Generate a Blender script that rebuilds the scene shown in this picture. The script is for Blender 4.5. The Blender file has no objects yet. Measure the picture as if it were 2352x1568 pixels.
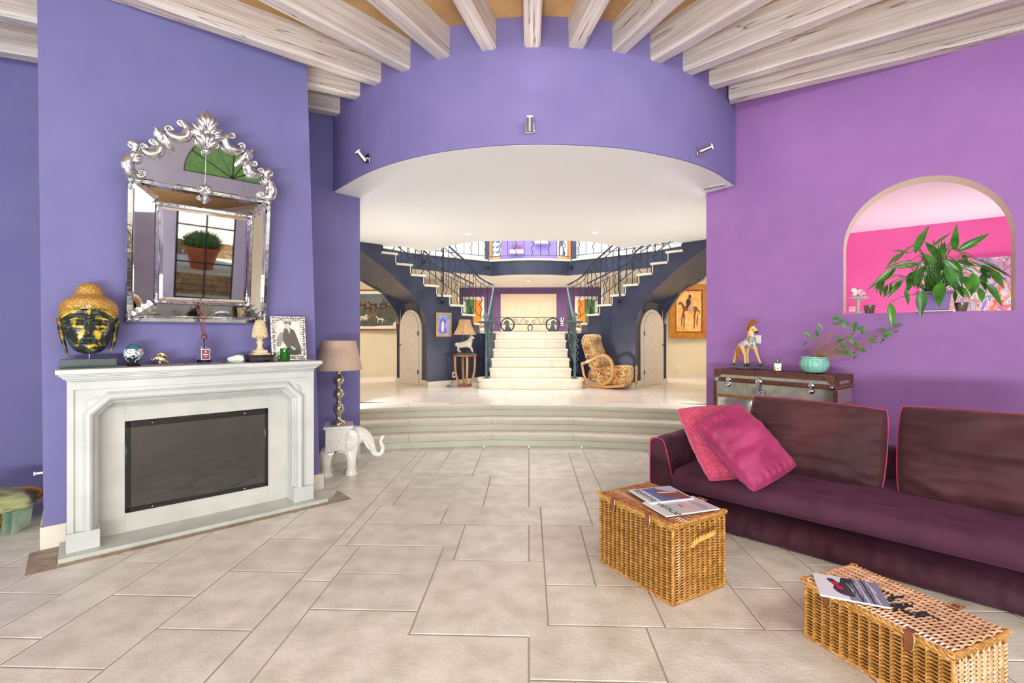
import bpy, math, random
from mathutils import Matrix, Vector, noise
R_ = math.radians; PI = math.pi
SC = bpy.context.scene
COL = SC.collection
# ---------------------------------------------------------------- camera, world, lights, exposure
FPX, HY, EYE, YAW = 17/36*2352, 767.0, 1.5, R_(2.0)
cam = bpy.data.objects.new('camera', bpy.data.cameras.new('camera')); COL.objects.link(cam)
cam.data.lens = 17; cam.data.sensor_width = 36; cam.data.clip_start = .05; cam.data.clip_end = 200
cam.data.shift_y = (HY-784)/2352
cam.location = (0, 0, EYE); cam.rotation_euler = (PI/2, 0, YAW)
SC.camera = cam
SC.view_settings.view_transform = 'Standard'; SC.view_settings.look = 'None'
SC.view_settings.gamma = 1; SC.view_settings.use_curve_mapping = False
SC.view_settings.exposure = -0.05
SC.cycles.max_bounces = 7; SC.cycles.diffuse_bounces = 4; SC.cycles.glossy_bounces = 4
SC.cycles.transmission_bounces = 5; SC.cycles.transparent_max_bounces = 8
SC.cycles.use_adaptive_sampling = True; SC.cycles.adaptive_threshold = .015
SC.cycles.caustics_reflective = False; SC.cycles.caustics_refractive = False
SC.cycles.sample_clamp_indirect = 4
w = bpy.data.worlds.new('sky'); SC.world = w; w.use_nodes = True
wn = w.node_tree.nodes; wl = w.node_tree.links
bg = wn['Background']; bg.inputs[1].default_value = 1.8
tc = wn.new('ShaderNodeTexCoord'); sx = wn.new('ShaderNodeSeparateXYZ'); cr = wn.new('ShaderNodeValToRGB')
cr.color_ramp.elements[0].position = 0.0; cr.color_ramp.elements[0].color = (.95, .97, 1, 1)
cr.color_ramp.elements[1].position = .8; cr.color_ramp.elements[1].color = (.45, .65, 1, 1)
wl.new(tc.outputs['Generated'], sx.inputs[0]); wl.new(sx.outputs[2], cr.inputs[0]); wl.new(cr.outputs[0], bg.inputs[0])
def lamp(name, kind, loc, target, energy, color=(1, 1, 1), size=1, size_y=None, spread=None, radius=.05, cone=None):
    d = bpy.data.lights.new(name, kind); o = bpy.data.objects.new(name, d); COL.objects.link(o)
    d.energy = energy; d.color = color; o.location = loc
    o.rotation_euler = (Vector(target)-Vector(loc)).to_track_quat('-Z', 'Y').to_euler()
    if kind == 'AREA':
        d.shape = 'RECTANGLE'; d.size = size; d.size_y = size_y or size
        if spread: d.spread = R_(spread)
    elif kind == 'SUN': d.angle = R_(2)
    else: d.shadow_soft_size = radius
    if cone: d.spot_size = R_(cone); d.spot_blend = .6
    return o
lamp('sun', 'SUN', (0, 0, 20), (4.2, -4.6, 0), 9, (1, .95, .86))
lamp('rear_fill', 'AREA', (-1.8, -3.55, 3.1), (-1.0, 3, 2.2), 330, (.95, .985, 1), 6.4, 1.7)  # added area fill at the rear wall, which has no window
lamp('left_fill', 'AREA', (-5.6, .2, 3.0), (2, 2.0, 1.6), 25, (.95, .985, 1), 4.5, 1.8)  # added area fill on the left side, which has no window
lamp('rear_ceiling_fill', 'AREA', (-.3, -3.0, .5), (0, 1.8, 4.26), 430, (.96, .985, 1), 4.5, .5)  # added fill aimed upward to brighten ceiling and beams
lamp('terrace_side_daylight', 'AREA', (3.6, -.8, 4.05), (-2.6, 4.2, 1.6), 190, (.96, .985, 1), 4.2, .35)
lamp('hall_top_fill', 'AREA', (0, 11.5, 6.3), (0, 11.5, 0), 490, (.98, .985, 1), 5, 5)  # added area fill hung under the closed hall ceiling
lamp('entrance_light', 'AREA', (0, 14.0, 2.85), (0, 14.0, 0), 90, (1, .9, .78), 3.5, 1.4)
lamp('left_passage_light', 'AREA', (-4.0, 10.6, 3.0), (-4.0, 10.8, 0), 70, (1, .84, .62), 2, 1.2)
lamp('right_passage_light', 'AREA', (4.1, 10.6, 3.0), (4.1, 10.8, 0), 70, (1, .84, .62), 2, 1.2)
lamp('pink_room_fill', 'AREA', (5.9, 6.5, .6), (5.7, 6.3, 3), 62, (.96, 1, .98), 2.2, 1.6)  # added fill hidden below the sill, brightens the pink room ceiling
lamp('left_soffit_fill', 'AREA', (-2.9, 7.3, .75), (-.6, 6.9, 3.15), 60, (.97, .98, 1), 1.0, .5)  # added fill hidden behind the left jamb, brightens the soffit
lamp('right_soffit_fill', 'AREA', (3.0, 7.2, .75), (.7, 6.9, 3.15), 60, (.97, .98, 1), 1.0, .5)  # matching added fill, out of view behind the right jamb
# ---------------------------------------------------------------- helpers
FW = Vector((-math.sin(YAW), math.cos(YAW), 0)); RT = Vector((math.cos(YAW), math.sin(YAW), 0)); UP = Vector((0, 0, 1))
def ray(px, py): return FW+RT*((px-1176)/FPX)+UP*((HY-py)/FPX)
def W(xc, d, z=0): v = RT*xc+FW*d; return Vector((v.x, v.y, z))
def P(px, py, z):                     # point of height z seen at a pixel
    r = ray(px, py); return Vector((0, 0, EYE))+r*((z-EYE)/r.z)
def PD(px, py, d): return Vector((0, 0, EYE))+ray(px, py)*d
def PX(px, d, z): v = PD(px, HY, d); v.z = z; return v
def T(x, y=None, z=0):
    return Matrix.Translation(Vector(x)) if y is None else Matrix.Translation((x, y, z))
def RZ(a): return Matrix.Rotation(R_(a), 4, 'Z')
def RX(a): return Matrix.Rotation(R_(a), 4, 'X')
def RY(a): return Matrix.Rotation(R_(a), 4, 'Y')
def S(x, y, z): return Matrix.Diagonal((x, y, z, 1))
def onplane(px, py, M, yl=0.0):       # where a pixel's ray meets the plane y=yl of frame M, as (x, z) of that frame
    Mi = M.inverted(); o = Mi @ Vector((0, 0, EYE)); d = Mi.to_3x3() @ ray(px, py)
    t = (yl-o.y)/d.y; q = o+d*t; return q.x, q.z
class MB:
    def __init__(s): s.v = []; s.f = []; s.mi = []; s.c = []; s.M = None; s.m = 0; s.col = None
    def add(s, vs, fs, M=None):
        b = len(s.v)
        for p in vs:
            p = Vector(p)
            if M is not None: p = M @ p
            if s.M is not None: p = s.M @ p
            s.v.append(p)
        for f in fs: s.f.append([b+i for i in f]); s.mi.append(s.m); s.c.append(s.col)
        return s
    def build(s, name, mats, parent=None, smooth=38, M=None, bevel=0, subsurf=0):
        me = bpy.data.meshes.new(name); me.from_pydata([tuple(p) for p in s.v], [], s.f)
        mats = mats if isinstance(mats, (list, tuple)) else [mats]
        for m in mats: me.materials.append(m)
        me.polygons.foreach_set('material_index', s.mi)
        if any(c is not None for c in s.c):
            ca = me.color_attributes.new('Col', 'FLOAT_COLOR', 'CORNER'); k = 0
            for p, c in zip(me.polygons, s.c):
                c = c or (1, 1, 1)
                for _ in p.vertices: ca.data[k].color = (c[0], c[1], c[2], 1); k += 1
        me.update()
        if smooth:
            me.polygons.foreach_set('use_smooth', [True]*len(me.polygons)); me.set_sharp_from_angle(angle=R_(smooth))
        o = bpy.data.objects.new(name, me); COL.objects.link(o)
        if M is not None: o.matrix_world = M
        if parent is not None: o.parent = parent
        if bevel:
            b = o.modifiers.new('b', 'BEVEL'); b.width = bevel; b.segments = 2; b.limit_method = 'ANGLE'; b.angle_limit = R_(40)
        if subsurf:
            b = o.modifiers.new('s', 'SUBSURF'); b.levels = subsurf; b.render_levels = subsurf
        return o
def tag(o, label=None, cat=None, group=None, kind=None):
    if label: o['label'] = label
    if cat: o['category'] = cat
    if group: o['group'] = group
    if kind: o['kind'] = kind
    return o
def thing(name, label, cat, M=None, group=None):
    o = bpy.data.objects.new(name, None); COL.objects.link(o); o.empty_display_size = .1
    if M is not None: o.matrix_world = M
    return tag(o, label, cat, group)
def struct(mb, name, mats, M=None, smooth=38, bevel=0):
    return tag(mb.build(name, mats, None, smooth, M, bevel), kind='structure')
def copy_thing(o, M, label=None):
    c = o.copy(); COL.objects.link(c); c.matrix_world = M
    if label: c['label'] = label
    for ch in list(o.children):
        d = ch.copy(); COL.objects.link(d); d.parent = c
        for g in list(ch.children):
            e = g.copy(); COL.objects.link(e); e.parent = d
    return c
# shapes
def box(mb, x0, x1, y0, y1, z0, z1, M=None):
    return mb.add([(x0, y0, z0), (x1, y0, z0), (x1, y1, z0), (x0, y1, z0), (x0, y0, z1), (x1, y0, z1), (x1, y1, z1), (x0, y1, z1)],
                  [(0, 3, 2, 1), (4, 5, 6, 7), (0, 1, 5, 4), (1, 2, 6, 5), (2, 3, 7, 6), (3, 0, 4, 7)], M)
def prism(mb, poly, z0, z1, M=None):  # poly in xy
    n = len(poly); z0 = z0 if isinstance(z0, (list, tuple)) else [z0]*n; z1 = z1 if isinstance(z1, (list, tuple)) else [z1]*n
    vs = [(p[0], p[1], z0[i]) for i, p in enumerate(poly)]+[(p[0], p[1], z1[i]) for i, p in enumerate(poly)]
    ar = sum(poly[i][0]*poly[(i+1) % n][1]-poly[(i+1) % n][0]*poly[i][1] for i in range(n))
    b, t = list(range(n))[::-1], list(range(n, 2*n)); sd = [(i, (i+1) % n, n+(i+1) % n, n+i) for i in range(n)]
    if ar < 0: b = b[::-1]; t = t[::-1]; sd = [q[::-1] for q in sd]
    return mb.add(vs, [b, t]+sd, M)
def plate(mb, poly, y0, y1, M=None):  # poly in xz, thickness along y (y0 front)
    return prism(mb, [(p[0], p[1]) for p in poly], -y1, -y0, (M if M is not None else Matrix())@RX(90))
def lathe(mb, prof, n=24, M=None, ang=360, fr=0):
    vs = []; fs = []; k = len(prof); full = ang >= 360; nn = n if full else n+1
    for i in range(nn):
        a = R_(fr)+R_(ang)*i/n
        for r, z in prof: vs.append((r*math.cos(a), r*math.sin(a), z))
    for i in range(n):
        j = (i+1) % nn
        for q in range(k-1):
            if prof[q][0] < 1e-6 and prof[q+1][0] < 1e-6: continue
            fs.append((i*k+q, j*k+q, j*k+q+1, i*k+q+1))
    return mb.add(vs, fs, M)
def tube(mb, pts, r, n=6, closed=False, M=None, caps=True):
    pts = [Vector(p) for p in pts]; L = len(pts); rr = r if isinstance(r, (list, tuple)) else [r]*L
    vs = []; nv = None
    for i, p in enumerate(pts):
        a = pts[(i-1) % L] if (closed or i > 0) else p; b = pts[(i+1) % L] if (closed or i < L-1) else p
        t = (b-a)
        if t.length < 1e-9: t = Vector((0, 0, 1))
        t.normalize()
        if nv is None:
            nv = t.orthogonal() if abs(t.z) > .9 else t.cross(Vector((0, 0, 1)))
        nv = nv-t*nv.dot(t)
        if nv.length < 1e-6: nv = t.orthogonal()
        nv.normalize(); bv = t.cross(nv)
        for k in range(n):
            c = 2*PI*k/n; vs.append(p+(nv*math.cos(c)+bv*math.sin(c))*rr[i])
    fs = []
    for i in range(L if closed else L-1):
        j = (i+1) % L
        for k in range(n): fs.append((i*n+k, i*n+(k+1) % n, j*n+(k+1) % n, j*n+k))
    if caps and not closed: fs += [list(range(n))[::-1], [(L-1)*n+k for k in range(n)]]
    return mb.add(vs, fs, M)
def ell(mb, c, r, n=12, m=8, M=None):
    r = r if isinstance(r, (list, tuple)) else (r, r, r)
    pr = [(math.sin(PI*i/m), -math.cos(PI*i/m)) for i in range(m+1)]; pr[0] = (0, -1); pr[-1] = (0, 1)
    return lathe(mb, pr, n, (M if M is not None else Matrix())@T(c)@S(*r))
def gridsurf(mb, fn, nu, nv, M=None, flip=False, closed_u=False):
    vs = [fn(i/nu, j/nv) for j in range(nv+1) for i in range(nu if closed_u else nu+1)]; w_ = nu if closed_u else nu+1; fs = []
    for j in range(nv):
        for i in range(nu):
            a, b = j*w_+i, j*w_+(i+1) % w_; q = (a, b, b+w_, a+w_)
            fs.append(q[::-1] if flip else q)
    return mb.add(vs, fs, M)
def spiral(c, r0, turns, start=0, n=26, flip=1, ux=Vector((1, 0, 0)), uy=Vector((0, 0, 1)), r1=.12):
    out = []
    for i in range(n+1):
        t = i/n; a = start+flip*turns*2*PI*t; r = r0*(1-(1-r1)*t); out.append(Vector(c)+ux*(r*math.cos(a))+uy*(r*math.sin(a)))
    return out
def smoothpath(pts, k=6, closed=False):
    pts = [Vector(p) for p in pts]; L = len(pts); out = []
    for i in range(L if closed else L-1):
        g = lambda j: pts[j % L] if closed else pts[max(0, min(L-1, j))]
        a, b, c, d = g(i-1), g(i), g(i+1), g(i+2)
        for q in range(k):
            t = q/k; out.append(.5*((2*b)+(c-a)*t+(2*a-5*b+4*c-d)*t*t+(3*b-a-3*c+d)*t**3))
    if not closed: out.append(pts[-1])
    return out
def sm2(pts, k=5, closed=True): return [(p.x, p.y) for p in smoothpath([(a, b, 0) for a, b in pts], k, closed)]
def skin(nodes, edges, M=None, sub=2):   # nodes: (x,y,z,r) ; grows one continuous body and returns (verts, faces)
    me = bpy.data.meshes.new('body'); me.from_pydata([n[:3] for n in nodes], edges, [])
    o = bpy.data.objects.new('body', me); COL.objects.link(o)
    o.modifiers.new('k', 'SKIN'); s = o.modifiers.new('s', 'SUBSURF'); s.levels = sub; s.render_levels = sub
    for i, n in enumerate(nodes):
        sv = me.skin_vertices[0].data[i]; r = n[3]; sv.radius = r if isinstance(r, tuple) else (r, r); sv.use_root = (i == 0)
    bpy.context.view_layer.update(); dg = bpy.context.evaluated_depsgraph_get(); e = o.evaluated_get(dg); m2 = e.to_mesh()
    vs = [v.co.copy() for v in m2.vertices]; fs = [list(p.vertices) for p in m2.polygons]; e.to_mesh_clear()
    bpy.data.objects.remove(o); bpy.data.meshes.remove(me)
    return vs, fs
# materials
def lin(c): return tuple(((x/255)/12.92 if x <= 10 else ((x/255+.055)/1.055)**2.4) for x in c)
def PM(name, c1, c2=None, scale=6, rough=.5, metal=0, bump=0, bscale=None, stretch=(1, 1, 1), detail=5, coat=0, sheen=0, trans=0, ior=1.45,
       emit=0, vcol=False, ramp=(.35, .65), tex='noise', spec=.5, alpha=1, bdist=.01, sheentint=None, coords='Object'):
    m = bpy.data.materials.new(name); m.use_nodes = True; N = m.node_tree.nodes; L = m.node_tree.links; b = N['Principled BSDF']
    I = b.inputs; I['Roughness'].default_value = rough; I['Metallic'].default_value = metal; I['IOR'].default_value = ior
    I['Specular IOR Level'].default_value = spec; I['Coat Weight'].default_value = coat; I['Coat Roughness'].default_value = .08
    I['Sheen Weight'].default_value = sheen; I['Transmission Weight'].default_value = trans; I['Alpha'].default_value = alpha
    if sheen: I['Sheen Roughness'].default_value = .35
    if sheentint: I['Sheen Tint'].default_value = (*lin(sheentint), 1)
    t = N.new('ShaderNodeTexCoord'); mp = N.new('ShaderNodeMapping'); mp.inputs['Scale'].default_value = stretch; L.new(t.outputs[coords], mp.inputs[0])
    def tx(sc):
        if tex == 'voronoi': q = N.new('ShaderNodeTexVoronoi'); q.inputs['Scale'].default_value = sc; o_ = q.outputs['Distance']
        else: q = N.new('ShaderNodeTexNoise'); q.inputs['Scale'].default_value = sc; q.inputs['Detail'].default_value = detail; o_ = q.outputs[0]
        L.new(mp.outputs[0], q.inputs['Vector']); return o_
    src = None
    if c2 is not None:
        r = N.new('ShaderNodeValToRGB'); e = r.color_ramp.elements; e[0].position, e[1].position = ramp
        e[0].color = (*lin(c1), 1); e[1].color = (*lin(c2), 1); L.new(tx(scale), r.inputs[0]); src = r.outputs[0]
    else: I['Base Color'].default_value = (*lin(c1), 1)
    if vcol:
        a = N.new('ShaderNodeVertexColor'); a.layer_name = 'Col'
        mx = N.new('ShaderNodeMix'); mx.data_type = 'RGBA'; mx.blend_type = 'MULTIPLY'; mx.inputs[0].default_value = 1
        if src: L.new(src, mx.inputs[6])
        else: mx.inputs[6].default_value = (*lin(c1), 1)
        L.new(a.outputs[0], mx.inputs[7]); src = mx.outputs[2]
    if src: L.new(src, I['Base Color'])
    if emit: I['Emission Color'].default_value = (*lin(c1), 1); I['Emission Strength'].default_value = emit
    if bump:
        bn = N.new('ShaderNodeBump'); bn.inputs['Strength'].default_value = bump; bn.inputs['Distance'].default_value = bdist
        L.new(tx(bscale or scale*3), bn.inputs['Height']); L.new(bn.outputs[0], I['Normal'])
    m['src'] = 1
    return m
# ---------------------------------------------------------------- shared materials
m_blue = PM('blue_violet_plaster', (112, 108, 158), (117, 113, 162), 3, .75, bump=.06, bscale=60)
m_fasc = PM('violet_plaster', (120, 111, 164), (125, 116, 168), 3, .75, bump=.06, bscale=60)
m_orch = PM('orchid_plaster', (150, 104, 166), (155, 109, 170), 3, .7, bump=.06, bscale=60)
m_white = PM('white_plaster', (238, 237, 235), None, rough=.85)
m_cream = PM('cream_plaster', (228, 216, 190), (234, 222, 198), 2, .8, bump=.06, bscale=50)
m_slate = PM('slate_blue_plaster', (52, 57, 80), (64, 69, 92), 4, .28, bump=.05, bscale=40)
m_plum = PM('plum_plaster', (108, 82, 136), (114, 88, 142), 3, .8)
m_lilac = PM('lilac_plaster', (140, 124, 200), (146, 130, 206), 3, .8)
m_pink = PM('hot_pink_plaster', (244, 118, 186), (248, 124, 190), 3, .7)
m_gold = PM('ochre_ceiling_plaster', (196, 158, 108), (176, 136, 88), 4, .8, bump=.2, bscale=20)
m_riser_shaded = PM('shaded_riser_limestone', (200, 198, 178), (193, 191, 171), 3, .5)  # step risers: shade and greenish reflection painted into the stone colour
m_board = PM('limestone_baseboard', (232, 224, 208), (222, 214, 196), 7, .5)
m_marble = PM('white_grey_marble', (206, 209, 205), (190, 194, 190), 3, .38, bump=.02, bscale=30, detail=4)
m_iron = PM('grey_wrought_iron', (70, 74, 86), (52, 56, 66), 20, .38, metal=.6)
m_iron2 = PM('green_grey_iron', (96, 112, 112), (70, 84, 90), 20, .4, metal=.5)
m_chrome = PM('chrome', (220, 220, 222), None, rough=.12, metal=1)
m_black = PM('black_metal', (18, 18, 20), None, rough=.3)
m_brass = PM('brass', (206, 194, 150), (156, 142, 98), 25, .28, metal=1, bump=.2, bscale=60)
m_plastic = PM('white_plastic', (235, 235, 230), None, rough=.35)
m_lampglow = PM('lit_bulb', (255, 236, 205), None, emit=14)
m_downglow = PM('lit_downlight', (255, 246, 232), None, emit=6)
m_leather = PM('brown_leather', (104, 62, 44), (84, 48, 34), 18, .45, bump=.2, bscale=90)
def whitewashed():
    m = PM('whitewashed_oak', (230, 222, 214), (214, 203, 194), 5, .62, stretch=(.35, 3, 3), detail=7)
    N = m.node_tree.nodes; L = m.node_tree.links; b = N['Principled BSDF']
    base = b.inputs['Base Color'].links[0].from_socket; tcn = [n for n in N if n.type == 'TEX_COORD'][0]
    oi = N.new('ShaderNodeObjectInfo')
    mp = N.new('ShaderNodeMapping'); mp.inputs['Scale'].default_value = (.3, 14, 14); L.new(tcn.outputs['Object'], mp.inputs[0])
    n1 = N.new('ShaderNodeTexNoise'); n1.noise_dimensions = '4D'; n1.inputs['Scale'].default_value = 3.2; n1.inputs['Detail'].default_value = 5; n1.inputs['Distortion'].default_value = 1.2
    L.new(mp.outputs[0], n1.inputs['Vector'])
    ml = N.new('ShaderNodeMath'); ml.operation = 'MULTIPLY'; ml.inputs[1].default_value = 40; L.new(oi.outputs['Random'], ml.inputs[0]); L.new(ml.outputs[0], n1.inputs['W'])
    r1 = N.new('ShaderNodeValToRGB'); r1.color_ramp.elements[0].position = .42; r1.color_ramp.elements[0].color = (*lin((214, 202, 194)), 1)
    r1.color_ramp.elements[1].position = .56; r1.color_ramp.elements[1].color = (1, 1, 1, 1); L.new(n1.outputs[0], r1.inputs[0])
    mx = N.new('ShaderNodeMix'); mx.data_type = 'RGBA'; mx.blend_type = 'MULTIPLY'; mx.inputs[0].default_value = .5; L.new(base, mx.inputs[6]); L.new(r1.outputs[0], mx.inputs[7])
    # long cracks: a thin band of a strongly stretched noise
    mp2 = N.new('ShaderNodeMapping'); mp2.inputs['Scale'].default_value = (.10, 2.6, 2.6); L.new(tcn.outputs['Object'], mp2.inputs[0])
    n2 = N.new('ShaderNodeTexNoise'); n2.noise_dimensions = '4D'; n2.inputs['Scale'].default_value = 2.4; n2.inputs['Detail'].default_value = 3; L.new(mp2.outputs[0], n2.inputs['Vector']); L.new(ml.outputs[0], n2.inputs['W'])
    a1 = N.new('ShaderNodeMath'); a1.operation = 'SUBTRACT'; a1.inputs[1].default_value = .5; L.new(n2.outputs[0], a1.inputs[0])
    a2 = N.new('ShaderNodeMath'); a2.operation = 'ABSOLUTE'; L.new(a1.outputs[0], a2.inputs[0])
    r2 = N.new('ShaderNodeValToRGB'); r2.color_ramp.elements[0].position = .0; r2.color_ramp.elements[0].color = (*lin((120, 80, 58)), 1)
    r2.color_ramp.elements[1].position = .0045; r2.color_ramp.elements[1].color = (1, 1, 1, 1); L.new(a2.outputs[0], r2.inputs[0])
    mx2 = N.new('ShaderNodeMix'); mx2.data_type = 'RGBA'; mx2.blend_type = 'MULTIPLY'; mx2.inputs[0].default_value = .9; L.new(mx.outputs[2], mx2.inputs[6]); L.new(r2.outputs[0], mx2.inputs[7])
    L.new(mx2.outputs[2], b.inputs['Base Color'])
    bn = N.new('ShaderNodeBump'); bn.inputs['Strength'].default_value = .25; bn.inputs['Distance'].default_value = .01; L.new(n1.outputs[0], bn.inputs['Height']); L.new(bn.outputs[0], b.inputs['Normal'])
    return m
m_beam = whitewashed()
m_tile = PM('limestone_tile', (228, 224, 214), (202, 197, 184), 6, .33, bump=.25, bscale=45, vcol=True, detail=12, ramp=(.34, .68))
m_halltile = PM('hall_limestone', (232, 224, 216), (226, 214, 202), 1.5, .22, vcol=True, stretch=(.4, 2, 1))
m_grout = PM('grout', (168, 161, 144), None, rough=.9)
# ---------------------------------------------------------------- frames of the main walls
X0 = .03                                        # hall axis
CH = T(W(-3.285, 3.364))@RZ(44)                 # chimney breast: x along it, y into it
WR = T(W(2.27, 5.65))@RZ(-38)                   # right wall: x from the jamb towards the viewer, y into it
ZC, ZB, ZS, ZH = 4.26, 3.99, 3.15, .45          # ceiling, beam bottoms, soffit, hall floor
# chimney breast, a little wider at its foot
mb = MB()
def chp(px, y, z=0): return onplane(px, 1000, CH, y)[0]
cl0, cr0 = chp(101, 0), chp(735, 0); cl1, cr1 = chp(88, 0), chp(706, 0)
ztop = ZC
mb.add([(cl0, 0, 0), (cr0, 0, 0), (cr0, 1.2, 0), (cl0, 1.5, 0), (cl1-.01, 0, ztop), (cr1-.01, 0, ztop), (cr1-.01, 1.2, ztop), (cl1-.01, 1.5, ztop)],
       [(0, 3, 2, 1), (4, 5, 6, 7), (0, 1, 5, 4), (1, 2, 6, 5), (2, 3, 7, 6), (3, 0, 4, 7)])
struct(mb, 'wall_chimney', m_blue, CH)
mb = MB(); box(mb, cl0-.02, cr0+.03, -.02, .02, 0, .155); box(mb, cl0-.02, cl0+.02, 0, 1.45, 0, .155); box(mb, cr0, cr0+.03, 0, 1.15, 0, .155)
struct(mb, 'baseboard_chimney', m_board, CH, bevel=.004)
# left walls
def wall(name, a, b, z0, z1, th, m, side=1):
    a = Vector(a[:2]); b = Vector(b[:2]); d = (b-a).normalized(); n = Vector((-d.y, d.x))*th*side
    mb = MB(); prism(mb, [a, b, b+n, a+n], z0, z1); return struct(mb, name, m)
jl, jr = W(-1.846, 5.87), W(2.27, 5.65)
bendL = W(-2.45, 5.2)
wall('wall_left', bendL, jl, 0, ZC, .25, m_blue)
farL = W(-5.9, 4.05)
wall('wall_left_alcove', farL, bendL, 0, ZC, .2, m_blue)
wall('wall_side', (-6.0, -3.8), farL, 0, ZC, .2, m_blue)
wall('baseboard_left', bendL+Vector((.015, -.015, 0)), jl+Vector((.012, -.016, 0)), 0, .15, .02, m_board)
# right wall with the arched opening (a plate with a hole, built as strips round the arch)
ax0, ax1 = onplane(1937, 720, WR)[0], onplane(2332, 712, WR)[0]; sill = 1.70; rad = (ax1-ax0)/2; spring = 2.935-rad; axc = (ax0+ax1)/2; WT = .25
WLEN = 4.6
mb = MB()
def arch_pts(n=32): return [(axc-rad*math.cos(PI*i/n), spring+rad*math.sin(PI*i/n)) for i in range(n+1)]
ap = arch_pts()
for y in (0, WT):
    fl = (y > 0)
    def q(a, b, c, d):
        mb.add([(p[0], y, p[1]) for p in (a, b, c, d)], [(3, 2, 1, 0) if fl else (0, 1, 2, 3)])
    q((0, 0), (WLEN, 0), (WLEN, sill), (0, sill)); q((0, sill), (ax0, sill), (ax0, spring), (0, spring)); q((ax1, sill), (WLEN, sill), (WLEN, spring), (ax1, spring))
    q((0, spring), (ax0, spring), (ax0, ZC), (0, ZC)); q((ax1, spring), (WLEN, spring), (WLEN, ZC), (ax1, ZC))
    for i in range(32): q(ap[i], ap[i+1], (ap[i+1][0], ZC), (ap[i][0], ZC))
mb.add([(0, 0, 0), (0, WT, 0), (0, WT, ZC), (0, 0, ZC)], [(3, 2, 1, 0)])
struct(mb, 'wall_right', m_orch, WR)
mb = MB(); ring = [(ax0, sill)]+ap+[(ax1, sill)]
for i in range(len(ring)):
    a, b = ring[i], ring[(i+1) % len(ring)]
    mb.add([(a[0], -.001, a[1]), (b[0], -.001, b[1]), (b[0], WT+.001, b[1]), (a[0], WT+.001, a[1])], [(0, 1, 2, 3)])
struct(mb, 'trim_arch', PM('ivory_plaster', (236, 230, 204), None, rough=.8), WR)
# right wall continues to the jamb and to the rear; jamb return
er = WR @ Vector((WLEN, 0, 0))
# pink room behind the arch
PK = T(W(6.2, 7.2))@RZ(-38)
mb = MB(); box(mb, -1.6, 1.9, 0, .1, 0, 3.14); struct(mb, 'wall_pink', m_pink, PK)
mb = MB(); box(mb, -1.6, 1.9, -3.44, .1, 3.13, 3.149); struct(mb, 'ceiling_pink_room', m_white, PK)
mb = MB(); box(mb, -1.6, 1.9, -3.44, .1, -.05, 0); struct(mb, 'floor_pink_room', m_board, PK)
mb = MB(); box(mb, 1.8, 1.9, -3.44, 0, 0, 3.14); struct(mb, 'wall_pink_right', m_pink, PK)
mb = MB(); box(mb, -1.6, -1.5, -3.44, 0, 0, 3.14); struct(mb, 'wall_pink_left', m_pink, PK)
# terrace window wall (behind and to the right of the camera), seen in the mirror
TW = T((2.0, -3.45, 0))@RZ(math.degrees(math.atan2(.8, .6)))     # x along it, y outside is -y
TL = (Vector((er.x, er.y))-Vector((2.0, -3.45))).length
te = TW.inverted() @ Vector((er.x, er.y, 0))
TLx = 6.4
m_rev = PM('grey_violet_plaster', (150, 148, 168), (158, 156, 176), 3, .8)
bays = [(1.05, 2.15), (2.55, 3.65), (4.05, 5.15)]; wz0, wz1 = .12, 2.55
mb = MB(); xs = [-.1]+[v for b_ in bays for v in b_]+[TLx]
for i in range(0, len(xs), 2): box(mb, xs[i], xs[i+1], -.2, 0, 0, wz1)
box(mb, -.1, TLx, -.2, 0, 0, wz0)
# above: fanlight over the middle bay
fc, fr_, fz = 3.55, .90, 2.85
box(mb, -.1, fc-fr_, -.2, 0, wz1, ZC); box(mb, fc+fr_, TLx, -.2, 0, wz1, ZC); box(mb, fc-fr_, fc+fr_, -.2, 0, wz1, fz)
for i in range(16):
    a0, a1 = PI*i/16, PI*(i+1)/16; p0 = (fc+fr_*math.cos(a0), fz+fr_*math.sin(a0)); p1 = (fc+fr_*math.cos(a1), fz+fr_*math.sin(a1))
    prism(mb, [(p0[0], -.2), (p1[0], -.2), (p1[0], 0), (p0[0], 0)], [p0[1], p1[1], p1[1], p0[1]], ZC)
struct(mb, 'wall_terrace', m_rev, TW)
m_glass = PM('window_glass', (245, 250, 250), None, rough=0, trans=1, ior=1.0, alpha=.12)
for k, (a, b_) in enumerate(bays):
    mb = MB(); mid = (a+b_)/2
    for x in (a+.02, mid, b_-.02): box(mb, x-.018, x+.018, -.12, -.08, wz0, wz1)
    for z in [wz0+.02+(wz1-wz0-.04)*q/3 for q in range(4)]: box(mb, a, b_, -.115, -.085, z-.016, z+.016)
    o = struct(mb, 'window_%d' % (k+1), m_black, TW)
    mb = MB(); box(mb, a, b_, -.102, -.098, wz0, wz1); mb.build('window_pane', m_glass, o)
mb = MB()
for i in range(1, 6):
    a = PI*i/6; tube(mb, [(fc, -.1, fz+.02), (fc+fr_*math.cos(a), -.1, fz+fr_*math.sin(a))], .014, 6)
tube(mb, [(fc+fr_*math.cos(PI*i/20), -.1, fz+fr_*math.sin(PI*i/20)) for i in range(21)], .02, 6); box(mb, fc-fr_, fc+fr_, -.12, -.08, fz-.02, fz+.02)
struct(mb, 'window_4', m_black, TW)
# rear and side walls, closing the room
wall('wall_rear', (2.05, -3.6), (-6.0, -3.8), 0, ZC, -.15, m_rev, -1)
# connect terrace wall to right wall
tend = TW @ Vector((TLx, 0, 0))
wall('wall_right_return', tend, er, 0, ZC, .15, m_orch, -1)
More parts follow.
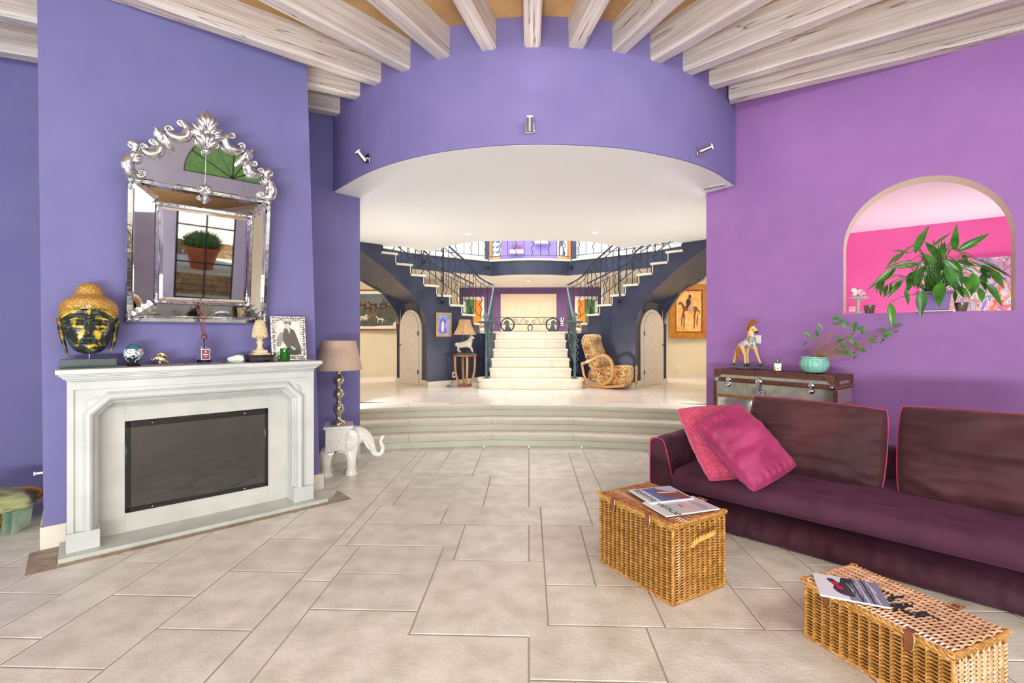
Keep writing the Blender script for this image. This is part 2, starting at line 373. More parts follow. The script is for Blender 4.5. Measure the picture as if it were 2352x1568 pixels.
# ---------------------------------------------------------------- fascia, soffit, ceiling
fasc = [(-2.24, 5.52), (-1.80, 5.03), (-1.50, 4.76), (-1.16, 4.53), (-.78, 4.35), (-.37, 4.24), (.03, 4.205), (.43, 4.24), (.84, 4.33), (1.22, 4.50), (1.58, 4.72), (1.92, 5.02), (2.29, 5.44)]
cL, cR = P(765, 440, ZS), P(1688, 425, ZS)
fasc[0] = (cL.x, cL.y); fasc[-1] = (cR.x, cR.y)
fs_ = sm2(fasc, 5, closed=False)
mb = MB(); n = len(fs_)
outer = [(x*.97+.03*X0, y+.14) for x, y in fs_]
prism(mb, fs_+outer[::-1], ZS+.002, ZC); struct(mb, 'wall_fascia', m_fasc)
edgeL = [(827.6, 573.6), (845, 573), (881, 564.6), (922, 566), (960, 573.6), (993.5, 577.4), (1024, 567), (1062, 558), (1100.6, 554.4), (1160, 553), (1230, 553), (1307, 553), (1363, 556), (1401, 562), (1432, 570), (1455, 567), (1490, 562), (1541, 554), (1567, 558), (1597, 563), (1620, 563)]
ed = [P(x, y, ZS) for x, y in edgeL]
# soffit polygon: fascia arc, jamb, far edge
poly = [(p[0], p[1]+.02) for p in fs_]+[(jr.x+.0, jr.y+.01), (6.4, 6.4), (6.4, 9.4)]+[(p.x, p.y) for p in ed[::-1]]+[(-6.4, 9.4), (-6.4, 6.6), (jl.x, jl.y)]
mb = MB(); prism(mb, poly, ZS, ZS+.22); struct(mb, 'ceiling_soffit', m_white, smooth=0)
mb = MB(); prism(mb, [(-6.3, -4.0), (6.5, -4.0), (6.5, 6.2), (jr.x+.2, jr.y+.3)]+[(p[0], p[1]+.05) for p in fs_[::-1]]+[(jl.x-.2, jl.y+.3), (-6.3, 6.2)], ZC, ZC+.1)
struct(mb, 'ceiling', m_gold, smooth=0)
# ---------------------------------------------------------------- ceiling beams
beams = [(-2.20, 5.41, 63, 'behind the chimney breast'), (-1.84, 5.03, 60, ''), (-1.50, 4.79, 49.6, ''), (-1.15, 4.57, 37.5, ''), (-.77, 4.37, 25.5, ''), (-.35, 4.26, 13.5, ''), (.03, 4.2, 0, ''),
         (.42, 4.22, -12, ''), (.81, 4.31, -24, ''), (1.18, 4.46, -36, ''), (1.54, 4.66, -47, ''), (1.88, 4.94, -56, ''), (2.24, 5.22, -59.6, '')]
blab = ['whitewashed ceiling beam leftmost of all, cut through by the chimney breast', 'whitewashed beam running across the front of the chimney breast top', 'third whitewashed ceiling beam from the left, cracked along its side',
        'fourth whitewashed ceiling beam from the left', 'fifth whitewashed ceiling beam from the left', 'whitewashed beam immediately left of the central one', 'whitewashed central beam straight above the lit wall spotlight',
        'whitewashed beam immediately right of the central one', 'second whitewashed beam to the right of the central one', 'third whitewashed beam to the right of the central one', 'fourth whitewashed beam to the right of the central one',
        'whitewashed beam next to the one lying along the orchid wall', 'rightmost whitewashed beam, lying along the top of the orchid wall']
random.seed(4)
for (bx, by, a, _), lb in zip(beams, blab):
    L_ = 6.8 if abs(a) < 55 else 5.9
    mb = MB(); hw, hz = .072, ZC-ZB+.02; c = .018; nseg = 16; rings = []
    prof = [(-hw, hz), (-hw, c), (-hw+c, 0), (hw-c, 0), (hw, c), (hw, hz)]
    vs = []; fs = []
    for i in range(nseg+1):
        jx = [random.uniform(-.004, .004) for _ in range(6)]; jz = [random.uniform(-.005, .005) for _ in range(6)]
        for k, (yy, zz) in enumerate(prof): vs.append((-.1+L_*i/nseg, yy+jx[k], zz+(jz[k] if k not in (0, 5) else 0)))
    for i in range(nseg):
        for k in range(6): fs.append((i*6+k, i*6+(k+1) % 6, (i+1)*6+(k+1) % 6, (i+1)*6+k))
    fs += [[0, 5, 4, 3, 2, 1], [nseg*6+k for k in range(6)]]
    mb.add(vs, fs)
    o = mb.build('ceiling_beam', m_beam, None, 20, T(bx, by, ZB)@RZ(-90-a)); tag(o, lb, 'beam', 'whitewashed beams fanning across the ceiling')
# ---------------------------------------------------------------- floors
def tiles(mb, x0, x1, y0, y1, z, fixed, g=.1, gap=.004, inside=lambda x, y: True, seed=1, sizes=None, bev=.004):
    random.seed(seed); nx, ny = int(round((x1-x0)/g)), int(round((y1-y0)/g)); occ = [[0]*ny for _ in range(nx)]
    def put(i, j, w_, h_):
        for a in range(i, min(nx, i+w_)):
            for b in range(j, min(ny, j+h_)): occ[a][b] = 1
        X, Y = x0+i*g, y0+j*g
        if not inside(X+w_*g/2, Y+h_*g/2): return
        v = random.uniform(.93, 1.04); t = random.uniform(-.015, .015); mb.col = (v+t, v, v-t); e = gap; k = bev
        a, b, c, d = X+e, X+w_*g-e, Y+e, Y+h_*g-e; zz = z+random.uniform(-.0006, .0006)
        mb.add([(a, c, zz-.003), (b, c, zz-.003), (b, d, zz-.003), (a, d, zz-.003), (a+k, c+k, zz), (b-k, c+k, zz), (b-k, d-k, zz), (a+k, d-k, zz)],
               [(4, 5, 6, 7), (0, 1, 5, 4), (1, 2, 6, 5), (2, 3, 7, 6), (3, 0, 4, 7)])
    for X, Y, w_, h_ in fixed: put(int(round((X-x0)/g)), int(round((Y-y0)/g)), int(round(w_/g)), int(round(h_/g)))
    sizes = sizes or [(6, 4), (4, 6), (6, 6), (8, 6), (6, 8), (8, 4), (9, 6), (5, 5), (6, 9), (9, 4)]
    for j in range(ny):
        for i in range(nx):
            if occ[i][j]: continue
            w_, h_ = random.choice(sizes); r = 0
            while i+r < nx and not occ[i+r][j]: r += 1
            w_ = r if r <= w_+2 else w_
            rh = 0
            while j+rh < ny and all(not occ[a][j+rh] for a in range(i, i+w_)): rh += 1
            h_ = rh if rh <= h_+2 else h_
            put(i, j, w_, h_)
    mb.col = None
# floor tiles read off the photograph: x, y (near corner), width, depth in metres
SEAM = .0
def tl(pl, pt, pr, pb):               # tile from pixel left, top, right (at its lower edge), bottom
    a, b = P(pl, pb, 0), P(pr, pt, 0); a2 = P(pr, pb, 0)
    g = .1; X, Y = round(a.x/g)*g, round(a.y/g)*g; return (X, Y, max(.1, round(a2.x/g)*g-X), max(.1, round(b.y/g)*g-Y))
fixed = [tl(958, 1288, 1238, 1455), tl(1238, 1352, 1520, 1446), tl(1235, 1212, 1370, 1352), tl(1047, 1208, 1232, 1286), tl(1008, 1160, 1231, 1208),
         tl(1238, 1446, 1530, 1568), tl(850, 1456, 1238, 1590), tl(1225, 1100, 1345, 1160), tl(905, 1118, 1120, 1158), tl(1231, 1160, 1370, 1210), tl(780, 1208, 1050, 1256),
         tl(1093, 1052, 1224, 1094), tl(940, 1040, 1010, 1085), tl(560, 1404, 885, 1590)]
zfl = 0.0
mb = MB(); prism(mb, [(-6.2, -4.0), (6.5, -4.0), (6.5, 6.4), (-6.2, 6.4)], -.1, -.004)
tiles(mb, -6.0, 6.4, -4.0, 7.0, zfl, fixed, seed=11, inside=lambda x, y: y < 6.75)
mb.mi = [0 if c is None else 1 for c in mb.c]
struct(mb, 'floor', [m_grout, m_tile], smooth=0)
# ---------------------------------------------------------------- curved steps up to the hall
def arc_poly(r, yc=0.0, x0=-3.4, x1=3.4, seg=1.09):
    half = math.asin(seg/2/r); pts = []
    angs = [-half-2*half*k for k in range(2, -1, -1)]+[half+2*half*k for k in range(3)]
    return [(X0+.02+r*math.sin(a), yc+r*math.cos(a)) for a in angs]
st = thing('curved_stone_steps', 'three curved pale limestone steps rising to the hall', 'steps', T(0, 0, 0))
random.seed(2)
for k in range(3):
    r = 6.47+.33*k; a = arc_poly(r-.0, seg=1.09*(r/6.47)); z0, z1 = .15*k, .15*(k+1)
    mb = MB(); back = [(x*1.06, y+ .75) for x, y in a]
    for i in range(len(a)-1):
        p, q_ = Vector(a[i]), Vector(a[i+1]); d = (q_-p).normalized(); e = .0016; cc = Vector((X0+.02, 0)); p2, q2 = p+d*e, q_-d*e; rp, rq = (p-cc).normalized(), (q_-cc).normalized()
        prof = [(.045, z0), (.045, z1-.075), (.02, z1-.062), (.02, z1-.045), (0, z1-.04), (-.002, z1-.012), (.01, z1), (.6, z1), (.6, z0)]
        vs = [(*(p2+rp*t), z) for t, z in prof]+[(*(q2+rq*t), z) for t, z in prof]; m_ = len(prof)
        mb.add(vs, [(j, m_+j, m_+(j+1) % m_, (j+1) % m_) for j in range(m_)]+[list(range(m_)), list(range(2*m_-1, m_-1, -1))])
    prism(mb, [(x, y+.045) for x, y in a]+[(x, y+.62) for x, y in a[::-1]], z0+.001, z1-.003)
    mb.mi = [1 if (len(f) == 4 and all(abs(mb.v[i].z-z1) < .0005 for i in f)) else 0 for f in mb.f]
    mb.build('step', [m_riser_shaded, PM('lit_tread_limestone', (228, 218, 208), (216, 206, 196), 6, .5)], st, 30)  # one limestone; darker risers and lighter treads paint in the light
# hall floor
top = arc_poly(6.47+.66+.55, seg=1.09*(7.68/6.47))
mb = MB(); ys = 7.2
def hall_in(x, y): return (x-X0)**2+y*y > 7.5**2
tiles(mb, -6.4, 6.4, 5.8, 15.8, ZH, [], inside=hall_in, seed=5, gap=.0006, bev=.0012, sizes=[(8, 8), (10, 8), (8, 6)])
hp = [(-6.4, 5.0)]
mb2 = MB(); arc = [(X0+7.25*math.sin(R_(a)), 7.25*math.cos(R_(a))) for a in range(-62, 63, 4)]
prism(mb2, arc+[(6.5, 16.0), (-6.5, 16.0)], ZH-.3, ZH-.001)
struct(mb2, 'floor_hall_base', m_halltile); struct(mb, 'floor_hall', m_halltile, smooth=0)
# ================================================================ FIREPLACE (frame CH)
def sweep(mb, path, prof, M=None):   # path in xz (open), profile (d outward from the path's left side, y)
    n = len(path); rows = []
    for i, p in enumerate(path):
        p = Vector(p); a = Vector(path[max(0, i-1)]); b = Vector(path[min(n-1, i+1)])
        d1 = (p-a).normalized() if i > 0 else (b-p).normalized(); d2 = (b-p).normalized() if i < n-1 else d1
        n1 = Vector((-d1.y, d1.x)); n2 = Vector((-d2.y, d2.x)); m_ = (n1+n2).normalized(); m_ = m_/max(.3, m_.dot(n1))
        rows.append([(p.x+m_.x*d, y, p.y+m_.y*d) for d, y in prof])
    k = len(prof); vs = [v for r in rows for v in r]
    fs = [(i*k+j, (i+1)*k+j, (i+1)*k+j+1, i*k+j+1) for i in range(n-1) for j in range(k-1)]
    return mb.add(vs, fs, M)
fp = thing('fireplace', 'white marble fireplace with moulded surround and dark glass fire door', 'fireplace', CH)
mb = MB()                                          # mantel shelf with stepped edge
for (o_, z0, z1) in [(0, 1.232, 1.264), (.012, 1.222, 1.232), (.022, 1.212, 1.222), (.035, 1.198, 1.212), (.05, 1.186, 1.198)]:
    box(mb, .085+o_, 1.815-o_, -.375+o_, 0, z0, z1)
mb.build('mantel_shelf', m_marble, fp, bevel=.003)
mb = MB(); opath = [(.305, .155), (.305, .93), (.385, 1.01), (1.515, 1.01), (1.60, .93), (1.60, .155)]
opo = [(.16, .155), (.16, 1.12), (.2, 1.12), (1.7, 1.12), (1.745, 1.12), (1.745, .155)]
Y = -.285
mb.add([(.141, Y, .155), (.175, Y, .155), (.175, Y, 1.12), (.141, Y, 1.186), (1.772, Y, 1.186), (1.735, Y, 1.12), (1.735, Y, .155), (1.772, Y, .155),
        (.141, 0, .155), (.141, 0, 1.186), (1.772, 0, 1.186), (1.772, 0, .155)],
       [(0, 1, 2, 3), (3, 2, 5, 4), (4, 5, 6, 7), (0, 3, 9, 8), (4, 7, 11, 10), (3, 4, 10, 9)])
# recessed field and the bolection moulding along the opening
Y2 = -.272
mb.add([(.175, Y, .155), (.175, Y2, .155), (.175, Y2, 1.12), (.175, Y, 1.12), (1.735, Y2, 1.12), (1.735, Y, 1.12), (1.735, Y2, .155), (1.735, Y, .155)],
       [(0, 1, 2, 3), (3, 2, 4, 5), (5, 4, 6, 7)])
field = [(.175, .155), (.175, 1.12), (1.735, 1.12), (1.735, .155)]
inner = [(.29, .155), (.29, .94), (.38, 1.03), (1.52, 1.03), (1.615, .94), (1.615, .155)]
mb.add([(x, Y2, z) for x, z in field]+[(x, Y2, z) for x, z in inner], [(0, 4, 5, 1), (1, 5, 6), (1, 6, 7, 2), (2, 7, 8), (2, 8, 9, 3)])
prof = [(0, -.08), (0, -.235), (.006, -.243), (.016, -.243), (.02, -.258)]+[(.02+.062*t, -.258-.058*math.sin(PI*(.12+.75*t))) for t in [i/8 for i in range(9)]]+[(.094, -.268), (.112, -.262)]
sweep(mb, opath, prof)
mb.build('surround', m_marble, fp, 30)
for x0, x1 in ((.136, .312), (1.594, 1.762)):
    mb = MB(); box(mb, x0, x1, -.312, -.06, .03, .157); mb.build('plinth_block', m_marble, fp, bevel=.004)
for cx, s in ((.305, 1), (1.60, -1)):              # rounded shells in the upper corners of the surround
    mb = MB(); ell(mb, (cx+s*-.012, -.262, 1.012), (.06, .028, .06), 16, 10); mb.build('corner_shell', m_marble, fp)
mb = MB(); box(mb, .30, .457, -.115, 0, .03, 1.05); box(mb, 1.436, 1.605, -.115, 0, .03, 1.05); box(mb, .457, 1.436, -.115, 0, .03, .172); box(mb, .457, 1.436, -.115, 0, .852, 1.05)
mb.build('infill_panel', PM('greyer_marble', (206, 206, 198), (190, 192, 184), 4, .35, detail=8), fp, bevel=.002)
mb = MB(); prism(mb, [(.1, -.385), (1.86, -.385), (1.93, -.30), (1.775, -.02), (.1, -.02)], 0.0, .03); mb.build('hearth_slab', PM('grey_hearth_stone', (196, 200, 192), (180, 184, 176), 5, .3), fp, bevel=.003)
gd = MB(); x0, x1, z0, z1 = .46, 1.434, .174, .85
for a in [(x0, x1, z0, z0+.035), (x0, x1, z1-.045, z1), (x0, x0+.03, z0, z1), (x1-.025, x1, z0, z1)]: box(gd, a[0], a[1], -.128, -.09, a[2], a[3])
gdo = gd.build('fire_door_frame', PM('black_glossy_steel', (14, 15, 16), None, rough=.12, coat=.6), fp, bevel=.003)
mb = MB(); box(mb, x0+.02, x1-.02, -.124, -.116, z0+.02, z1-.02)
mb.build('fire_door_glass', PM('smoked_glass', (10, 11, 11), None, rough=.05, alpha=.72, ior=2.05, coat=.2, spec=.7), fp)
for xx in (.62, 1.25):
    for zz in (z1-.022, z0+.017): mb = MB(); ell(mb, (xx, -.13, zz), .006, 8, 6); mb.build('screw', m_chrome, fp)
mb = MB(); box(mb, x0+.03, x1-.03, .28, .30, z0, z1); box(mb, x0+.03, x1-.03, -.1, .3, z0-.0, z0+.02); box(mb, x0+.02, x0+.04, -.1, .3, z0, z1); box(mb, x1-.04, x1-.02, -.1, .3, z0, z1); box(mb, x0, x1, -.1, .3, z1-.02, z1)
mb.build('firebox', PM('sooty_firebrick', (120, 104, 92), (70, 62, 56), 8, .9), fp)
mb = MB(); random.seed(3)
for i in range(60): ell(mb, (random.uniform(.75, 1.3), random.uniform(0, .22), z0+.03+random.uniform(0, .03)), (random.uniform(.02, .05), random.uniform(.02, .05), random.uniform(.01, .025)), 7, 5)
tag(mb.build('ash_bed', PM('pale_ash', (190, 182, 172), (130, 122, 114), 20, .95), fp), kind='stuff')
# brown brick border in the floor round the hearth
m_brick = PM('brown_brick_paver', (150, 132, 112), (172, 152, 132), 14, .6, vcol=True, bump=.2, bscale=50)
mb = MB(); random.seed(9)
bx_ = -.04
for i in range(5):
    v = random.uniform(.85, 1.1); mb.col = (v, v, v); box(mb, -.05, .095, -.385-.07+.0+i*.085-.0, -.385-.07+.08+i*.085, -.003, .0035)
x = .1
while x < 1.9:
    L_ = random.uniform(.16, .24); v = random.uniform(.85, 1.1); mb.col = (v, v, v); box(mb, x+.003, min(x+L_, 2.05)-.003, -.455, -.39, -.003, .0035); x += L_
mb.col = (1, 1, 1); prism(mb, [(1.87, -.385), (2.05, -.385), (2.05, -.12), (1.94, -.30)], -.003, .0035)
struct(mb, 'trim_1', m_brick, CH)
ZM = 1.2645
def onmantel(px, y=-.18): return onplane(px, 830, CH, y)[0]
def MF(px, y=-.18, rot=0): return CH @ T(onmantel(px, y), y, ZM) @ RZ(rot)
# ---------------------------------------------------------------- sculpted head on a stand
bh = thing('head_sculpture', 'black and gold serene face mask sculpture on a grey block', 'sculpture', MF(205, -.17, -2))
mb = MB(); box(mb, -.15, .15, -.055, .055, 0, .062); mb.build('base_block', PM('green_grey_wood', (74, 86, 84), (66, 78, 76), 10, .45), bh, bevel=.002)
mb = MB(); tube(mb, [(0, 0, .06), (0, 0, .16)], .0055, 10); mb.build('support_rod', m_chrome, bh)
HZ = .098
hw_t = [(0, .03), (.012, .062), (.03, .084), (.06, .102), (.1, .118), (.15, .13), (.2, .138), (.25, .146), (.3, .148), (.33, .13), (.36, .10), (.40, .08)]
def hwf(z):
    for (a, b), (c, d) in zip(hw_t, hw_t[1:]):
        if a <= z <= c: return b+(d-b)*(z-a)/(c-a)
    return hw_t[-1][1]
def g2(x, z, cx, cz, sx_, sz_): return math.exp(-((x-cx)/sx_)**2-((z-cz)/sz_)**2)
def face_pt(u, v):
    z = .37*v; x = math.sin(u*PI/2*.98)*hwf(z); xn = abs(x)
    dep = .115*math.sqrt(max(0, 1-(x/(hwf(z)*1.02))**2))*(.45+.55*math.sin(min(1, (z+.02)/.12)*PI/2))
    dep *= 1-.35*max(0, min(1, (z-.3)/.06))
    dep += .034*g2(x, z, 0, .15, .017, .035)+.022*g2(x, z, 0, .22, .012, .06)+.012*g2(xn, z, .014, .133, .009, .012)
    br = .262-.9*(xn-.05)**2*4; dep += .010*math.exp(-((z-br)/.012)**2)*(1 if .008 < xn < .11 else 0)
    dep += .016*g2(xn, z, .048, .214, .03, .017)-.010*g2(xn, z, .048, .205-.12*(.03-abs(xn-.048))*.0, .032, .0045)-.012*g2(xn, z, .048, .24, .04, .012)
    dep += .014*g2(xn, z, .0, .1, .034, .008)+.015*g2(x, z, 0, .082, .026, .009)-.012*g2(x, z, 0, .0925, .036, .0035)-.006*g2(x, z, 0, .068, .03, .006)
    dep += .012*g2(x, z, 0, .035, .03, .025)+.006*g2(xn, z, .06, .13, .035, .04)
    return x, -dep, z+HZ
def face_col(x, z):
    xn = abs(x); n1 = noise.noise((x*18, z*18, 3))+.5*noise.noise((x*60, z*60, 1)); n2 = noise.noise((x*90, z*90, 7))
    gold = 0
    gold += 1.1*g2(xn, z, .05, .188, .05, .012)+1.1*g2(xn, z, .075, .215, .018, .02)+1.1*g2(xn, z, .032, .15, .02, .03)+1.0*g2(xn, z, .052, .10, .014, .045)+1.1*g2(x, z, 0, .055, .045, .016)
    gold += 1.5*math.exp(-((z-(.318-1.6*xn*xn*2))/.013)**2)+1.2*(math.exp(-(x/.009)**2) if z > .27 else 0)+.9*math.exp(-((z-(.247-6*(xn-.05)**2))/.006)**2)*(xn < .1)
    gold -= .9*math.exp(-(x/.016)**2)*(z < .27)*(z > .07); gold -= 1.2*g2(xn, z, .048, .207, .03, .008)
    gold = max(0, min(1, (gold*.8-.42+.75*n1+.3*n2)*2.6))
    dk = (.016, .020, .016) if n1 < .15 else (.04, .075, .05)
    gc = (.66, .48, .03) if n2 < .2 else (.5, .3, .03)
    return tuple(dk[i]*(1-gold)+gc[i]*gold for i in range(3))
NU, NV = 90, 110; mb = MB(); vs = [face_pt(-1+2*i/NU, j/NV) for j in range(NV+1) for i in range(NU+1)]
for j in range(NV):
    for i in range(NU):
        a = j*(NU+1)+i; p = vs[a]; mb.f.append([a, a+1, a+NU+2, a+NU+1]); mb.mi.append(0); mb.c.append(face_col(p[0], p[2]-HZ))
mb.v = [Vector(p) for p in vs]
mb.col = (.02, .02, .018); gridsurf(mb, lambda u, v: (math.sin((u*2-1)*PI/2*.98)*hwf(.37*v), .012*math.cos((u*2-1)*PI/2), .37*v+HZ), 20, 14, flip=True)
m_mask = PM('painted_lacquer_wood', (255, 255, 255), None, rough=.3, vcol=True, coat=.3)
mb.build('face', m_mask, bh, 60)
m_goldhair = PM('gold_beaded_hair', (220, 176, 92), (160, 112, 50), 150, .4, metal=.3, bump=.8, bscale=150, tex='voronoi', bdist=.004)
mb = MB()
def cap(u, v):
    a = PI*u; z0 = .385-.30*((u-.5)*2)**2*.42; zz = [.0, .25, .5, .7, .82, .9, .96, 1.0]; 
    t = v; hw = .152*(1-t)**.42 if t < .55 else .152*(.45)**.42*(1-(t-.55)/.45*.0); 
    return (0, 0, 0)
prof_c = [(.154, .265), (.160, .295), (.160, .325), (.153, .352), (.138, .376), (.116, .395), (.094, .408), (.079, .425), (.073, .45), (.061, .476), (.042, .495), (.019, .506), (0, .508)]
k = len(prof_c)
def capf(u, v):
    q_ = v*(k-1); i = min(k-2, int(q_)); f_ = q_-i; r = prof_c[i][0]*(1-f_)+prof_c[i+1][0]*f_; z = prof_c[i][1]*(1-f_)+prof_c[i+1][1]*f_
    a = PI*u; lift = .075*math.sin(a)**2*(1-v)**3; rr = r*(1-.12*(math.sin(a)**2)*(v < .3)*(1-v/.3) if v < .3 else 1)
    return (-rr*math.cos(a), -.88*r*math.sin(a), z+lift+HZ-.008)
gridsurf(mb, capf, 40, 36); gridsurf(mb, lambda u, v: (capf(u, v)[0], .015, capf(0, v)[2] if False else capf(u, v)[2]), 12, 20, flip=True)
mb.build('beaded_hair', m_goldhair, bh, 70)
mb = MB()
for off, r in ((0, .008), (.013, .005), (-.011, .005)):
    tube(mb, [(-.15*math.cos(PI*t), -.122*math.sin(PI*t)-.004, .285+.058*math.sin(PI*t)**.8+off*.8+HZ-.02) for t in [i/24 for i in range(25)]], r, 6)
mb.build('headband', PM('green_gold_band', (58, 78, 48), (190, 160, 60), 60, .4, metal=.3), bh)
mb = MB()
for i in range(6): ell(mb, (.009*math.cos(i*PI/3), -.137, .352+HZ-.025+.009*math.sin(i*PI/3)), (.006, .003, .006), 8, 6)
ell(mb, (0, -.14, .352+HZ-.025), .004, 8, 6); mb.build('forehead_flower', PM('white_pink_enamel', (240, 225, 220), (190, 70, 80), 90, .3), bh)
for s in (-1, 1):
    mb = MB(); pts = [(s*.148, 0, .25+HZ), (s*.158, -.005, .235+HZ), (s*.15, -.01, .20+HZ), (s*.143, -.012, .14+HZ), (s*.128, -.012, .06+HZ), (s*.112, -.012, .0+HZ), (s*.104, -.012, -.012+HZ)]
    tube(mb, smoothpath(pts, 4), [.006+.009*math.sin(PI*min(1, (i+2)/22)) for i in range(25)], 10)
    mb.build('ear', PM('dark_green_gold', (24, 30, 22), (150, 120, 30), 30, .3, ramp=(.45, .65)), bh)
# ---------------------------------------------------------------- painted globe
g = thing('painted_globe', 'painted glass ball with snow leopards on a dark ring foot', 'ornament', MF(307))
mb = MB(); lathe(mb, [(0, 0), (.042, 0), (.046, .006), (.04, .014), (.03, .018), (0, .018)], 20); mb.build('ring_foot', PM('dark_bronze', (60, 52, 44), None, rough=.3, metal=.7), g)
mb = MB()
def gcol(p):
    x, y, z = p; n1 = noise.noise((x*30, z*30, 2)); n2 = noise.noise((x*90, y*90, z*90))
    if z > .03+.006*n1: return (.04, .13, .2)
    for cx, cz in ((-.022, .02), (.033, .012)):
        d = math.hypot(x-cx, (z-cz)*1.1)
        if d < .019: return (.75, .4, .15) if d < .008 and n2 > -.2 else ((.85, .8, .72) if n2 > -.25 else (.3, .2, .12))
    if z > -.012+.02*n1: return (.62, .68, .75) if n1 > -.1 else (.2, .3, .42)
    return (.015, .015, .02) if n2 < .25 else (.5, .55, .6)
N_ = 48; M_ = 32; R0 = .06
vs = [(R0*math.sin(PI*j/M_)*math.cos(2*PI*i/N_), R0*math.sin(PI*j/M_)*math.sin(2*PI*i/N_), R0*math.cos(PI*j/M_)) for j in range(M_+1) for i in range(N_)]
for j in range(M_):
    for i in range(N_):
        mb.col = gcol(vs[j*N_+i]); a = [j*N_+i, (j+1)*N_+i, (j+1)*N_+(i+1) % N_, j*N_+(i+1) % N_]; mb.f.append(a); mb.mi.append(0); mb.c.append(mb.col)
mb.v = [Vector((v[0], v[1], v[2]*1.25+R0*1.25+.016)) for v in vs]
mb.build('glass_ball', PM('painted_glass', (255, 255, 255), None, rough=.08, vcol=True, coat=1), g, 60)
# ---------------------------------------------------------------- brass elephants
g = thing('elephant_figurine', 'small brass elephant carrying a smaller one on the mantel', 'figurine', MF(375, -.17, 180)@S(1.45, 1.45, 1.45))
def elephant(s, z):
    nd = [(-.25, 0, .3, .15), (0, 0, .34, .17), (.2, 0, .36, .14), (.36, 0, .46, .11), (.47, 0, .36, .055), (.53, 0, .26, .04), (.6, 0, .3, .03), (.62, 0, .4, .028),
          (-.26, .1, .1, .07), (-.26, .1, 0, .07), (-.26, -.1, .1, .07), (-.26, -.1, 0, .07), (.17, .1, .1, .065), (.17, .1, 0, .065), (.17, -.1, .1, .065), (.17, -.1, 0, .065)]
    ed = [(0, 1), (1, 2), (2, 3), (3, 4), (4, 5), (5, 6), (6, 7), (0, 8), (8, 9), (0, 10), (10, 11), (2, 12), (12, 13), (2, 14), (14, 15)]
    return skin([(a*s, b*s, c*s+z, r*s*1.3) for a, b, c, r in nd], ed)
mb = MB(); vf = elephant(.082, .004); mb.add(*vf)
for s in (-1, 1): ell(mb, (.024, s*.011, .036), (.009, .003, .011), 10, 8)
mb.build('large_elephant', m_brass, g, 60)
mb = MB(); vf = elephant(.05, .038); mb.add(*vf, M=T(-.004, 0, 0)); mb.build('small_elephant', m_brass, g, 60)
# brass leaf ornaments
for px, lb in ((428, 'small brass leaf spray lying between the elephants and the diffuser'), (515, 'small brass leaf spray lying between the diffuser and the white rock')):
    mb = MB(); random.seed(px)
    for i in range(6):
        a = i*60+random.uniform(-15, 15); M_l = RZ(a)@RY(-16)
        mb.add([(0, 0, .003), (.012, .006, .007), (.026, 0, .004), (.012, -.006, .007)], [(0, 1, 2, 3)], M_l); mb.add([(0, 0, .001), (.012, .006, .005), (.026, 0, .002), (.012, -.006, .005)], [(3, 2, 1, 0)], M_l)
    ell(mb, (0, 0, .007), .006, 8, 6)
    tag(mb.build('leaf_ornament', m_brass, None, 60, MF(px, -.22)), lb, 'ornament', 'brass leaf sprays on the mantel')
# reed diffuser
m_clear = PM('clear_glass', (250, 252, 250), None, rough=0, trans=1, ior=1.3)
g = thing('reed_diffuser', 'glass reed diffuser bottle with burgundy label on the mantel', 'diffuser', MF(469)@S(1.27, 1.27, 1.85))
mb = MB(); po = [(.0, .0), (.042, 0), (.045, .004), (.045, .062), (.041, .08), (.03, .098), (.016, .107), (.015, .125), (.018, .127)]; pi_ = [(.015, .124), (.013, .107), (.027, .096), (.038, .079), (.042, .062), (.042, .006), (0, .006)]
lathe(mb, po+pi_, 28); mb.build('bottle', m_clear, g)
mb = MB(); lathe(mb, [(0, .0065), (.0415, .0065), (.0415, .018), (0, .018)], 24); mb.build('perfume', PM('dark_perfume', (40, 24, 30), None, rough=.1), g)
mb = MB(); lathe(mb, [(.0165, .108), (.018, .109), (.018, .121), (.0165, .122)], 20); mb.build('neck_band', PM('burgundy_paper', (120, 66, 78), None, rough=.5), g)
mb = MB(); box(mb, -.024, .024, -.047, -.0455, .018, .064); lbo = mb.build('label', PM('cream_paper', (238, 226, 222), None, rough=.5), g)
mb = MB(); box(mb, -.021, .021, -.0478, -.047, .021, .061); mb.build('label_panel', PM('burgundy_print', (118, 62, 76), None, rough=.5), lbo)
mb = MB(); lathe(mb, [(0, 0), (.0045, 0), (.0045, .0006), (0, .0006)], 10, T(0, -.0478, .052)@RX(90)); box(mb, -.015, .015, -.0483, -.0478, .038, .0415); box(mb, -.008, .008, -.0483, -.0478, .031, .0325)
mb.build('label_emblem', PM('cream_print', (235, 215, 210), None, rough=.5), lbo)
random.seed(5); 
for i in range(9):
    mb = MB(); a, b = random.uniform(-.055, .03), random.uniform(-.02, .02); c = -a*.35; tube(mb, [(c*.8, -b*.4, .012), (a*.12, b*.1, .115), (a, b, .268+random.uniform(-.012, .012))], .0014, 5)
    mb.build('reed', PM('brown_reed', (132, 74, 56), None, rough=.6), g)
# rock
mb = MB()
def rk(u, v):
    a, b = 2*PI*u, PI*v; d = Vector((math.cos(a)*math.sin(b), math.sin(a)*math.sin(b), math.cos(b))); r = 1+.28*noise.noise(d*1.7)+.08*noise.noise(d*5)
    return (d.x*.042*r*(1.25-.3*d.x), d.y*.026*r, max(-.019, d.z*.024*r)+.019)
gridsurf(mb, rk, 26, 16, closed_u=True)
tag(mb.build('mineral_rock', PM('pale_green_mineral', (214, 228, 214), (236, 242, 234), 20, .35, bump=.4, bscale=60), None, 25, MF(548, -.2)@S(1.15, 1.15, 1.45)), 'pale green-white mineral rock beside the artichoke finial', 'rock')
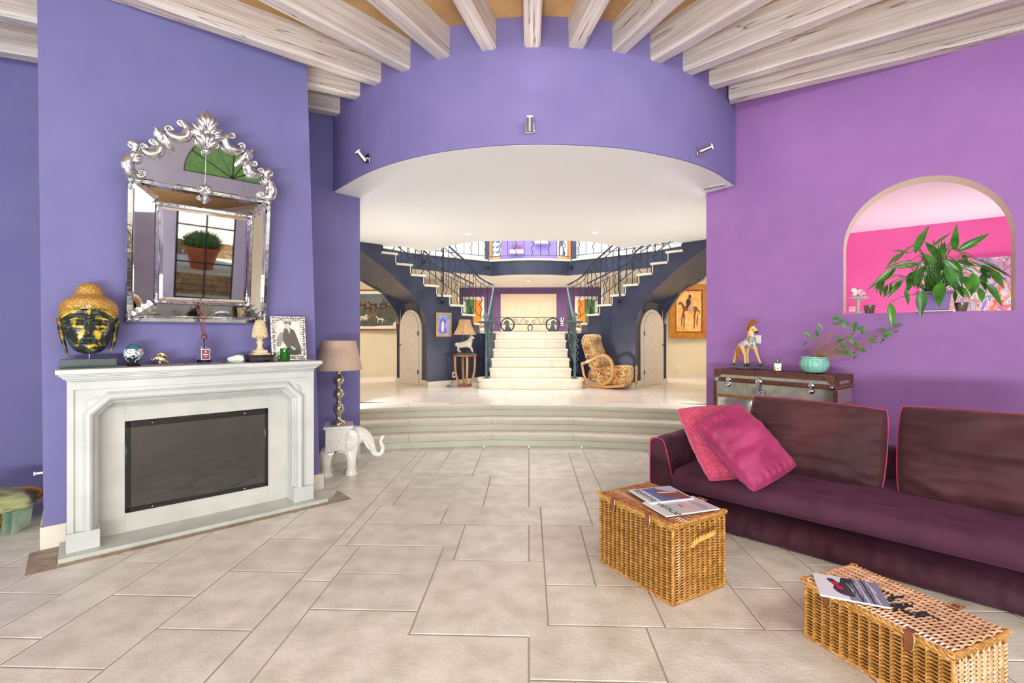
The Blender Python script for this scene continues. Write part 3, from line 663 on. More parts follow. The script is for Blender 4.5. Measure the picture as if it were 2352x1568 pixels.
# finial on dark plinth
g = thing('pinecone_finial', 'carved cream stone pinecone finial on the dark wooden plinth', 'finial', MF(597, -.19)@T(0, 0, .06)@S(1.34, 1.34, 1.8))
m_fin = PM('carved_cream_stone', (222, 206, 166), (206, 188, 148), 25, .7, bump=.2, bscale=90)
mb = MB(); box(mb, -.05, .05, -.05, .05, 0, .008); box(mb, -.036, .036, -.036, .036, .008, .022)
lathe(mb, [(.03, .022), (.022, .028), (.016, .036), (.014, .044), (.018, .052), (.022, .057), (.018, .064), (.013, .068), (.02, .074), (.033, .084), (.038, .09), (.034, .09)], 24)
mb.build('pedestal', m_fin, g, 40, bevel=.0015)
mb = MB(); lathe(mb, [(.02, .084), (.034, .092), (.038, .11), (.034, .135), (.022, .155), (.008, .166), (0, .168)], 20)
for r in range(8):
    t = r/8; zz = .09+.074*t; rr = .037*math.cos(t*1.25)**.7+.001
    for i in range(12):
        a = 2*PI*(i+.5*(r % 2))/12; ell(mb, (rr*math.cos(a), rr*math.sin(a), zz), (.0085*(1-.5*t), .0085*(1-.5*t), .011*(1-.3*t)), 6, 5)
mb.build('pinecone', m_fin, g, 50)
mb = MB()
for i in range(12):
    a = 2*PI*i/12; M_l = RZ(math.degrees(a)); mb.add([(.022, -.009, .078), (.022, .009, .078), (.040, .0095, .096), (.047, 0, .104), (.040, -.0095, .096)], [(0, 1, 2, 3, 4)], M_l); mb.add([(.020, -.009, .079), (.020, .009, .079), (.038, .0095, .098), (.045, 0, .104), (.038, -.0095, .098)], [(4, 3, 2, 1, 0)], M_l)
mb.build('leaf_cup', m_fin, g, 30)
g = thing('wooden_plinth', 'low dark wooden plinth carrying the cream finial', 'plinth', MF(597, -.19)@S(1.5, 1.5, 1.76))
m_dk = PM('dark_stained_wood', (58, 48, 44), (44, 36, 34), 20, .4)
mb = MB(); box(mb, -.066, .066, -.06, .06, .026, .034); box(mb, -.058, .058, -.052, .052, .008, .026); mb.build('plinth_body', m_dk, g, bevel=.0015)
for a in (-1, 1):
    for b in (-1, 1): mb = MB(); box(mb, a*.05-.012, a*.05+.012, b*.046-.01, b*.046+.01, 0, .008); mb.build('plinth_foot', m_dk, g)
# green glass
mb = MB(); lathe(mb, [(0, 0), (.029, 0), (.031, .004), (.0325, .062), (.030, .062), (.028, .008), (0, .008)], 28)
tag(mb.build('green_tumbler', PM('green_glass', (60, 165, 50), None, rough=.03, trans=.75, ior=1.35), None, 40, MF(655, -.27)@S(1.26, 1.26, 1.8)), 'small green glass tumbler in front of the silver photo frame', 'glass')
# photo frame
def portrait(mb, w_, h_, y):
    pass
g = thing('photo_frame', 'ornate silver frame with a black and white portrait photo', 'photo frame', MF(665, -.17, -4)@T(0, 0, .003)@RX(-11)@S(1.52, 1.52, 1.55))
FWd, FHt = .19, .255
m_silver = PM('embossed_silver', (205, 203, 190), (150, 148, 136), 70, .28, metal=.9, bump=.6, bscale=70, tex='voronoi', bdist=.004)
mb = MB(); b_ = .028
for a in [(-FWd/2, FWd/2, 0, b_), (-FWd/2, FWd/2, FHt-b_, FHt), (-FWd/2, -FWd/2+b_, b_, FHt-b_), (FWd/2-b_, FWd/2, b_, FHt-b_)]: box(mb, a[0], a[1], -.006, .006, a[2], a[3])
for i in range(64):                                  # embossed beads round the frame
    per = 2*(FWd+FHt); s_ = per*i/64
    if s_ < FWd: p = (-FWd/2+s_, b_/2)
    elif s_ < FWd+FHt: p = (FWd/2-b_/2, s_-FWd)
    elif s_ < 2*FWd+FHt: p = (FWd/2-(s_-FWd-FHt), FHt-b_/2)
    else: p = (-FWd/2+b_/2, FHt-(s_-2*FWd-FHt))
    ell(mb, (max(-FWd/2+.012, min(FWd/2-.012, p[0])), -.006, max(.012, min(FHt-.012, p[1]))), (.008, .005, .01), 7, 5)
mb.build('silver_border', m_silver, g)
mb = MB(); box(mb, -FWd/2+.02, FWd/2-.02, -.002, .004, .02, FHt-.02); po = mb.build('photograph', PM('photo_paper', (226, 224, 214), (206, 202, 192), 4, .3), g)
grey = [PM('photo_grey_%d' % i, c, None, rough=.4) for i, c in enumerate([(150, 142, 130), (82, 76, 68), (58, 54, 50), (200, 192, 178), (110, 104, 94)])]
gi = 0
def flat(mb, pts, y, k=4, m=0): mb.m = m; p = sm2(pts, k) if k else pts; plate(mb, p, y-.0004, y)
mb = MB()
flat(mb, [(-.062, .08), (-.04, .09), (-.028, .14), (-.035, .165), (-.052, .15), (-.066, .11)], -.0024, 4, 0)       # tree
flat(mb, [(-.03, .15), (-.02, .185), (0, .19), (.03, .175), (.045, .14), (.06, .09), (.072, .04), (.03, .03), (-.005, .04), (-.01, .075), (-.03, .11)], -.0028, 4, 1)   # coat
flat(mb, [(-.004, .186), (.004, .15), (.012, .182)], -.0032, 0, 3)
flat(mb, [(-.018, .21), (-.018, .192), (-.006, .182), (.008, .186), (.012, .205), (.008, .218)], -.0032, 4, 3)   # face
flat(mb, [(-.022, .214), (-.016, .232), (0, .24), (.014, .232), (.018, .212), (.010, .206), (.002, .216), (-.010, .212)], -.0036, 4, 4)   # cap and hair
flat(mb, [(.01, .085), (.022, .078), (.034, .07), (.036, .06), (.022, .06), (.012, .072)], -.0034, 4, 3)
flat(mb, [(-.01, .035), (-.006, .07), (.02, .062), (.05, .06), (.074, .04), (.074, .032), (-.01, .032)], -.0032, 4, 2)
mb.build('portrait_figure', grey, po, 0)
mb = MB(); mb.add([(-.02, .006, .16), (.02, .006, .16), (.03, .09, .012), (-.03, .09, .012)], [(0, 1, 2, 3)]); mb.build('frame_strut', m_black, g)
# ================================================================ MIRROR
MR = CH @ T(.459, -.035, 1.592) @ RX(7.6)
g = thing('wall_mirror', 'tall ornate glass-framed mirror with scrolled crest above the fireplace', 'mirror', MR)
m_mir = PM('mirror_glass', (228, 228, 230), None, rough=.02, metal=1)
m_mir2 = PM('bevelled_mirror_strip', (222, 224, 228), (198, 202, 206), 12, .07, metal=1, bump=.08, bscale=25)
m_orn = PM('silvered_glass_ornament', (226, 228, 228), (180, 182, 182), 30, .22, metal=.9, bump=.35, bscale=45, bdist=.006)
MW, MH = .985, 1.075
ix0, ix1, iz0, iz1 = .165, .835, .15, .925; yf = -.075
mb = MB(); box(mb, 0, MW, -.012, .03, 0, MH); mb.build('backing_board', PM('mirror_backing', (120, 112, 100), None, rough=.7), g)
ow = .045
for a in [(0, MW, 0, ow), (0, MW, MH-ow, MH), (0, ow, ow, MH-ow), (MW-ow, MW, ow, MH-ow)]:
    mb = MB(); horiz = a[1]-a[0] > a[3]-a[2]; c0, c1, c2, c3 = a
    e = .01
    mb.add([(c0, -.014, c2), (c1, -.014, c2), (c1, -.014, c3), (c0, -.014, c3), (c0+e, -.032, c2+e), (c1-e, -.032, c2+e), (c1-e, -.032, c3-e), (c0+e, -.032, c3-e)],
           [(4, 5, 6, 7), (0, 1, 5, 4), (1, 2, 6, 5), (2, 3, 7, 6), (3, 0, 4, 7)]); mb.build('outer_strip', m_mir2, g)
q4 = [((ow, ow), (MW-ow, ow), (ix1, iz0), (ix0, iz0)), ((MW-ow, ow), (MW-ow, MH-ow), (ix1, iz1), (ix1, iz0)), ((MW-ow, MH-ow), (ow, MH-ow), (ix0, iz1), (ix1, iz1)), ((ow, MH-ow), (ow, ow), (ix0, iz0), (ix0, iz1))]
for q_ in q4:
    mb = MB(); (a, b, c, d) = q_; mb.add([(a[0], -.016, a[1]), (b[0], -.016, b[1]), (c[0], yf, c[1]), (d[0], yf, d[1])], [(0, 1, 2, 3)]); mb.build('sloping_panel', m_mir, g, 0)
iw = .036
for a in [(ix0, ix1, iz0, iz0+iw), (ix0, ix1, iz1-iw, iz1), (ix0, ix0+iw, iz0+iw, iz1-iw), (ix1-iw, ix1, iz0+iw, iz1-iw)]:
    mb = MB(); e = .008; c0, c1, c2, c3 = a
    mb.add([(c0, yf, c2), (c1, yf, c2), (c1, yf, c3), (c0, yf, c3), (c0+e, yf-.016, c2+e), (c1-e, yf-.016, c2+e), (c1-e, yf-.016, c3-e), (c0+e, yf-.016, c3-e)],
           [(4, 5, 6, 7), (0, 1, 5, 4), (1, 2, 6, 5), (2, 3, 7, 6), (3, 0, 4, 7)]); mb.build('inner_strip', m_mir2, g)
mb = MB(); a = ix0+iw; b = ix1-iw; c = iz0+iw; d = iz1-iw; e = .02
mb.add([(a, yf+.004, c), (b, yf+.004, c), (b, yf+.004, d), (a, yf+.004, d), (a+e, yf, c+e), (b-e, yf, c+e), (b-e, yf, d-e), (a+e, yf, d-e)], [(4, 5, 6, 7), (0, 1, 5, 4), (1, 2, 6, 5), (2, 3, 7, 6), (3, 0, 4, 7)])
mb.build('mirror_plate', m_mir, g, 0)
# clasps
def rosette(mb, x, z, y, r=.014):
    ell(mb, (x, y, z), (r*.5, .008, r*.5), 8, 6)
    for i in range(6): ell(mb, (x+r*.75*math.cos(i*PI/3), y, z+r*.75*math.sin(i*PI/3)), (r*.36, .005, r*.36), 7, 5)
for (x, z, y) in [(ow/2, ow/2, -.034), (MW-ow/2, ow/2, -.034), (ow/2, MH-ow/2, -.034), (MW-ow/2, MH-ow/2, -.034), (ow/2, MH*.5, -.034), (MW-ow/2, MH*.5, -.034), (MW/2, ow/2, -.034),
                  (ix0+iw/2, iz0+iw/2, yf-.018), (ix1-iw/2, iz0+iw/2, yf-.018), (ix0+iw/2, iz1-iw/2, yf-.018), (ix1-iw/2, iz1-iw/2, yf-.018)]:
    mb = MB(); rosette(mb, x, z, y)
    sx_ = 1 if x < MW/2 else -1; sz_ = 1 if z < MH/2 else -1
    if z != MH*.5 and x != MW/2:
        for dx, dz in ((sx_, 0), (0, sz_)):
            L_ = .075; pts = [(x+dx*L_*t, y+.002, z+dz*L_*t) for t in [i/8 for i in range(9)]]; tube(mb, pts, [.017, .018, .014, .009, .008, .010, .013, .008, .003], 8)
    mb.build('rosette_clasp', m_orn, g, 60)
for (x, z, X2, Z2) in [(ow, ow, ix0, iz0), (MW-ow, ow, ix1, iz0), (MW-ow, MH-ow, ix1, iz1), (ow, MH-ow, ix0, iz1)]:   # wavy leaf at each mitre
    mb = MB(); n = 12
    for s in (-1, 1):
        d = Vector((X2-x, Z2-z)).normalized(); nn = Vector((-d.y, d.x))*s; vs = []
        for i in range(n+1):
            t = i/n; c = Vector((x+(X2-x)*t, z+(Z2-z)*t)); yy = -.02+(yf+.018)*t-.006; wv = .034+.01*math.sin(t*22); vs += [(c.x, yy-.006, c.y), (c.x+nn.x*wv, yy+.004, c.y+nn.y*wv)]
        mb.add(vs, [(2*i, 2*i+1, 2*i+3, 2*i+2) if s < 0 else (2*i, 2*i+2, 2*i+3, 2*i+1) for i in range(n)])
    mb.build('corner_leaf', m_orn, g, 60)
# crest plate
cx = MW/2
def cr_half():
    return [(0, MH-.01), (.02, MH+.12), (.10, MH+.19), (.16, MH+.27), (.24, MH+.33), (.32, MH+.37), (.40, MH+.375), (cx, MH+.33)]
hl = cr_half(); hp_ = hl+[(MW-x, z) for x, z in hl[::-1][1:]]
mb = MB(); plate(mb, hp_, -.022, -.008); mb.build('crest_plate', m_mir, g, 0)
mb = MB(); tube(mb, [(cx, -.024, MH), (cx, -.024, MH+.33)], .003, 5); mb.build('crest_seam', m_orn, g)
def scroll(pts, r0=.02, kind='scroll_ornament', y=-.036, spir=None):
    mb = MB(); p = smoothpath([(x, y, z) for x, z in pts], 6); n = len(p)
    tube(mb, p, [1.25*r0*(.35+.85*math.sin(PI*(.12+.76*i/(n-1)))) for i in range(n)], 10)
    for sp in (spir or []):
        c, r, st_, fl = sp; q_ = spiral((c[0], y-.006, c[1]), r, 1.4, st_, 22, fl); tube(mb, q_, [.014*(1-.5*i/22) for i in range(23)], 8); ell(mb, (c[0], y-.014, c[1]), .008, 8, 6)
    return mb
def leaffan(cx_, cz_, specs, y=-.04, w_=.026):
    mb = MB()
    for ang, L_ in specs:
        a = R_(ang); n = 7; pts = []
        for i in range(n): t = i/(n-1); pts.append((cx_+math.cos(a)*L_*t, y-.012*math.sin(PI*t*.8), cz_+math.sin(a)*L_*t))
        tube(mb, pts, [w_*v for v in (.5, .8, 1.0, 1.05, .95, .7, .3)], 8)
    return mb
def mir(pts, s): return [(x if s > 0 else MW-x, z) for x, z in pts]
B = MH
for s in (1, -1):
    fx = lambda x: x if s > 0 else MW-x
    sp = lambda x, z, r, st_, f_: ((fx(x), z), r, st_ if s > 0 else PI-st_, f_*s)
    scroll(mir([(.06, B+.02), (.018, B+.03), (.004, B+.09), (.025, B+.15)], s), .03, spir=[sp(.085, B+.035, .035, PI, 1)]).build('scroll_ornament', m_orn, g, 60)
    rb = MB(); rosette(rb, fx(.085), B+.035, -.05, .022); rb.build('rosette', m_orn, g, 60)
    leaffan(fx(.03), B+.11, [((60 if s > 0 else 120)+d, .09-.0006*abs(d)) for d in (-50, -25, 0, 22)], -.04, .02).build('leaf_ornament', m_orn, g, 60)
    scroll(mir([(.03, B+.155), (.055, B+.21), (.03, B+.235), (.015, B+.215)], s), .022, spir=[sp(.03, B+.215, .026, 0, 1)]).build('scroll_ornament', m_orn, g, 60)
    scroll(mir([(.09, B+.205), (.13, B+.185), (.18, B+.2), (.195, B+.25), (.165, B+.285)], s), .024, spir=[sp(.095, B+.222, .026, 0, 1), sp(.15, B+.278, .026, 0, -1)]).build('scroll_ornament', m_orn, g, 60)
    scroll(mir([(.12, B+.185), (.17, B+.17), (.2, B+.165)], s), .014).build('scroll_ornament', m_orn, g, 60)
    a0 = 0 if s > 0 else 180
    mb = MB(); outl = [(.145, B+.41), (.165, B+.395), (.195, B+.38), (.21, B+.385), (.235, B+.345), (.255, B+.31), (.285, B+.27), (.300, B+.225), (.285, B+.215), (.26, B+.235), (.225, B+.245), (.205, B+.25), (.185, B+.285), (.16, B+.31), (.155, B+.34), (.16, B+.37)]
    o2 = mir([(x, z) for x, z in outl], s); c2 = (sum(p[0] for p in o2)/len(o2), sum(p[1] for p in o2)/len(o2)); vs = [(x, -.02, z) for x, z in o2]+[((x-c2[0])*.72+c2[0], -.045, (z-c2[1])*.72+c2[1]) for x, z in o2]; n = len(o2)
    fs = [((i, (i+1) % n, n+(i+1) % n, n+i) if s < 0 else (i, n+i, n+(i+1) % n, (i+1) % n)) for i in range(n)]+[[n+i for i in (range(n) if s < 0 else range(n-1, -1, -1))]]
    mb.add(vs, [f_[::-1] for f_ in fs]); ell(mb, (c2[0]-s*.012, -.046, c2[1]+.01), (.012, .006, .028), 10, 6, None); mb.build('shell_ornament', m_orn, g, 60)
    scroll(mir([(.235, B+.37), (.29, B+.345), (.35, B+.36), (.365, B+.42), (.335, B+.465)], s), .026, spir=[sp(.245, B+.39, .028, 0, 1), sp(.32, B+.46, .028, 0, -1)]).build('scroll_ornament', m_orn, g, 60)
    scroll(mir([(.36, B+.38), (.40, B+.415), (.44, B+.40), (.455, B+.355), (.43, B+.335)], s), .027, spir=[sp(.432, B+.352, .026, 0, -1)]).build('scroll_ornament', m_orn, g, 60)
    leaffan(fx(.475), B+.40, [((125 if s > 0 else 55)+d*s, L_) for d, L_ in ((30, .10), (12, .115), (-10, .11))], -.04, .024).build('leaf_ornament', m_orn, g, 60)
leaffan(cx, B+.43, [(58, .13), (74, .155), (90, .165), (106, .155), (122, .13)], -.045, .026).build('crest_plume', m_orn, g, 60)
mb = leaffan(cx, B+.31, [(90, .13), (70, .14), (110, .14), (48, .12), (132, .12), (265, .05)], -.05, .026); ell(mb, (cx, -.06, B+.43), (.03, .014, .03), 12, 8)
for k_ in range(4): ell(mb, (cx, -.07, B+.33+.028*k_), (.010, .008, .010), 8, 6)
mb.build('crest_stem', m_orn, g, 60)
mb = leaffan(cx, B-.035, [(90, .075), (60, .07), (120, .07), (25, .06), (155, .06), (270, .07)], -.045, .022); ell(mb, (cx, -.055, B-.03), (.018, .014, .018), 10, 8); mb.build('centre_clasp', m_orn, g, 60)
# ================================================================ ELEPHANT STOOL, LAMP, CORD
m_cer = PM('white_glazed_ceramic', (238, 236, 226), (228, 226, 214), 8, .12, coat=.8)
ME = T(W(-1.84, 5.22))@RZ(20)
g = thing('elephant_stool', 'white glazed ceramic elephant stool with raised trunk by the chimney', 'stool', ME)
nd = [(-.15, 0, .33, .115), (-.02, 0, .345, .12), (.10, 0, .35, .11), (.20, 0, .425, .10), (.275, 0, .37, .07), (.31, 0, .28, .044), (.335, 0, .20, .038), (.375, 0, .165, .034), (.42, 0, .185, .03), (.435, 0, .25, .025), (.405, 0, .31, .021), (.42, 0, .355, .019), (.45, 0, .375, .017),
      (-.15, .085, .18, .055), (-.15, .085, .035, .052), (-.15, -.085, .18, .055), (-.15, -.085, .035, .052), (.10, .085, .18, .055), (.10, .085, .035, .052), (.10, -.085, .18, .055), (.10, -.085, .035, .052)]
ed_ = [(i, i+1) for i in range(12)]+[(0, 13), (13, 14), (0, 15), (15, 16), (2, 17), (17, 18), (2, 19), (19, 20)]
mb = MB(); mb.add(*skin(nd, ed_)); 
for x in (-.15, .10):
    for s in (-1, 1): lathe(mb, [(0, 0), (.06, 0), (.062, .012), (.05, .05), (.045, .08)], 14, T(x, s*.085, 0)); [ell(mb, (x+.05, s*.085+d, .014), (.014, .012, .014), 6, 5) for d in (-.028, 0, .028)]
mb.build('elephant_body', m_cer, g, 60)
for s in (-1, 1):
    mb = MB(); ell(mb, (.125, s*.125, .395), (.07, .014, .095), 18, 12, RZ(s*10)); ell(mb, (.10, s*.128, .335), (.042, .012, .065), 12, 8, RZ(s*10)); mb.build('elephant_ear', m_cer, g, 60)
    mb = MB(); tube(mb, smoothpath([(.24, s*.045, .34), (.27, s*.055, .28), (.31, s*.055, .245), (.35, s*.045, .25)], 4), [.016]*8+[.012, .010, .008, .006, .004], 8); mb.build('tusk', m_cer, g, 60)
    mb = MB(); ell(mb, (.235, s*.062, .425), .008, 8, 6); mb.build('eye', m_cer, g)
mb = MB()
for s in (-1, 1):
    def dr(u, v, s=s):
        x = -.155+.255*u; f_ = 1-abs(2*u-1); fold = .006*math.sin(8*PI*(abs(2*u-1)+v*.6)); return (x, s*(.135+fold*(v)), .50-(.24-.02*f_)*v)
    gridsurf(mb, dr, 40, 20, flip=(s > 0))
mb.add([(-.155, -.135, .5), (.10, -.135, .5), (.10, .135, .5), (-.155, .135, .5)], [(0, 1, 2, 3)]); box(mb, -.15, .095, -.14, .14, .39, .485)
mb.build('draped_blanket', m_cer, g, 50)
mb = MB(); box(mb, -.175, .12, -.155, .155, .50, .53); mb.build('seat_slab', m_cer, g, bevel=.006)
ML = T(PX(771, 5.2, .5305))
ML = ME @ T(-.03, 0, .5305)
g = thing('table_lamp', 'table lamp with taupe shade and bulbous mercury-glass stem on the elephant stool', 'lamp', ML)
s_ = .00473
pf = [(0, 0), (17, 0), (18, 3), (15, 7), (7, 10), (5, 14), (5.5, 19), (9, 27), (13, 34), (11, 42), (6, 48), (4, 52), (5, 57), (9.5, 62), (12.6, 67), (10, 75), (5, 81), (3.8, 85), (5, 89), (10, 94), (12.6, 99), (10, 107), (4.5, 113), (4, 117), (7.5, 122), (7.5, 124), (0, 124)]
mb = MB(); lathe(mb, [(a*s_, b*s_) for a, b in pf], 28); mb.build('mercury_glass_stem', PM('mercury_glass', (205, 200, 182), (170, 160, 136), 20, .14, metal=.9, coat=.5), g, 60)
mb = MB(); hs0, hs1 = 124*s_, 190*s_; lathe(mb, [(52*s_, hs0), (38*s_, hs1), (37.3*s_, hs1), (51.3*s_, hs0), (52*s_, hs0)], 48)
mb.build('lamp_shade', PM('taupe_velvet_shade', (196, 172, 152), (186, 162, 142), 6, .9, sheen=.3), g, 50)
mb = MB()
for i in range(3): tube(mb, [(0, 0, hs1-.02), (37*s_*math.cos(i*2.1), 37*s_*math.sin(i*2.1), hs1-.012)], .002, 5)
tube(mb, [(0, 0, hs0), (0, 0, hs1-.015)], .006, 8); ell(mb, (0, 0, hs1-.09), (.025, .025, .035), 12, 8); mb.build('bulb_holder', m_plastic, g)
mb = MB(); tube(mb, smoothpath([(-.1, .16, .5), (-.09, .18, .3), (.0, .19, .12), (.02, .18, .02), (-.08, .12, .008), (.05, .05, .008), (.0, .16, .008), (-.2, .2, .01)], 6), .003, 5, M=ME)
tag(mb.build('power_flex', PM('clear_grey_cord', (190, 188, 180), None, rough=.4)), 'thin pale cord lying on the floor behind the elephant stool', 'cord')
# ================================================================ LOG BASKET IN THE ALCOVE
MK = T(W(-4.20, 3.80))
g = thing('log_basket', 'round yellow wicker basket in the alcove left of the chimney', 'basket', MK)
m_wick = PM('golden_willow', (206, 168, 92), (160, 116, 50), 60, .5, vcol=True)
m_wick_d = PM('willow_shadow_core', (96, 62, 28), None, rough=.9)
mb = MB(); nst = 26
for r_ in range(24):
    t = r_/23; rr = .23+.13*t; z = .012+.155*t; v = random.uniform(.75, 1.1) if (r_ % 4) else .55; mb.col = (v, v*.97, v*.9)
    tube(mb, [((rr+.006*math.cos(nst*PI*i/ (nst*3) *3 + PI*(r_ % 2)))*math.cos(2*PI*i/(nst*3)), (rr+.006*math.cos(nst*PI*i/(nst*3)*3+PI*(r_ % 2)))*math.sin(2*PI*i/(nst*3)), z) for i in range(nst*3)], .0042, 5, True)
mb.col = (.4, .35, .3); lathe(mb, [(0, .004), (.222, .004), (.352, .165), (.345, .168), (.21, .012), (0, .012)], 40)
mb.build('basket_bowl', m_wick, g, 60)
mb = MB(); mb.col = (1.05, 1.02, .95)
for k_ in range(3): tube(mb, [((.362+.012*math.cos(9*2*PI*i/120*2+k_*2.1))*math.cos(2*PI*i/120), (.362+.012*math.cos(9*2*PI*i/120*2+k_*2.1))*math.sin(2*PI*i/120), .172+.012*math.sin(9*2*PI*i/120*2+k_*2.1)) for i in range(120)], .008, 6, True)
mb.build('braided_rim', m_wick, g, 60)
mb = MB()
def bag(u, v):
    a, b = 2*PI*u, PI*v; d = Vector((math.cos(a)*math.sin(b), math.sin(a)*math.sin(b), math.cos(b))); r = 1+.22*noise.noise(d*1.6+Vector((3, 1, 2)))+.07*noise.noise(d*6); r += .03*math.sin(9*d.x+6*d.y)
    return (d.x*.33*r+.17, d.y*.20*r-.09, max(-.04, d.z*.095*r)+.215)
gridsurf(mb, bag, 60, 36, closed_u=True); tag(mb.build('canvas_bag', PM('olive_canvas', (170, 174, 124), (146, 148, 102), 5, .7, bump=.2, bscale=200), None, 60, MK), 'crumpled olive canvas bag lying in the round wicker basket', 'bag')
for k_, (dx, rz, lb) in enumerate([(.42, 38, 'glossy pale green magazine wedged between basket and chimney, nearest the basket'), (.475, 44, 'glossy pale green magazine wedged between basket and chimney, nearest the chimney')]):
    mb = MB(); gridsurf(mb, lambda u, v: (.03*math.sin(v*1.6), -.1+.2*u, .19*v), 6, 8); gridsurf(mb, lambda u, v: (.03*math.sin(v*1.6)-.006, -.1+.2*u, .19*v), 6, 8, flip=True)
    tag(mb.build('magazine', PM('glossy_green_cover', (150, 190, 165), (200, 220, 200), 8, .15), None, 60, MK@T(dx-.02, -.10, .003)@RZ(rz-30)@RX(6)), lb, 'magazine')
# small fittings by the chimney's left edge
Mn = CH
for nm, px, py, lb in (('round_knob', 95, 748, 'small white round knob at the left edge of the chimney'),):
    z = 1.5+(HY-py)*3.5/FPX; mb = MB(); lathe(mb, [(0, 0), (.016, 0), (.019, .006), (.016, .014), (0, .016)], 16, T(cl0-.0, .0, z)@T(0, .03, 0)@RY(-90)); tag(mb.build(nm, m_plastic, None, 40, CH), lb, 'knob')
mb = MB(); z = 1.5+(HY-1080)*3.45/FPX; tube(mb, [(cl0, .03, z), (cl0-.045, .03, z)], .008, 8); lathe(mb, [(0, 0), (.014, 0), (.014, .008), (0, .008)], 12, T(cl0-.045, .03, z)@RY(-90)); tag(mb.build('door_stop', m_plastic, None, 40, CH), 'white peg at knee height on the left edge of the chimney', 'peg')
mb = MB(); z = 1.5+(HY-495)*3.5/FPX; box(mb, cl0-.012, cl0+.006, .01, .04, z-.04, z+.04); tag(mb.build('wall_catch', m_plastic, None, 40, CH), 'small pale metal catch high on the left edge of the chimney', 'catch')
# ================================================================ SOFA
SF = T(W(1.634, 3.635))@RZ(-43)
g = thing('sofa', 'long plum velvet sofa with pink piping and low left arm', 'sofa', SF)
m_vel = PM('plum_velvet', (56, 22, 38), (76, 32, 50), 3.5, .75, sheen=.5, sheentint=(220, 150, 170), detail=3, bump=.7, bscale=7, bdist=.03)
m_velb = PM('plum_velvet_brown', (56, 26, 33), (84, 42, 46), 2.0, .75, sheen=.5, sheentint=(230, 170, 160), detail=3, bump=.12, bscale=8)
m_seat = PM('plum_ribbed_weave', (68, 28, 48), (80, 37, 58), 5, .8, sheen=.25, sheentint=(200, 120, 180), bump=.25, bscale=260)
m_pipe = PM('pink_piping', (196, 52, 108), None, rough=.6)
SL = 2.62
def fbm(x, y, z, s): return noise.noise((x*s, y*s, z*s))
def profile_run(prof, x0, x1, nx, disp):
    mb = MB(); k = len(prof); vs = []
    for i in range(nx+1):
        x = x0+(x1-x0)*i/nx
        for j, (y, z) in enumerate(prof): vs.append(disp(x, y, z, j))
    fs = [(i*k+j, (i+1)*k+j, (i+1)*k+(j+1) % k, i*k+(j+1) % k) for i in range(nx) for j in range(k)]
    fs += [list(range(k)), [nx*k+j for j in range(k-1, -1, -1)]]
    return mb.add(vs, fs)
def rr(y0, y1, z0, z1, r, n=6, ny=1):       # rounded rectangle in yz, starting front bottom, going up the front
    pts = []
    for cy, cz, a0 in ((y0+r, z0+r, 270), (y0+r, z1-r, 180), (y1-r, z1-r, 90), (y1-r, z0+r, 0)):
        for i in range(n+1): a = R_(a0-90*i/n); pts.append((cy+r*math.cos(a), cz+r*math.sin(a)))
        if cz > z0+r+.001 and cy < y0+r+.001 and ny > 1:
            for q in range(1, ny): pts.append((y0+r+(y1-y0-2*r)*q/ny, z1))
    return pts
tuf = [(x, y) for y in (.12, .34) for x in [(-.1 + .34*i + (.17 if y > .2 else 0)) for i in range(9)]]
def seatd(x, y, z, j):
    if z > .38:
        for a, b in tuf:
            d2 = ((x-a)/.07)**2+((y-b)/.05)**2; z -= .018*math.exp(-d2)
        z += .004*fbm(x, y, 0, 6)
    for sx_ in (.55, 1.6): z -= .006*math.exp(-((x-sx_)/.008)**2)*(z > .3); y += .004*math.exp(-((x-sx_)/.008)**2)*(y < 0)
    return (x, y+.004*fbm(x, 0, z, 4), z)
profile_run(rr(-.11, .92, .255, .418, .072, 7, 26), -.40, SL, 150, seatd).build('seat_cushion', m_seat, g, 60)
def based(x, y, z, j):
    if y < .3: y -= (.03*fbm(x, 0, z*.5, 5)+.03*fbm(x, 0, z*.6, 13))*(math.sin(PI*min(1, max(0, z/.24)))*.8+.2)
    return (x, y, z)
profile_run([(.03, 0.002), (-.005, .01), (-.02, .05), (-.012, .09), (.02, .135), (.07, .175), (.13, .20), (.2, .215), (1.0, .22), (1.0, 0.002)], -.38, SL, 170, based).build('base_skirt', m_vel, g, 60)
def arm_mesh():
    mb = MB(); pr = [(-.64, .004), (-.645, .3), (-.645, .59), (-.635, .622), (-.60, .634), (-.545, .628), (-.52, .61), (-.495, .53), (-.43, .28), (-.395, .2), (-.378, .12), (-.375, .004)]
    ny = 26; k = len(pr); vs = []
    for i in range(ny+1):
        t = i/ny; y = -.015+1.06*t; e = 1-.012*math.exp(-t*40)
        for x, z in pr: vs.append((x*e+(-.51)*(1-e)+.006*fbm(x*3, y, z, 4), y+(.012 if i == 0 else 0)*0, z*e+.01*(1-e)+.006*fbm(x, y, z, 6)*(z > .05)))
    fs = [(i*k+j, i*k+(j+1) % k, (i+1)*k+(j+1) % k, (i+1)*k+j) for i in range(ny) for j in range(k)]; fs += [list(range(k-1, -1, -1)), [ny*k+j for j in range(k)]]
    return mb.add(vs, fs), [(x, -.018, z) for x, z in pr]
mb, pr = arm_mesh(); arm = mb.build('armrest', m_vel, g, 50)
mb = MB(); tube(mb, smoothpath(pr[:11], 3), .0045, 6); mb.build('piping', m_pipe, arm)
mb = MB(); box(mb, -.60, SL, .90, 1.04, .0, .64); mb.build('sofa_back', m_vel, g, bevel=.03)
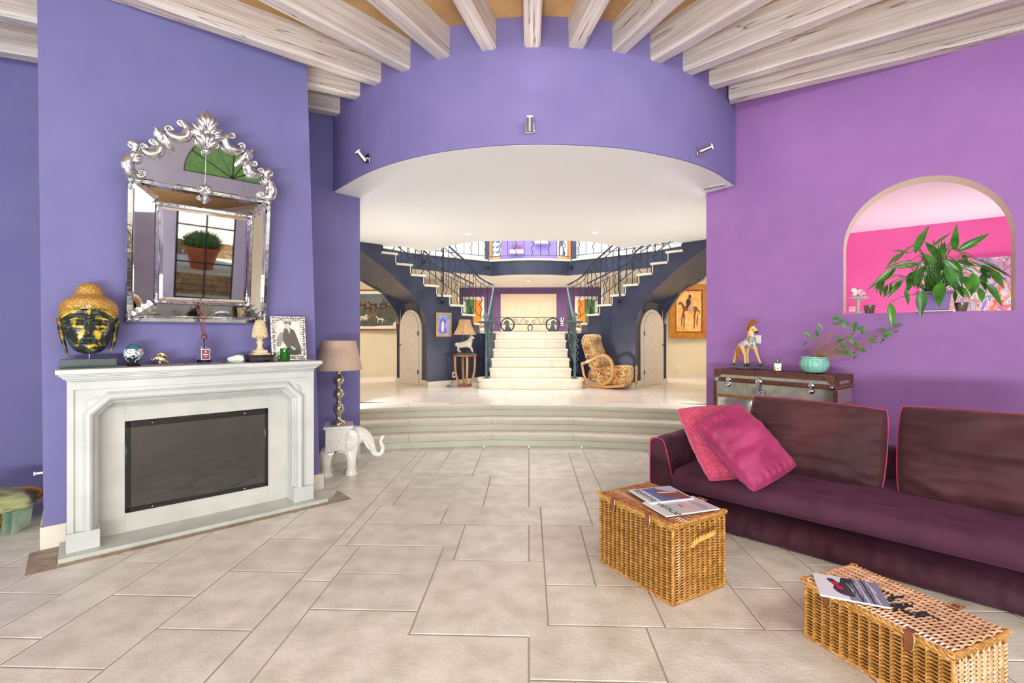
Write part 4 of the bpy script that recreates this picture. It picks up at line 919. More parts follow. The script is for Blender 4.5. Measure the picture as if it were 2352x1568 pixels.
def pillow(w_, h_, t_, n=30, pw=2.6, pinch=.06, wr=.02, seed=0, boxy=.35, rk=.3):
    mb = MB(); per = []
    for side in (1, -1):
        def f(u, v):
            x, z = 2*u-1, 2*v-1; ex = 1-pinch*(1-abs(z)**2)*0-pinch*(1-z*z)*abs(x)**3*.9; ez = 1-pinch*(1-x*x)*abs(z)**3*.9
            th = ((1-abs(x)**pw)*(1-abs(z)**pw))**boxy if abs(x) < 1 and abs(z) < 1 else 0
            rx, rz = x*(1-rk)+x*math.sqrt(1-z*z/2)*rk, z*(1-rk)+z*math.sqrt(1-x*x/2)*rk; X, Z = rx*ex*w_/2, rz*ez*h_/2; wrk = wr*(noise.noise((X*3+seed, Z*7, seed))+.6*noise.noise((X*5, Z*15+seed, seed*2)))*th
            e = (1-max(abs(x), abs(z)))
            pk = .35*wr*math.sin((x*22 if abs(z) > abs(x) else z*22)+seed)*math.exp(-((e-.12)/.1)**2)
            return (X, -side*(th*t_/2+wrk+pk*th), Z)
        gridsurf(mb, f, n, n, flip=(side < 0))
    for i in range(4*n):
        q_ = i/n; s_ = int(q_); f_ = q_-s_; x, z = [(2*f_-1, -1), (1, 2*f_-1), (1-2*f_, 1), (-1, 1-2*f_)][s_]
        ex = 1-pinch*(1-z*z)*abs(x)**3*.9; ez = 1-pinch*(1-x*x)*abs(z)**3*.9; per.append(((x*(1-rk)+x*math.sqrt(1-z*z/2)*rk)*ex*w_/2, 0, (z*(1-rk)+z*math.sqrt(1-x*x/2)*rk)*ez*h_/2))
    return mb, per
def pil(parent, name, mats, w_, h_, t_, M, pipe=m_pipe, **k):
    mb, per = pillow(w_, h_, t_, **k)
    if parent is None: return mb, per
    v = MB(); v.M = M; v.add(mb.v, mb.f); o = v.build(name, mats, parent, 70)
    p2 = MB(); p2.M = M; tube(p2, per, .005, 6, True); p2.build('piping', pipe, o); return o
pil(g, 'back_cushion', m_velb, .99, .63, .29, T(.40, .60, .68)@RY(1.5)@RX(-14), wr=.045, seed=3, boxy=.42, n=44)
pil(g, 'back_cushion', m_velb, 1.28, .67, .31, T(1.53, .60, .69)@RY(0)@RX(-14), wr=.05, seed=8, boxy=.42, n=50)
def cushion3d(name, label, A, B, Cc, Dd, t_, mat, pipe, seed, group=None, grow=1.07, **k):
    ex = ((B-A)+(Cc-Dd))/2; ez = ((A-Dd)+(B-Cc))/2; c = (A+B+Cc+Dd)/4
    w_, h_ = ex.length*grow, ez.length*grow; X = ex.normalized(); Y_ = ez.cross(X).normalized(); Z = X.cross(Y_)
    M = Matrix((X, Y_, Z)).transposed().to_4x4(); M.translation = c
    r = thing(name, label, 'cushion', M, group)
    mb, per = pillow(w_, h_, t_, seed=seed, n=44, **k); o = mb.build('cushion_cover', mat, r, 70)
    p2 = MB(); tube(p2, per, .004, 6, True); p2.build('piping', pipe, r); return r
m_cro = PM('pink_crochet', (214, 96, 122), (188, 66, 98), 62, .75, tex='voronoi', ramp=(.15, .5), bump=.9, bscale=62, sheen=.4, bdist=.006)
m_mag = PM('magenta_velvet', (138, 32, 78), (168, 54, 102), 4, .6, sheen=.4, sheentint=(255, 170, 210), detail=3, bump=.1, bscale=10)
cushion3d('throw_cushion', 'salmon pink crochet-textured cushion leaning on the left arm of the sofa', PD(1536, 940, 3.92), PD(1672, 932, 4.02), PD(1760, 1085, 3.72), PD(1650, 1104, 3.55), .15, m_cro, PM('salmon_piping', (224, 84, 120), None, rough=.7), 5)
cushion3d('throw_cushion', 'magenta velvet cushion leaning in front of the salmon one on the sofa', PD(1592, 972, 3.66), PD(1690, 926, 3.80), PD(1832, 1066, 3.50), PD(1734, 1132, 3.30), .17, m_mag, m_mag, 9, wr=.035)
# ================================================================ METAL TRUNK
TR = T(W(2.16, 5.14))@RZ(-50)
g = thing('storage_trunk', 'riveted metal and brown leather trunk behind the sofa', 'trunk', TR)
TW_, TD_, TH_ = 1.12, .40, 1.13
m_zinc = PM('polished_zinc', (222, 220, 200), (210, 208, 188), 3, .16, metal=.78, bump=.35, bscale=3.5, detail=1, bdist=.06)
m_tan = PM('tan_leather', (172, 112, 56), (150, 94, 44), 18, .5)
m_nail = PM('brass_nail', (230, 214, 170), None, rough=.2, metal=.9)
mb = MB(); box(mb, .0, TW_, 0, TD_, .0, .85); mb.build('trunk_body', m_zinc, g, bevel=.006)
mb = MB(); box(mb, .0, TW_, 0, TD_, .86, 1.02); mb.build('middle_tray', m_zinc, g, bevel=.006)
mb = MB(); box(mb, .0, TW_, 0, TD_, 1.03, TH_-.004); lid = mb.build('lid', m_zinc, g, bevel=.006)
def nails(mb, pts, axis):
    mb.m = 1
    for p in pts: ell(mb, p, .0042, 6, 4)
    mb.m = 0
def strap(z0, z1, name, mat):
    mb = MB()
    for a in [(-.005, TW_+.005, -.006, .0, z0, z1), (-.005, TW_+.005, TD_, TD_+.005, z0, z1), (-.006, .0, 0, TD_, z0, z1), (TW_, TW_+.006, 0, TD_, z0, z1)]: box(mb, *a)
    nails(mb, [(x*TW_/20+.028, -.008, (z0+z1)/2) for x in range(20)]+[(TW_+.008, .012+.022*i, (z0+z1)/2) for i in range(17)], 0)
    mb.build(name, [mat, m_nail], g)
strap(1.005, 1.05, 'leather_strap', m_leather); strap(.845, .872, 'leather_strap', m_tan); strap(.42, .45, 'leather_strap', m_tan); strap(.02, .06, 'leather_strap', m_leather)
mb = MB(); box(mb, -.007, TW_+.007, -.007, TD_+.007, TH_-.012, TH_); box(mb, -.006, TW_+.006, -.007, .0, TH_-.05, TH_-.01); box(mb, TW_, TW_+.007, 0, TD_, TH_-.05, TH_-.01)
nails(mb, [(x*TW_/24+.02, .012, TH_) for x in range(24)]+[(x*TW_/24+.02, TD_-.012, TH_) for x in range(24)], 0); mb.build('leather_edging', [m_leather, m_nail], g)
for x in (0, TW_):
    mb = MB(); s_ = 1 if x == 0 else -1
    plate(mb, [(x-.008*s_, 1.04), (x+.03*s_, 1.045), (x+.062*s_, 1.075), (x+.085*s_, 1.10), (x+.09*s_, TH_+.003), (x-.008*s_, TH_+.003)], -.013, 0)
    if x: box(mb, TW_, TW_+.011, -.013, .06, 1.04, TH_+.003); m2_ = MB(); box(m2_, TW_, TW_+.011, TD_-.06, TD_+.008, 1.04, TH_+.003); m2_.build('corner_cap', m_leather, g)
    nails(mb, [(x+.012*s_, -.015, 1.05), (x+.02*s_, -.015, 1.075), (x+.045*s_, -.015, 1.09), (x+.07*s_, -.015, 1.12)], 0); mb.build('corner_cap', [m_leather, m_nail], g)
    mb = MB(); box(mb, x-.012, x+.012, -.012, .012, .0, 1.0); nails(mb, [(x, -.014, .05+.04*i) for i in range(24)], 0); mb.build('corner_strip', [m_leather, m_nail], g)
    mb = MB(); box(mb, x+(.0 if s_ > 0 else -.05), x+(.05 if s_ > 0 else 0), -.014, -.006, 1.0, 1.05); ell(mb, (x+.025*s_, -.016, 1.025), (.012, .005, .012), 10, 6); mb.build('metal_bracket', m_chrome, g)
for x in (.15, .93):
    mb = MB(); lathe(mb, [(0, 0), (.022, 0), (.024, .006), (.014, .012), (0, .013)], 12, T(x, -.008, 1.03)@RX(90)); box(mb, x-.012, x+.012, -.022, -.006, .965, 1.03); ell(mb, (x, -.02, .975), (.02, .008, .022), 10, 8)
    for q in range(5): ell(mb, (x+.02*math.cos(q*1.256), -.012, .985+.02*math.sin(q*1.256)), .006, 6, 4)
    mb.build('latch', m_chrome, g)
mb = MB(); x = .46; box(mb, x-.058, x+.058, -.012, -.002, .885, .965)
for a in (-.05, .05):
    for b in (.892, .958): ell(mb, (x+a, -.013, b), .005, 6, 4)
lathe(mb, [(0, 0), (.02, 0), (.018, .008), (0, .01)], 12, T(x, -.012, .925)@RX(90)); lathe(mb, [(0, 0), (.04, 0), (.034, .01), (.012, .018), (0, .018)], 6, T(x, -.006, 1.03)@RX(90)@RZ(30)); box(mb, x-.012, x+.012, -.028, -.01, .93, 1.03)
mb.build('lock_plate', m_chrome, g, bevel=.001)
for z0, z1 in ((.46, .84), (.07, .41)):
    mb = MB(); mb.add([(.035, -.002, z0), (TW_-.035, -.002, z0), (TW_-.035, -.002, z1), (.035, -.002, z1), (.065, -.016, z0+.03), (TW_-.065, -.016, z0+.03), (TW_-.065, -.016, z1-.03), (.065, -.016, z1-.03)],
                      [(4, 5, 6, 7), (0, 1, 5, 4), (1, 2, 6, 5), (2, 3, 7, 6), (3, 0, 4, 7)]); dr = mb.build('drawer_front', m_zinc, g)
    mb = MB(); tube(mb, [(.44, -.02, (z0+z1)/2), (.45, -.045, (z0+z1)/2), (.67, -.045, (z0+z1)/2), (.68, -.02, (z0+z1)/2)], .007, 8); mb.build('drawer_handle', m_chrome, dr)
def ontrunk(px, y=.2): x = onplane(px, 850, TR, y)[0]; return TR @ T(x, y, TH_+.002)
# ---------------------------------------------------------------- rocking horse
HM = ontrunk(1715, .2)@RZ(50)@RZ(-14)
g = thing('rocking_horse', 'painted grey and tan rocking horse figure with sandy mane on the trunk', 'figurine', HM)
def zx(X, Y_, d=0): return ((X-450)*.00088, d, (700-Y_)*.00092)
def hn(X, Y_, d, r): a = zx(X, Y_, d); return (*a, r)
nd = [hn(385, 395, 0, .052), hn(440, 400, 0, .05), hn(505, 400, 0, .056), hn(498, 330, 0, .042), hn(495, 270, -.005, .034), hn(512, 215, -.012, .036), hn(540, 255, -.03, .026), hn(555, 290, -.038, .020),
      hn(362, 440, .028, .028), hn(345, 520, .034, .015), hn(312, 640, .04, .012), hn(392, 440, -.03, .026), hn(424, 540, -.036, .014), hn(426, 640, -.04, .011),
      hn(470, 450, .032, .024), hn(462, 540, .036, .014), hn(474, 640, .04, .012), hn(530, 445, -.03, .024), hn(560, 550, -.036, .014), hn(592, 635, -.04, .012)]
ed_ = [(0, 1), (1, 2), (2, 3), (3, 4), (4, 5), (5, 6), (6, 7), (0, 8), (8, 9), (9, 10), (0, 11), (11, 12), (12, 13), (2, 14), (14, 15), (15, 16), (2, 17), (17, 18), (18, 19)]
vs, fs = skin(nd, ed_); mb = MB(); mb.v = [Vector(v) for v in vs]
for f in fs:
    c = sum((vs[i] for i in f), Vector())/len(f); n1 = noise.noise(c*40); n2 = noise.noise(c*90)
    if c.z > .345+.01*n1: col = (.72, .45, .16) if n1 > -.2 else (.8, .72, .6)
    elif c.z < .235+.02*n1: col = (.75, .48, .2)
    elif c.x < -.0: col = (.62, .52, .52) if n2 > -.15 else (.4, .34, .36)
    else: col = (.22, .21, .20) if n1+.5*n2 > -.05 else (.55, .55, .48)
    if (c-Vector(zx(555, 292, -.038))).length < .028: col = (.02, .02, .02)
    mb.f.append(f); mb.mi.append(0); mb.c.append(col)
m_hp = PM('painted_wood', (255, 255, 255), None, rough=.45, vcol=True)
mb.build('horse_body', m_hp, g, 70)
m_mane = PM('sandy_hair', (186, 122, 52), (142, 84, 30), 60, .8)
mb = MB(); random.seed(8)
for i in range(70):
    t = random.random(); p = Vector(zx(470+60*(1-t)*.2+random.uniform(-6, 30)*(1-t), 165+ (1-t)*-12+150*t, random.uniform(-.02, .02))); q_ = p+Vector((-.018-.012*random.random(), random.uniform(-.012, .012), -.02-.03*random.random())); tube(mb, [p+Vector((.02, 0, .01)), p+Vector((-.004, 0, .008)), q_], [.004, .005, .0015], 4)
for i in range(24): p = Vector(zx(500+random.uniform(-20, 70), 165+random.uniform(-12, 12), random.uniform(-.02, .01))); tube(mb, [p, p+Vector((.01*random.uniform(-1, 1), -.006, .016)), p+Vector((.02*random.random(), -.012, .004))], [.005, .004, .001], 4)
mb.build('mane', m_mane, g)
mb = MB()
for i in range(36): a = random.uniform(-.018, .018); b = random.uniform(-.014, .014); tube(mb, [zx(352, 415, 0), (zx(345, 455)[0]+a*.6, b, zx(345, 455)[2]), (zx(360, 520)[0]+a, b, zx(0, 520)[2]), (zx(365, 590)[0]+a*1.4, b*1.3, zx(0, 585+random.uniform(-12, 12))[2])], [.004, .005, .005, .0015], 4)
mb.build('tail', m_mane, g)
for X, Y_, d in ((312, 640, .04), (426, 640, -.04), (474, 638, .04), (592, 636, -.04)):
    mb = MB(); p = zx(X, Y_+18, d); lathe(mb, [(0, 0), (.017, 0), (.012, .03), (0, .032)], 12, T(p[0], p[1], p[2]-.012)); mb.build('hoof', PM('dark_hoof', (36, 36, 40), None, rough=.5), g)
for s in (.04, -.04):
    mb = MB(); po = [(-.155+.33*t, .036-.034*math.sin(PI*t)+.0) for t in [i/14 for i in range(15)]]+[(.175-.33*t, .048+.004*math.sin(6*PI*t)-.014*math.sin(PI*t)) for t in [i/14 for i in range(15)]]; plate(mb, po, s-.012, s+.012); mb.build('rocker', PM('charcoal_wood', (70, 72, 80), (54, 56, 62), 20, .5), g)
mb = MB(); box(mb, -.07, -.05, -.04, .04, .02, .032); box(mb, .07, .09, -.04, .04, .02, .032); mb.build('cross_bar', PM('dark_charcoal_wood', (40, 42, 46), None, rough=.5), g)
# perfume bottle
g = thing('perfume_flask', 'small square silver glass flask with stopper between horse and bowl on the trunk', 'bottle', ontrunk(1786, .14)@RZ(25))
m_sg = PM('etched_silver_glass', (168, 164, 136), (96, 94, 76), 55, .22, metal=.8, bump=.4, bscale=60)
mb = MB(); box(mb, -.036, .036, -.03, .03, 0, .085); mb.build('flask_body', m_sg, g, bevel=.005)
mb = MB(); lathe(mb, [(0, .085), (.014, .085), (.014, .1), (.018, .104), (.017, .118), (.008, .124), (0, .125)], 16); mb.build('stopper', m_sg, g)
# turquoise bowl with a trailing plant
g = thing('potted_ficus', 'ribbed turquoise bowl with a sparse wind-swept ficus on the trunk', 'plant', ontrunk(1870, .2))
def bowl(u, v):
    a = 2*PI*u; pr = [(.06, 0), (.085, .008), (.108, .035), (.122, .07), (.121, .105), (.108, .132), (.108, .14), (.114, .146), (.114, .156), (.102, .156), (.1, .13), (.1, .12)]
    q_ = v*(len(pr)-1); i = min(len(pr)-2, int(q_)); f_ = q_-i; r = pr[i][0]*(1-f_)+pr[i+1][0]*f_; z = pr[i][1]*(1-f_)+pr[i+1][1]*f_
    if .005 < z < .13 and v < .7: r *= 1+.035*abs(math.cos(10*a))-.02
    return (r*math.cos(a), r*math.sin(a), z)
mb = MB(); gridsurf(mb, bowl, 120, 44, closed_u=True); lathe(mb, [(0, 0), (.06, 0)], 20); mb.build('ribbed_bowl', PM('turquoise_glaze', (122, 190, 170), (140, 204, 184), 12, .15, coat=.7), g, 50)
mb = MB(); lathe(mb, [(0, .125), (.102, .122)], 24); mb.build('soil', PM('dark_soil', (60, 44, 34), (40, 30, 24), 60, .95), g)
m_twig = PM('pinkish_twig', (186, 140, 110), (160, 116, 88), 40, .7)
m_leaf = PM('ficus_leaf', (56, 124, 46), (88, 156, 66), 30, .35)
GI = g.matrix_world.inverted()
def z5(X, Y_, d): return GI @ PD(1620+X/4.9, 700+Y_/4.9, d)
LF = [(1445, 148), (1490, 148), (1520, 190), (1440, 215), (1475, 205), (1560, 220), (1585, 215), (1685, 215), (1690, 245), (1670, 255), (1740, 270), (1755, 245), (1780, 290), (1765, 300), (1285, 240), (1255, 315), (1225, 370), (1135, 330), (1125, 430), (1500, 385), (1530, 400), (1555, 465), (1595, 500), (1590, 545), (1660, 540), (1690, 585), (1700, 505), (1755, 490), (1768, 515), (1675, 430), (1620, 370), (1655, 340), (1890, 420), (1910, 350), (1880, 385), (1995, 290), (2020, 350), (2035, 335), (2065, 320), (1995, 405), (2140, 305), (2110, 240), (2160, 230), (1490, 515), (1640, 400), (1620, 560)]
random.seed(12); tw = MB(); base = Vector((.0, 0, .12)); dc = 4.42
def leafm(mb, p, d, n, L_, w_, curl=.15, k=6):
    d = d.normalized(); sd = d.cross(n).normalized(); n = sd.cross(d); vs = []
    for i in range(k+1):
        t = i/k; w2 = w_/2*math.sin(PI*t**.72)**1.05*(1+.07*math.sin(9*t+w_*300)) if 0 < i < k else .0004; c = p+d*L_*t-n*curl*L_*t*t
        vs += [c-sd*w2+n*w2*.35, c, c+sd*w2+n*w2*.35]
    fs = []
    for i in range(k): a = 3*i; fs += [(a, a+1, a+4, a+3), (a+1, a+2, a+5, a+4)]
    mb.add(vs, fs)
lfs = []
for (X, Y_) in LF:
    d_ = dc+random.uniform(-.1, .1); tip = z5(X, Y_, d_); mid = base.lerp(tip, .5)+Vector((random.uniform(-.02, .02), random.uniform(-.03, .03), random.uniform(-.02, .02)-.012)); st_ = Vector((random.uniform(-.02, .04), random.uniform(-.02, .02), .12))
    tube(tw, smoothpath([st_, st_.lerp(mid, .5)+Vector((0, 0, .005)), mid, mid.lerp(tip, .6), tip], 3), [.0032-.0024*i/12 for i in range(13)], 5)
    lfs.append(tip)
for i in range(16):
    a = z5(1300+random.uniform(-40, 150), 290+random.uniform(-20, 80), dc); st_ = Vector((random.uniform(-.02, .03), 0, .12)); tube(tw, smoothpath([st_, st_.lerp(a, .5)+Vector((random.uniform(-.02, .02), 0, 0)), a], 3), [.0026-.002*i_/6 for i_ in range(7)], 4)
tw.build('twigs', m_twig, g)
for p in lfs:
    mb = MB(); d_ = Vector((random.uniform(-1, 1), random.uniform(-.5, .3), random.uniform(-.6, .25))); L_ = random.uniform(.06, .08); leafm(mb, p-d_.normalized()*L_*.4, d_, Vector((random.uniform(-.3, .3), -.7, .8)), L_, L_*.5); mb.build('leaf', m_leaf, g)
# wall switch behind the horse, sockets
def wallplate(name, M, x, z, s_, label, hint=None):
    q_ = thing(name, label, 'switch', M@T(x, 0, z)); mb = MB(); box(mb, -s_/2, s_/2, -.009, 0, -s_/2, s_/2); mb.build('cover_plate', m_plastic, q_, bevel=.002)
    mb = MB(); box(mb, -s_*.3, s_*.3, -.012, -.009, -s_*.3, s_*.3); mb.build('rocker_key', m_plastic, q_, bevel=.001); return q_
x, z = onplane(1738, 779, WR, 0); wallplate('light_switch', WR, x, z, .09, 'white light switch on the orchid wall behind the rocking horse')
x, z = onplane(1957, 709, PK, 0); wallplate('light_switch', PK, x, z, .09, 'pale switch on the pink wall seen through the arch')
# ================================================================ ARCH SILL
def onsill(px, y=.12): x = onplane(px, 720, WR, y)[0]; return WR @ T(x, y, sill+.002)
PL = onsill(2145, .10)
g = thing('peace_lily', 'large leafy peace lily in a purple pot on the arch sill', 'plant', PL)
mb = MB(); lathe(mb, [(0, .012), (.105, .012), (.112, .02), (.132, .165), (.142, .167), (.142, .19), (.136, .19), (.13, .17), (0, .17)], 4, RZ(45)@S(1.25, 1.25, .98)); mb.build('flower_pot', PM('purple_plastic', (112, 72, 150), (120, 80, 158), 8, .4), g, 30, bevel=.01)
mb = MB(); lathe(mb, [(0, 0), (.16, 0), (.17, .012), (.162, .012), (.155, .006), (0, .006)], 4, RZ(45)@S(1.12, 1.12, 1)); mb.build('saucer', m_plastic, g, 30, bevel=.003)
m_lily = PM('peace_lily_leaf', (36, 92, 30), (80, 140, 48), 7, .3, coat=.25)
m_lilyp = PM('leaf_stalk', (70, 120, 50), None, rough=.5)
GI = g.matrix_world.inverted()
def z4(X, Y_, d): return GI @ PD(1900+X/3.92, 380+Y_/3.92, d)
LL = [(790, 790, 900, 540, 72), (950, 730, 1120, 585, 30), (1150, 765, 1155, 540, 60), (1170, 770, 1470, 605, 62), (1180, 775, 1380, 695, 30), (1010, 830, 895, 695, 62), (1040, 840, 1035, 680, 50), (745, 790, 590, 755, 28), (665, 790, 530, 900, 38), (770, 850, 500, 930, 28), (820, 890, 625, 920, 38), (620, 920, 420, 1100, 52),
      (510, 1030, 470, 1170, 42), (680, 1030, 550, 1180, 35), (790, 950, 720, 1125, 75), (890, 900, 770, 1060, 62), (930, 950, 910, 1165, 82), (960, 900, 880, 790, 70), (1000, 850, 1020, 1010, 70), (1020, 1050, 1000, 1262, 92), (855, 1120, 840, 1362, 76), (1090, 870, 1220, 1115, 92), (1080, 850, 1240, 950, 60), (1150, 860, 1370, 900, 52), (1340, 850, 1590, 905, 42),
      (1370, 890, 1640, 1030, 38), (1390, 910, 1470, 1015, 62), (1480, 940, 1590, 1095, 58), (1310, 960, 1310, 1175, 92), (1400, 970, 1420, 1120, 52), (1430, 1050, 1590, 1258, 58), (1370, 1100, 1400, 1228, 52), (700, 1110, 740, 1255, 42), (540, 1070, 510, 1175, 32), (565, 1235, 590, 1455, 62), (1230, 790, 1280, 830, 40), (1170, 1080, 1230, 1190, 40), (1150, 1120, 1150, 1230, 30),
      (1060, 940, 980, 1060, 60), (860, 980, 800, 1110, 60), (1000, 760, 1020, 900, 50), (1130, 980, 1060, 1090, 45), (1240, 1000, 1280, 1120, 60), (640, 1060, 590, 1110, 26)]
random.seed(77)
for a, b, c, d, w_ in LL[:]:
    if random.random() < .55 and b > 780 and (a, b) not in ((565, 1235), (855, 1120), (1020, 1050)): j1, j2 = random.uniform(-40, 40), random.uniform(-30, 25); LL.append((a+j1, b+j2*.6, c+j1*1.5, min(1200, d+j2), w_*.75))
random.seed(31); st_ = MB(); pc = Vector((0, 0, .17))
for i, (a, b, c, d, w_) in enumerate(LL):
    dd = 4.36+random.uniform(-.16, .2)+(0 if b < 1000 else -.08)
    if i == 34: dd = 4.18
    if i in (19, 20): dd = 4.24
    p, q_ = z4(a, b, dd), z4(c, d, dd+random.uniform(-.1, .06)-(.04 if d > 1200 else 0)); dv = q_-p; L_ = dv.length
    root = pc+Vector((random.uniform(-.05, .05), random.uniform(-.03, .03), 0)); top_ = p.lerp(root, .4); top_.z = max(top_.z, p.z)+.02+.04*random.random()
    tube(st_, smoothpath([root, top_, p], 5), .0032, 5)
    mb = MB(); fr = GI.to_3x3() @ (Vector((0, 0, EYE))-PD(2140, 640, 4.4)); nrm = fr.normalized()*.8+Vector((random.uniform(-.5, .5), random.uniform(-.3, .3), random.uniform(.1, .8)))
    leafm(mb, p, dv, nrm, L_*1.03, w_/3.92*dd/FPX*1.05, .10, 9); mb.build('leaf', m_lily, g, 60)
st_.build('stalks', m_lilyp, g)
g = thing('fairy_figurine', 'small white fairy seated on a toadstool at the left of the arch sill', 'figurine', onsill(1972, .08))
mb = MB(); lathe(mb, [(0, 0), (.036, 0), (.03, .012), (.016, .03), (.012, .08), (.018, .135), (.022, .142)], 16); mb.build('toadstool_stem', PM('pale_green_resin', (176, 188, 160), (206, 206, 188), 40, .5), g)
mb = MB(); lathe(mb, [(.01, .135), (.05, .142), (.078, .15), (.084, .158), (.07, .166), (.03, .168), (0, .167)], 24); mb.build('toadstool_cap', PM('pale_grey_resin', (202, 210, 192), (226, 226, 214), 30, .5), g, 60)
m_pal = PM('ivory_resin', (240, 236, 226), (220, 214, 202), 60, .5)
mb = MB(); vf = skin([(0, 0, .18, .016), (.004, 0, .205, .013), (.006, 0, .225, .012), (.012, 0, .247, .014), (.03, -.006, .19, .009), (.045, -.01, .215, .007), (.055, -.012, .18, .006), (.024, .01, .222, .006), (.036, .0, .236, .005), (-.012, .012, .2, .006), (-.03, .01, .178, .005)], [(0, 1), (1, 2), (2, 3), (0, 4), (4, 5), (5, 6), (2, 7), (7, 8), (2, 9), (9, 10)]); mb.add(*vf); mb.build('fairy_body', m_pal, g, 60)
for s in (1, -1):
    mb = MB(); plate(mb, sm2([(-.004, .215), (-.03, .255), (-.055, .25), (-.058, .225), (-.04, .21), (-.05, .19), (-.035, .178), (-.012, .195)], 4), s*.006-.001+(.004), s*.006+.005, RZ(s*-12)); mb.build('fairy_wing', m_pal, g, 60)
for px, lb, yy in ((1997, 'speckled silvery glass votive beside the fairy on the arch sill', .06), (2208, 'speckled silvery glass votive right of the purple pot on the arch sill', .08)):
    g = thing('votive_glass', lb, 'candle holder', onsill(px, yy), 'silvery votives on the arch sill'); mb = MB()
    lathe(mb, [(0, 0), (.033, 0), (.036, .004), (.05, .078), (.047, .078), (.034, .008), (0, .008)], 28); mb.build('glass_cup', m_sg, g)
# painting on the pink wall
x0, zt = onplane(2112, 606, PK, -.03); x1, zb = onplane(2345, 740, PK, -.03); zt2 = onplane(2330, 583, PK, -.03)[1]
PX0, PX1, PZ0, PZ1 = x0-.0, x1+.5, 1.0, (zt+zt2)/2
g = thing('abstract_painting', 'multicoloured swirling abstract canvas on the pink wall beyond the arch', 'painting', PK)
mb = MB(); box(mb, PX0, PX1, -.035, -.002, PZ0, PZ1); mb.build('canvas_edge', m_plastic, g)
def swirl_mat():
    m = bpy.data.materials.new('swirl_paint'); m.use_nodes = True; N = m.node_tree.nodes; L = m.node_tree.links; b = N['Principled BSDF']; b.inputs['Roughness'].default_value = .5
    t = N.new('ShaderNodeTexCoord'); n = N.new('ShaderNodeTexNoise'); n.inputs['Scale'].default_value = 2.2; n.inputs['Detail'].default_value = 3; n.inputs['Distortion'].default_value = 2.4; L.new(t.outputs['Object'], n.inputs['Vector'])
    r = N.new('ShaderNodeValToRGB'); r.color_ramp.interpolation = 'CONSTANT'; e = r.color_ramp.elements
    cols = [(176, 140, 214), (240, 236, 240), (120, 208, 214), (250, 250, 250), (232, 228, 120), (190, 160, 224), (236, 150, 110), (244, 240, 246), (128, 214, 190), (180, 140, 214), (236, 232, 150), (200, 176, 228)]
    e[0].color = (*lin(cols[0]), 1); e[0].position = 0; e[1].color = (*lin(cols[1]), 1); e[1].position = .36
    for i, c in enumerate(cols[2:]): q = e.new(.39+.028*i); q.color = (*lin(c), 1)
    L.new(n.outputs[0], r.inputs[0])
    mo = N.new('ShaderNodeMath'); mo.operation = 'MULTIPLY'; mo.inputs[1].default_value = 22; L.new(n.outputs[0], mo.inputs[0]); fr = N.new('ShaderNodeMath'); fr.operation = 'FRACT'; L.new(mo.outputs[0], fr.inputs[0])
    gt = N.new('ShaderNodeMath'); gt.operation = 'GREATER_THAN'; gt.inputs[1].default_value = .86; L.new(fr.outputs[0], gt.inputs[0])
    n2 = N.new('ShaderNodeTexNoise'); n2.inputs['Scale'].default_value = 1.6; L.new(t.outputs['Object'], n2.inputs['Vector']); r2 = N.new('ShaderNodeValToRGB'); r2.color_ramp.interpolation = 'CONSTANT'; r2.color_ramp.elements[0].color = (*lin((60, 54, 100)), 1); r2.color_ramp.elements[1].position = .52; r2.color_ramp.elements[1].color = (*lin((214, 80, 90)), 1); L.new(n2.outputs[0], r2.inputs[0])
    mx = N.new('ShaderNodeMix'); mx.data_type = 'RGBA'; L.new(gt.outputs[0], mx.inputs[0]); L.new(r.outputs[0], mx.inputs[6]); L.new(r2.outputs[0], mx.inputs[7]); L.new(mx.outputs[2], b.inputs['Base Color']); return m
mb = MB(); box(mb, PX0+.004, PX1-.004, -.037, -.0352, PZ0+.004, PZ1-.004); mb.build('painted_canvas', swirl_mat(), g)
# ================================================================ WICKER HAMPERS
m_wk = PM('varnished_willow', (204, 154, 82), (168, 116, 50), 30, .35, vcol=True, coat=.35)
m_wk_glare = PM('glare_varnished_willow', (236, 206, 172), (214, 172, 128), 24, .22, vcol=True, coat=.9)  # lightened willow: window glare painted into the lid and one end panel
m_core = PM('dark_gaps', (58, 34, 16), None, rough=.9)
def weave(mb, L_, H_, M, row=.0078, sp=.042, r=.0040, amp=.0045, slant=.35, colf=None, z0=0, k=4):
    nr = int(H_/row); n = int(round(L_/sp)); s_ = L_/n
    for i in range(nr):
        z = z0+row*(i+.5); v = random.uniform(.72, 1.12); mb.col = (v, v*random.uniform(.94, 1.0), v*random.uniform(.86, 1)); ph = i % 2; pts = []
        for j in range(n*k+1):
            x = j*s_/k; c = math.cos(PI*x/s_+PI*ph); pts.append((x, -amp*c-.003, z+slant*row*math.sin(PI*x/s_+PI*ph+PI/2*0)*1.6))
        if colf is None: tube(mb, pts, r, 5, M=M)
        else:
            b = len(mb.f); tube(mb, pts, r, 5, M=M)
            for q in range(n*k):
                cc = colf((q+.5)*s_/k, z, v)
                if cc:
                    for w_ in range(5): mb.c[b+q*5+w_] = cc
def twist(mb, a, b, r=.006, off=.005, turns=None, n3=2, M=None):
    a, b = Vector(a), Vector(b); L_ = (b-a).length; turns = turns or L_/.045; d = (b-a).normalized(); u = d.orthogonal().normalized(); w_ = d.cross(u); N_ = int(turns*8)
    for q in range(n3):
        v = random.uniform(.85, 1.1); mb.col = (v, v, v); tube(mb, [a+d*L_*i/N_+(u*math.cos(2*PI*turns*i/N_+2*PI*q/n3)+w_*math.sin(2*PI*turns*i/N_+2*PI*q/n3))*off for i in range(N_+1)], r, 5, M=M)
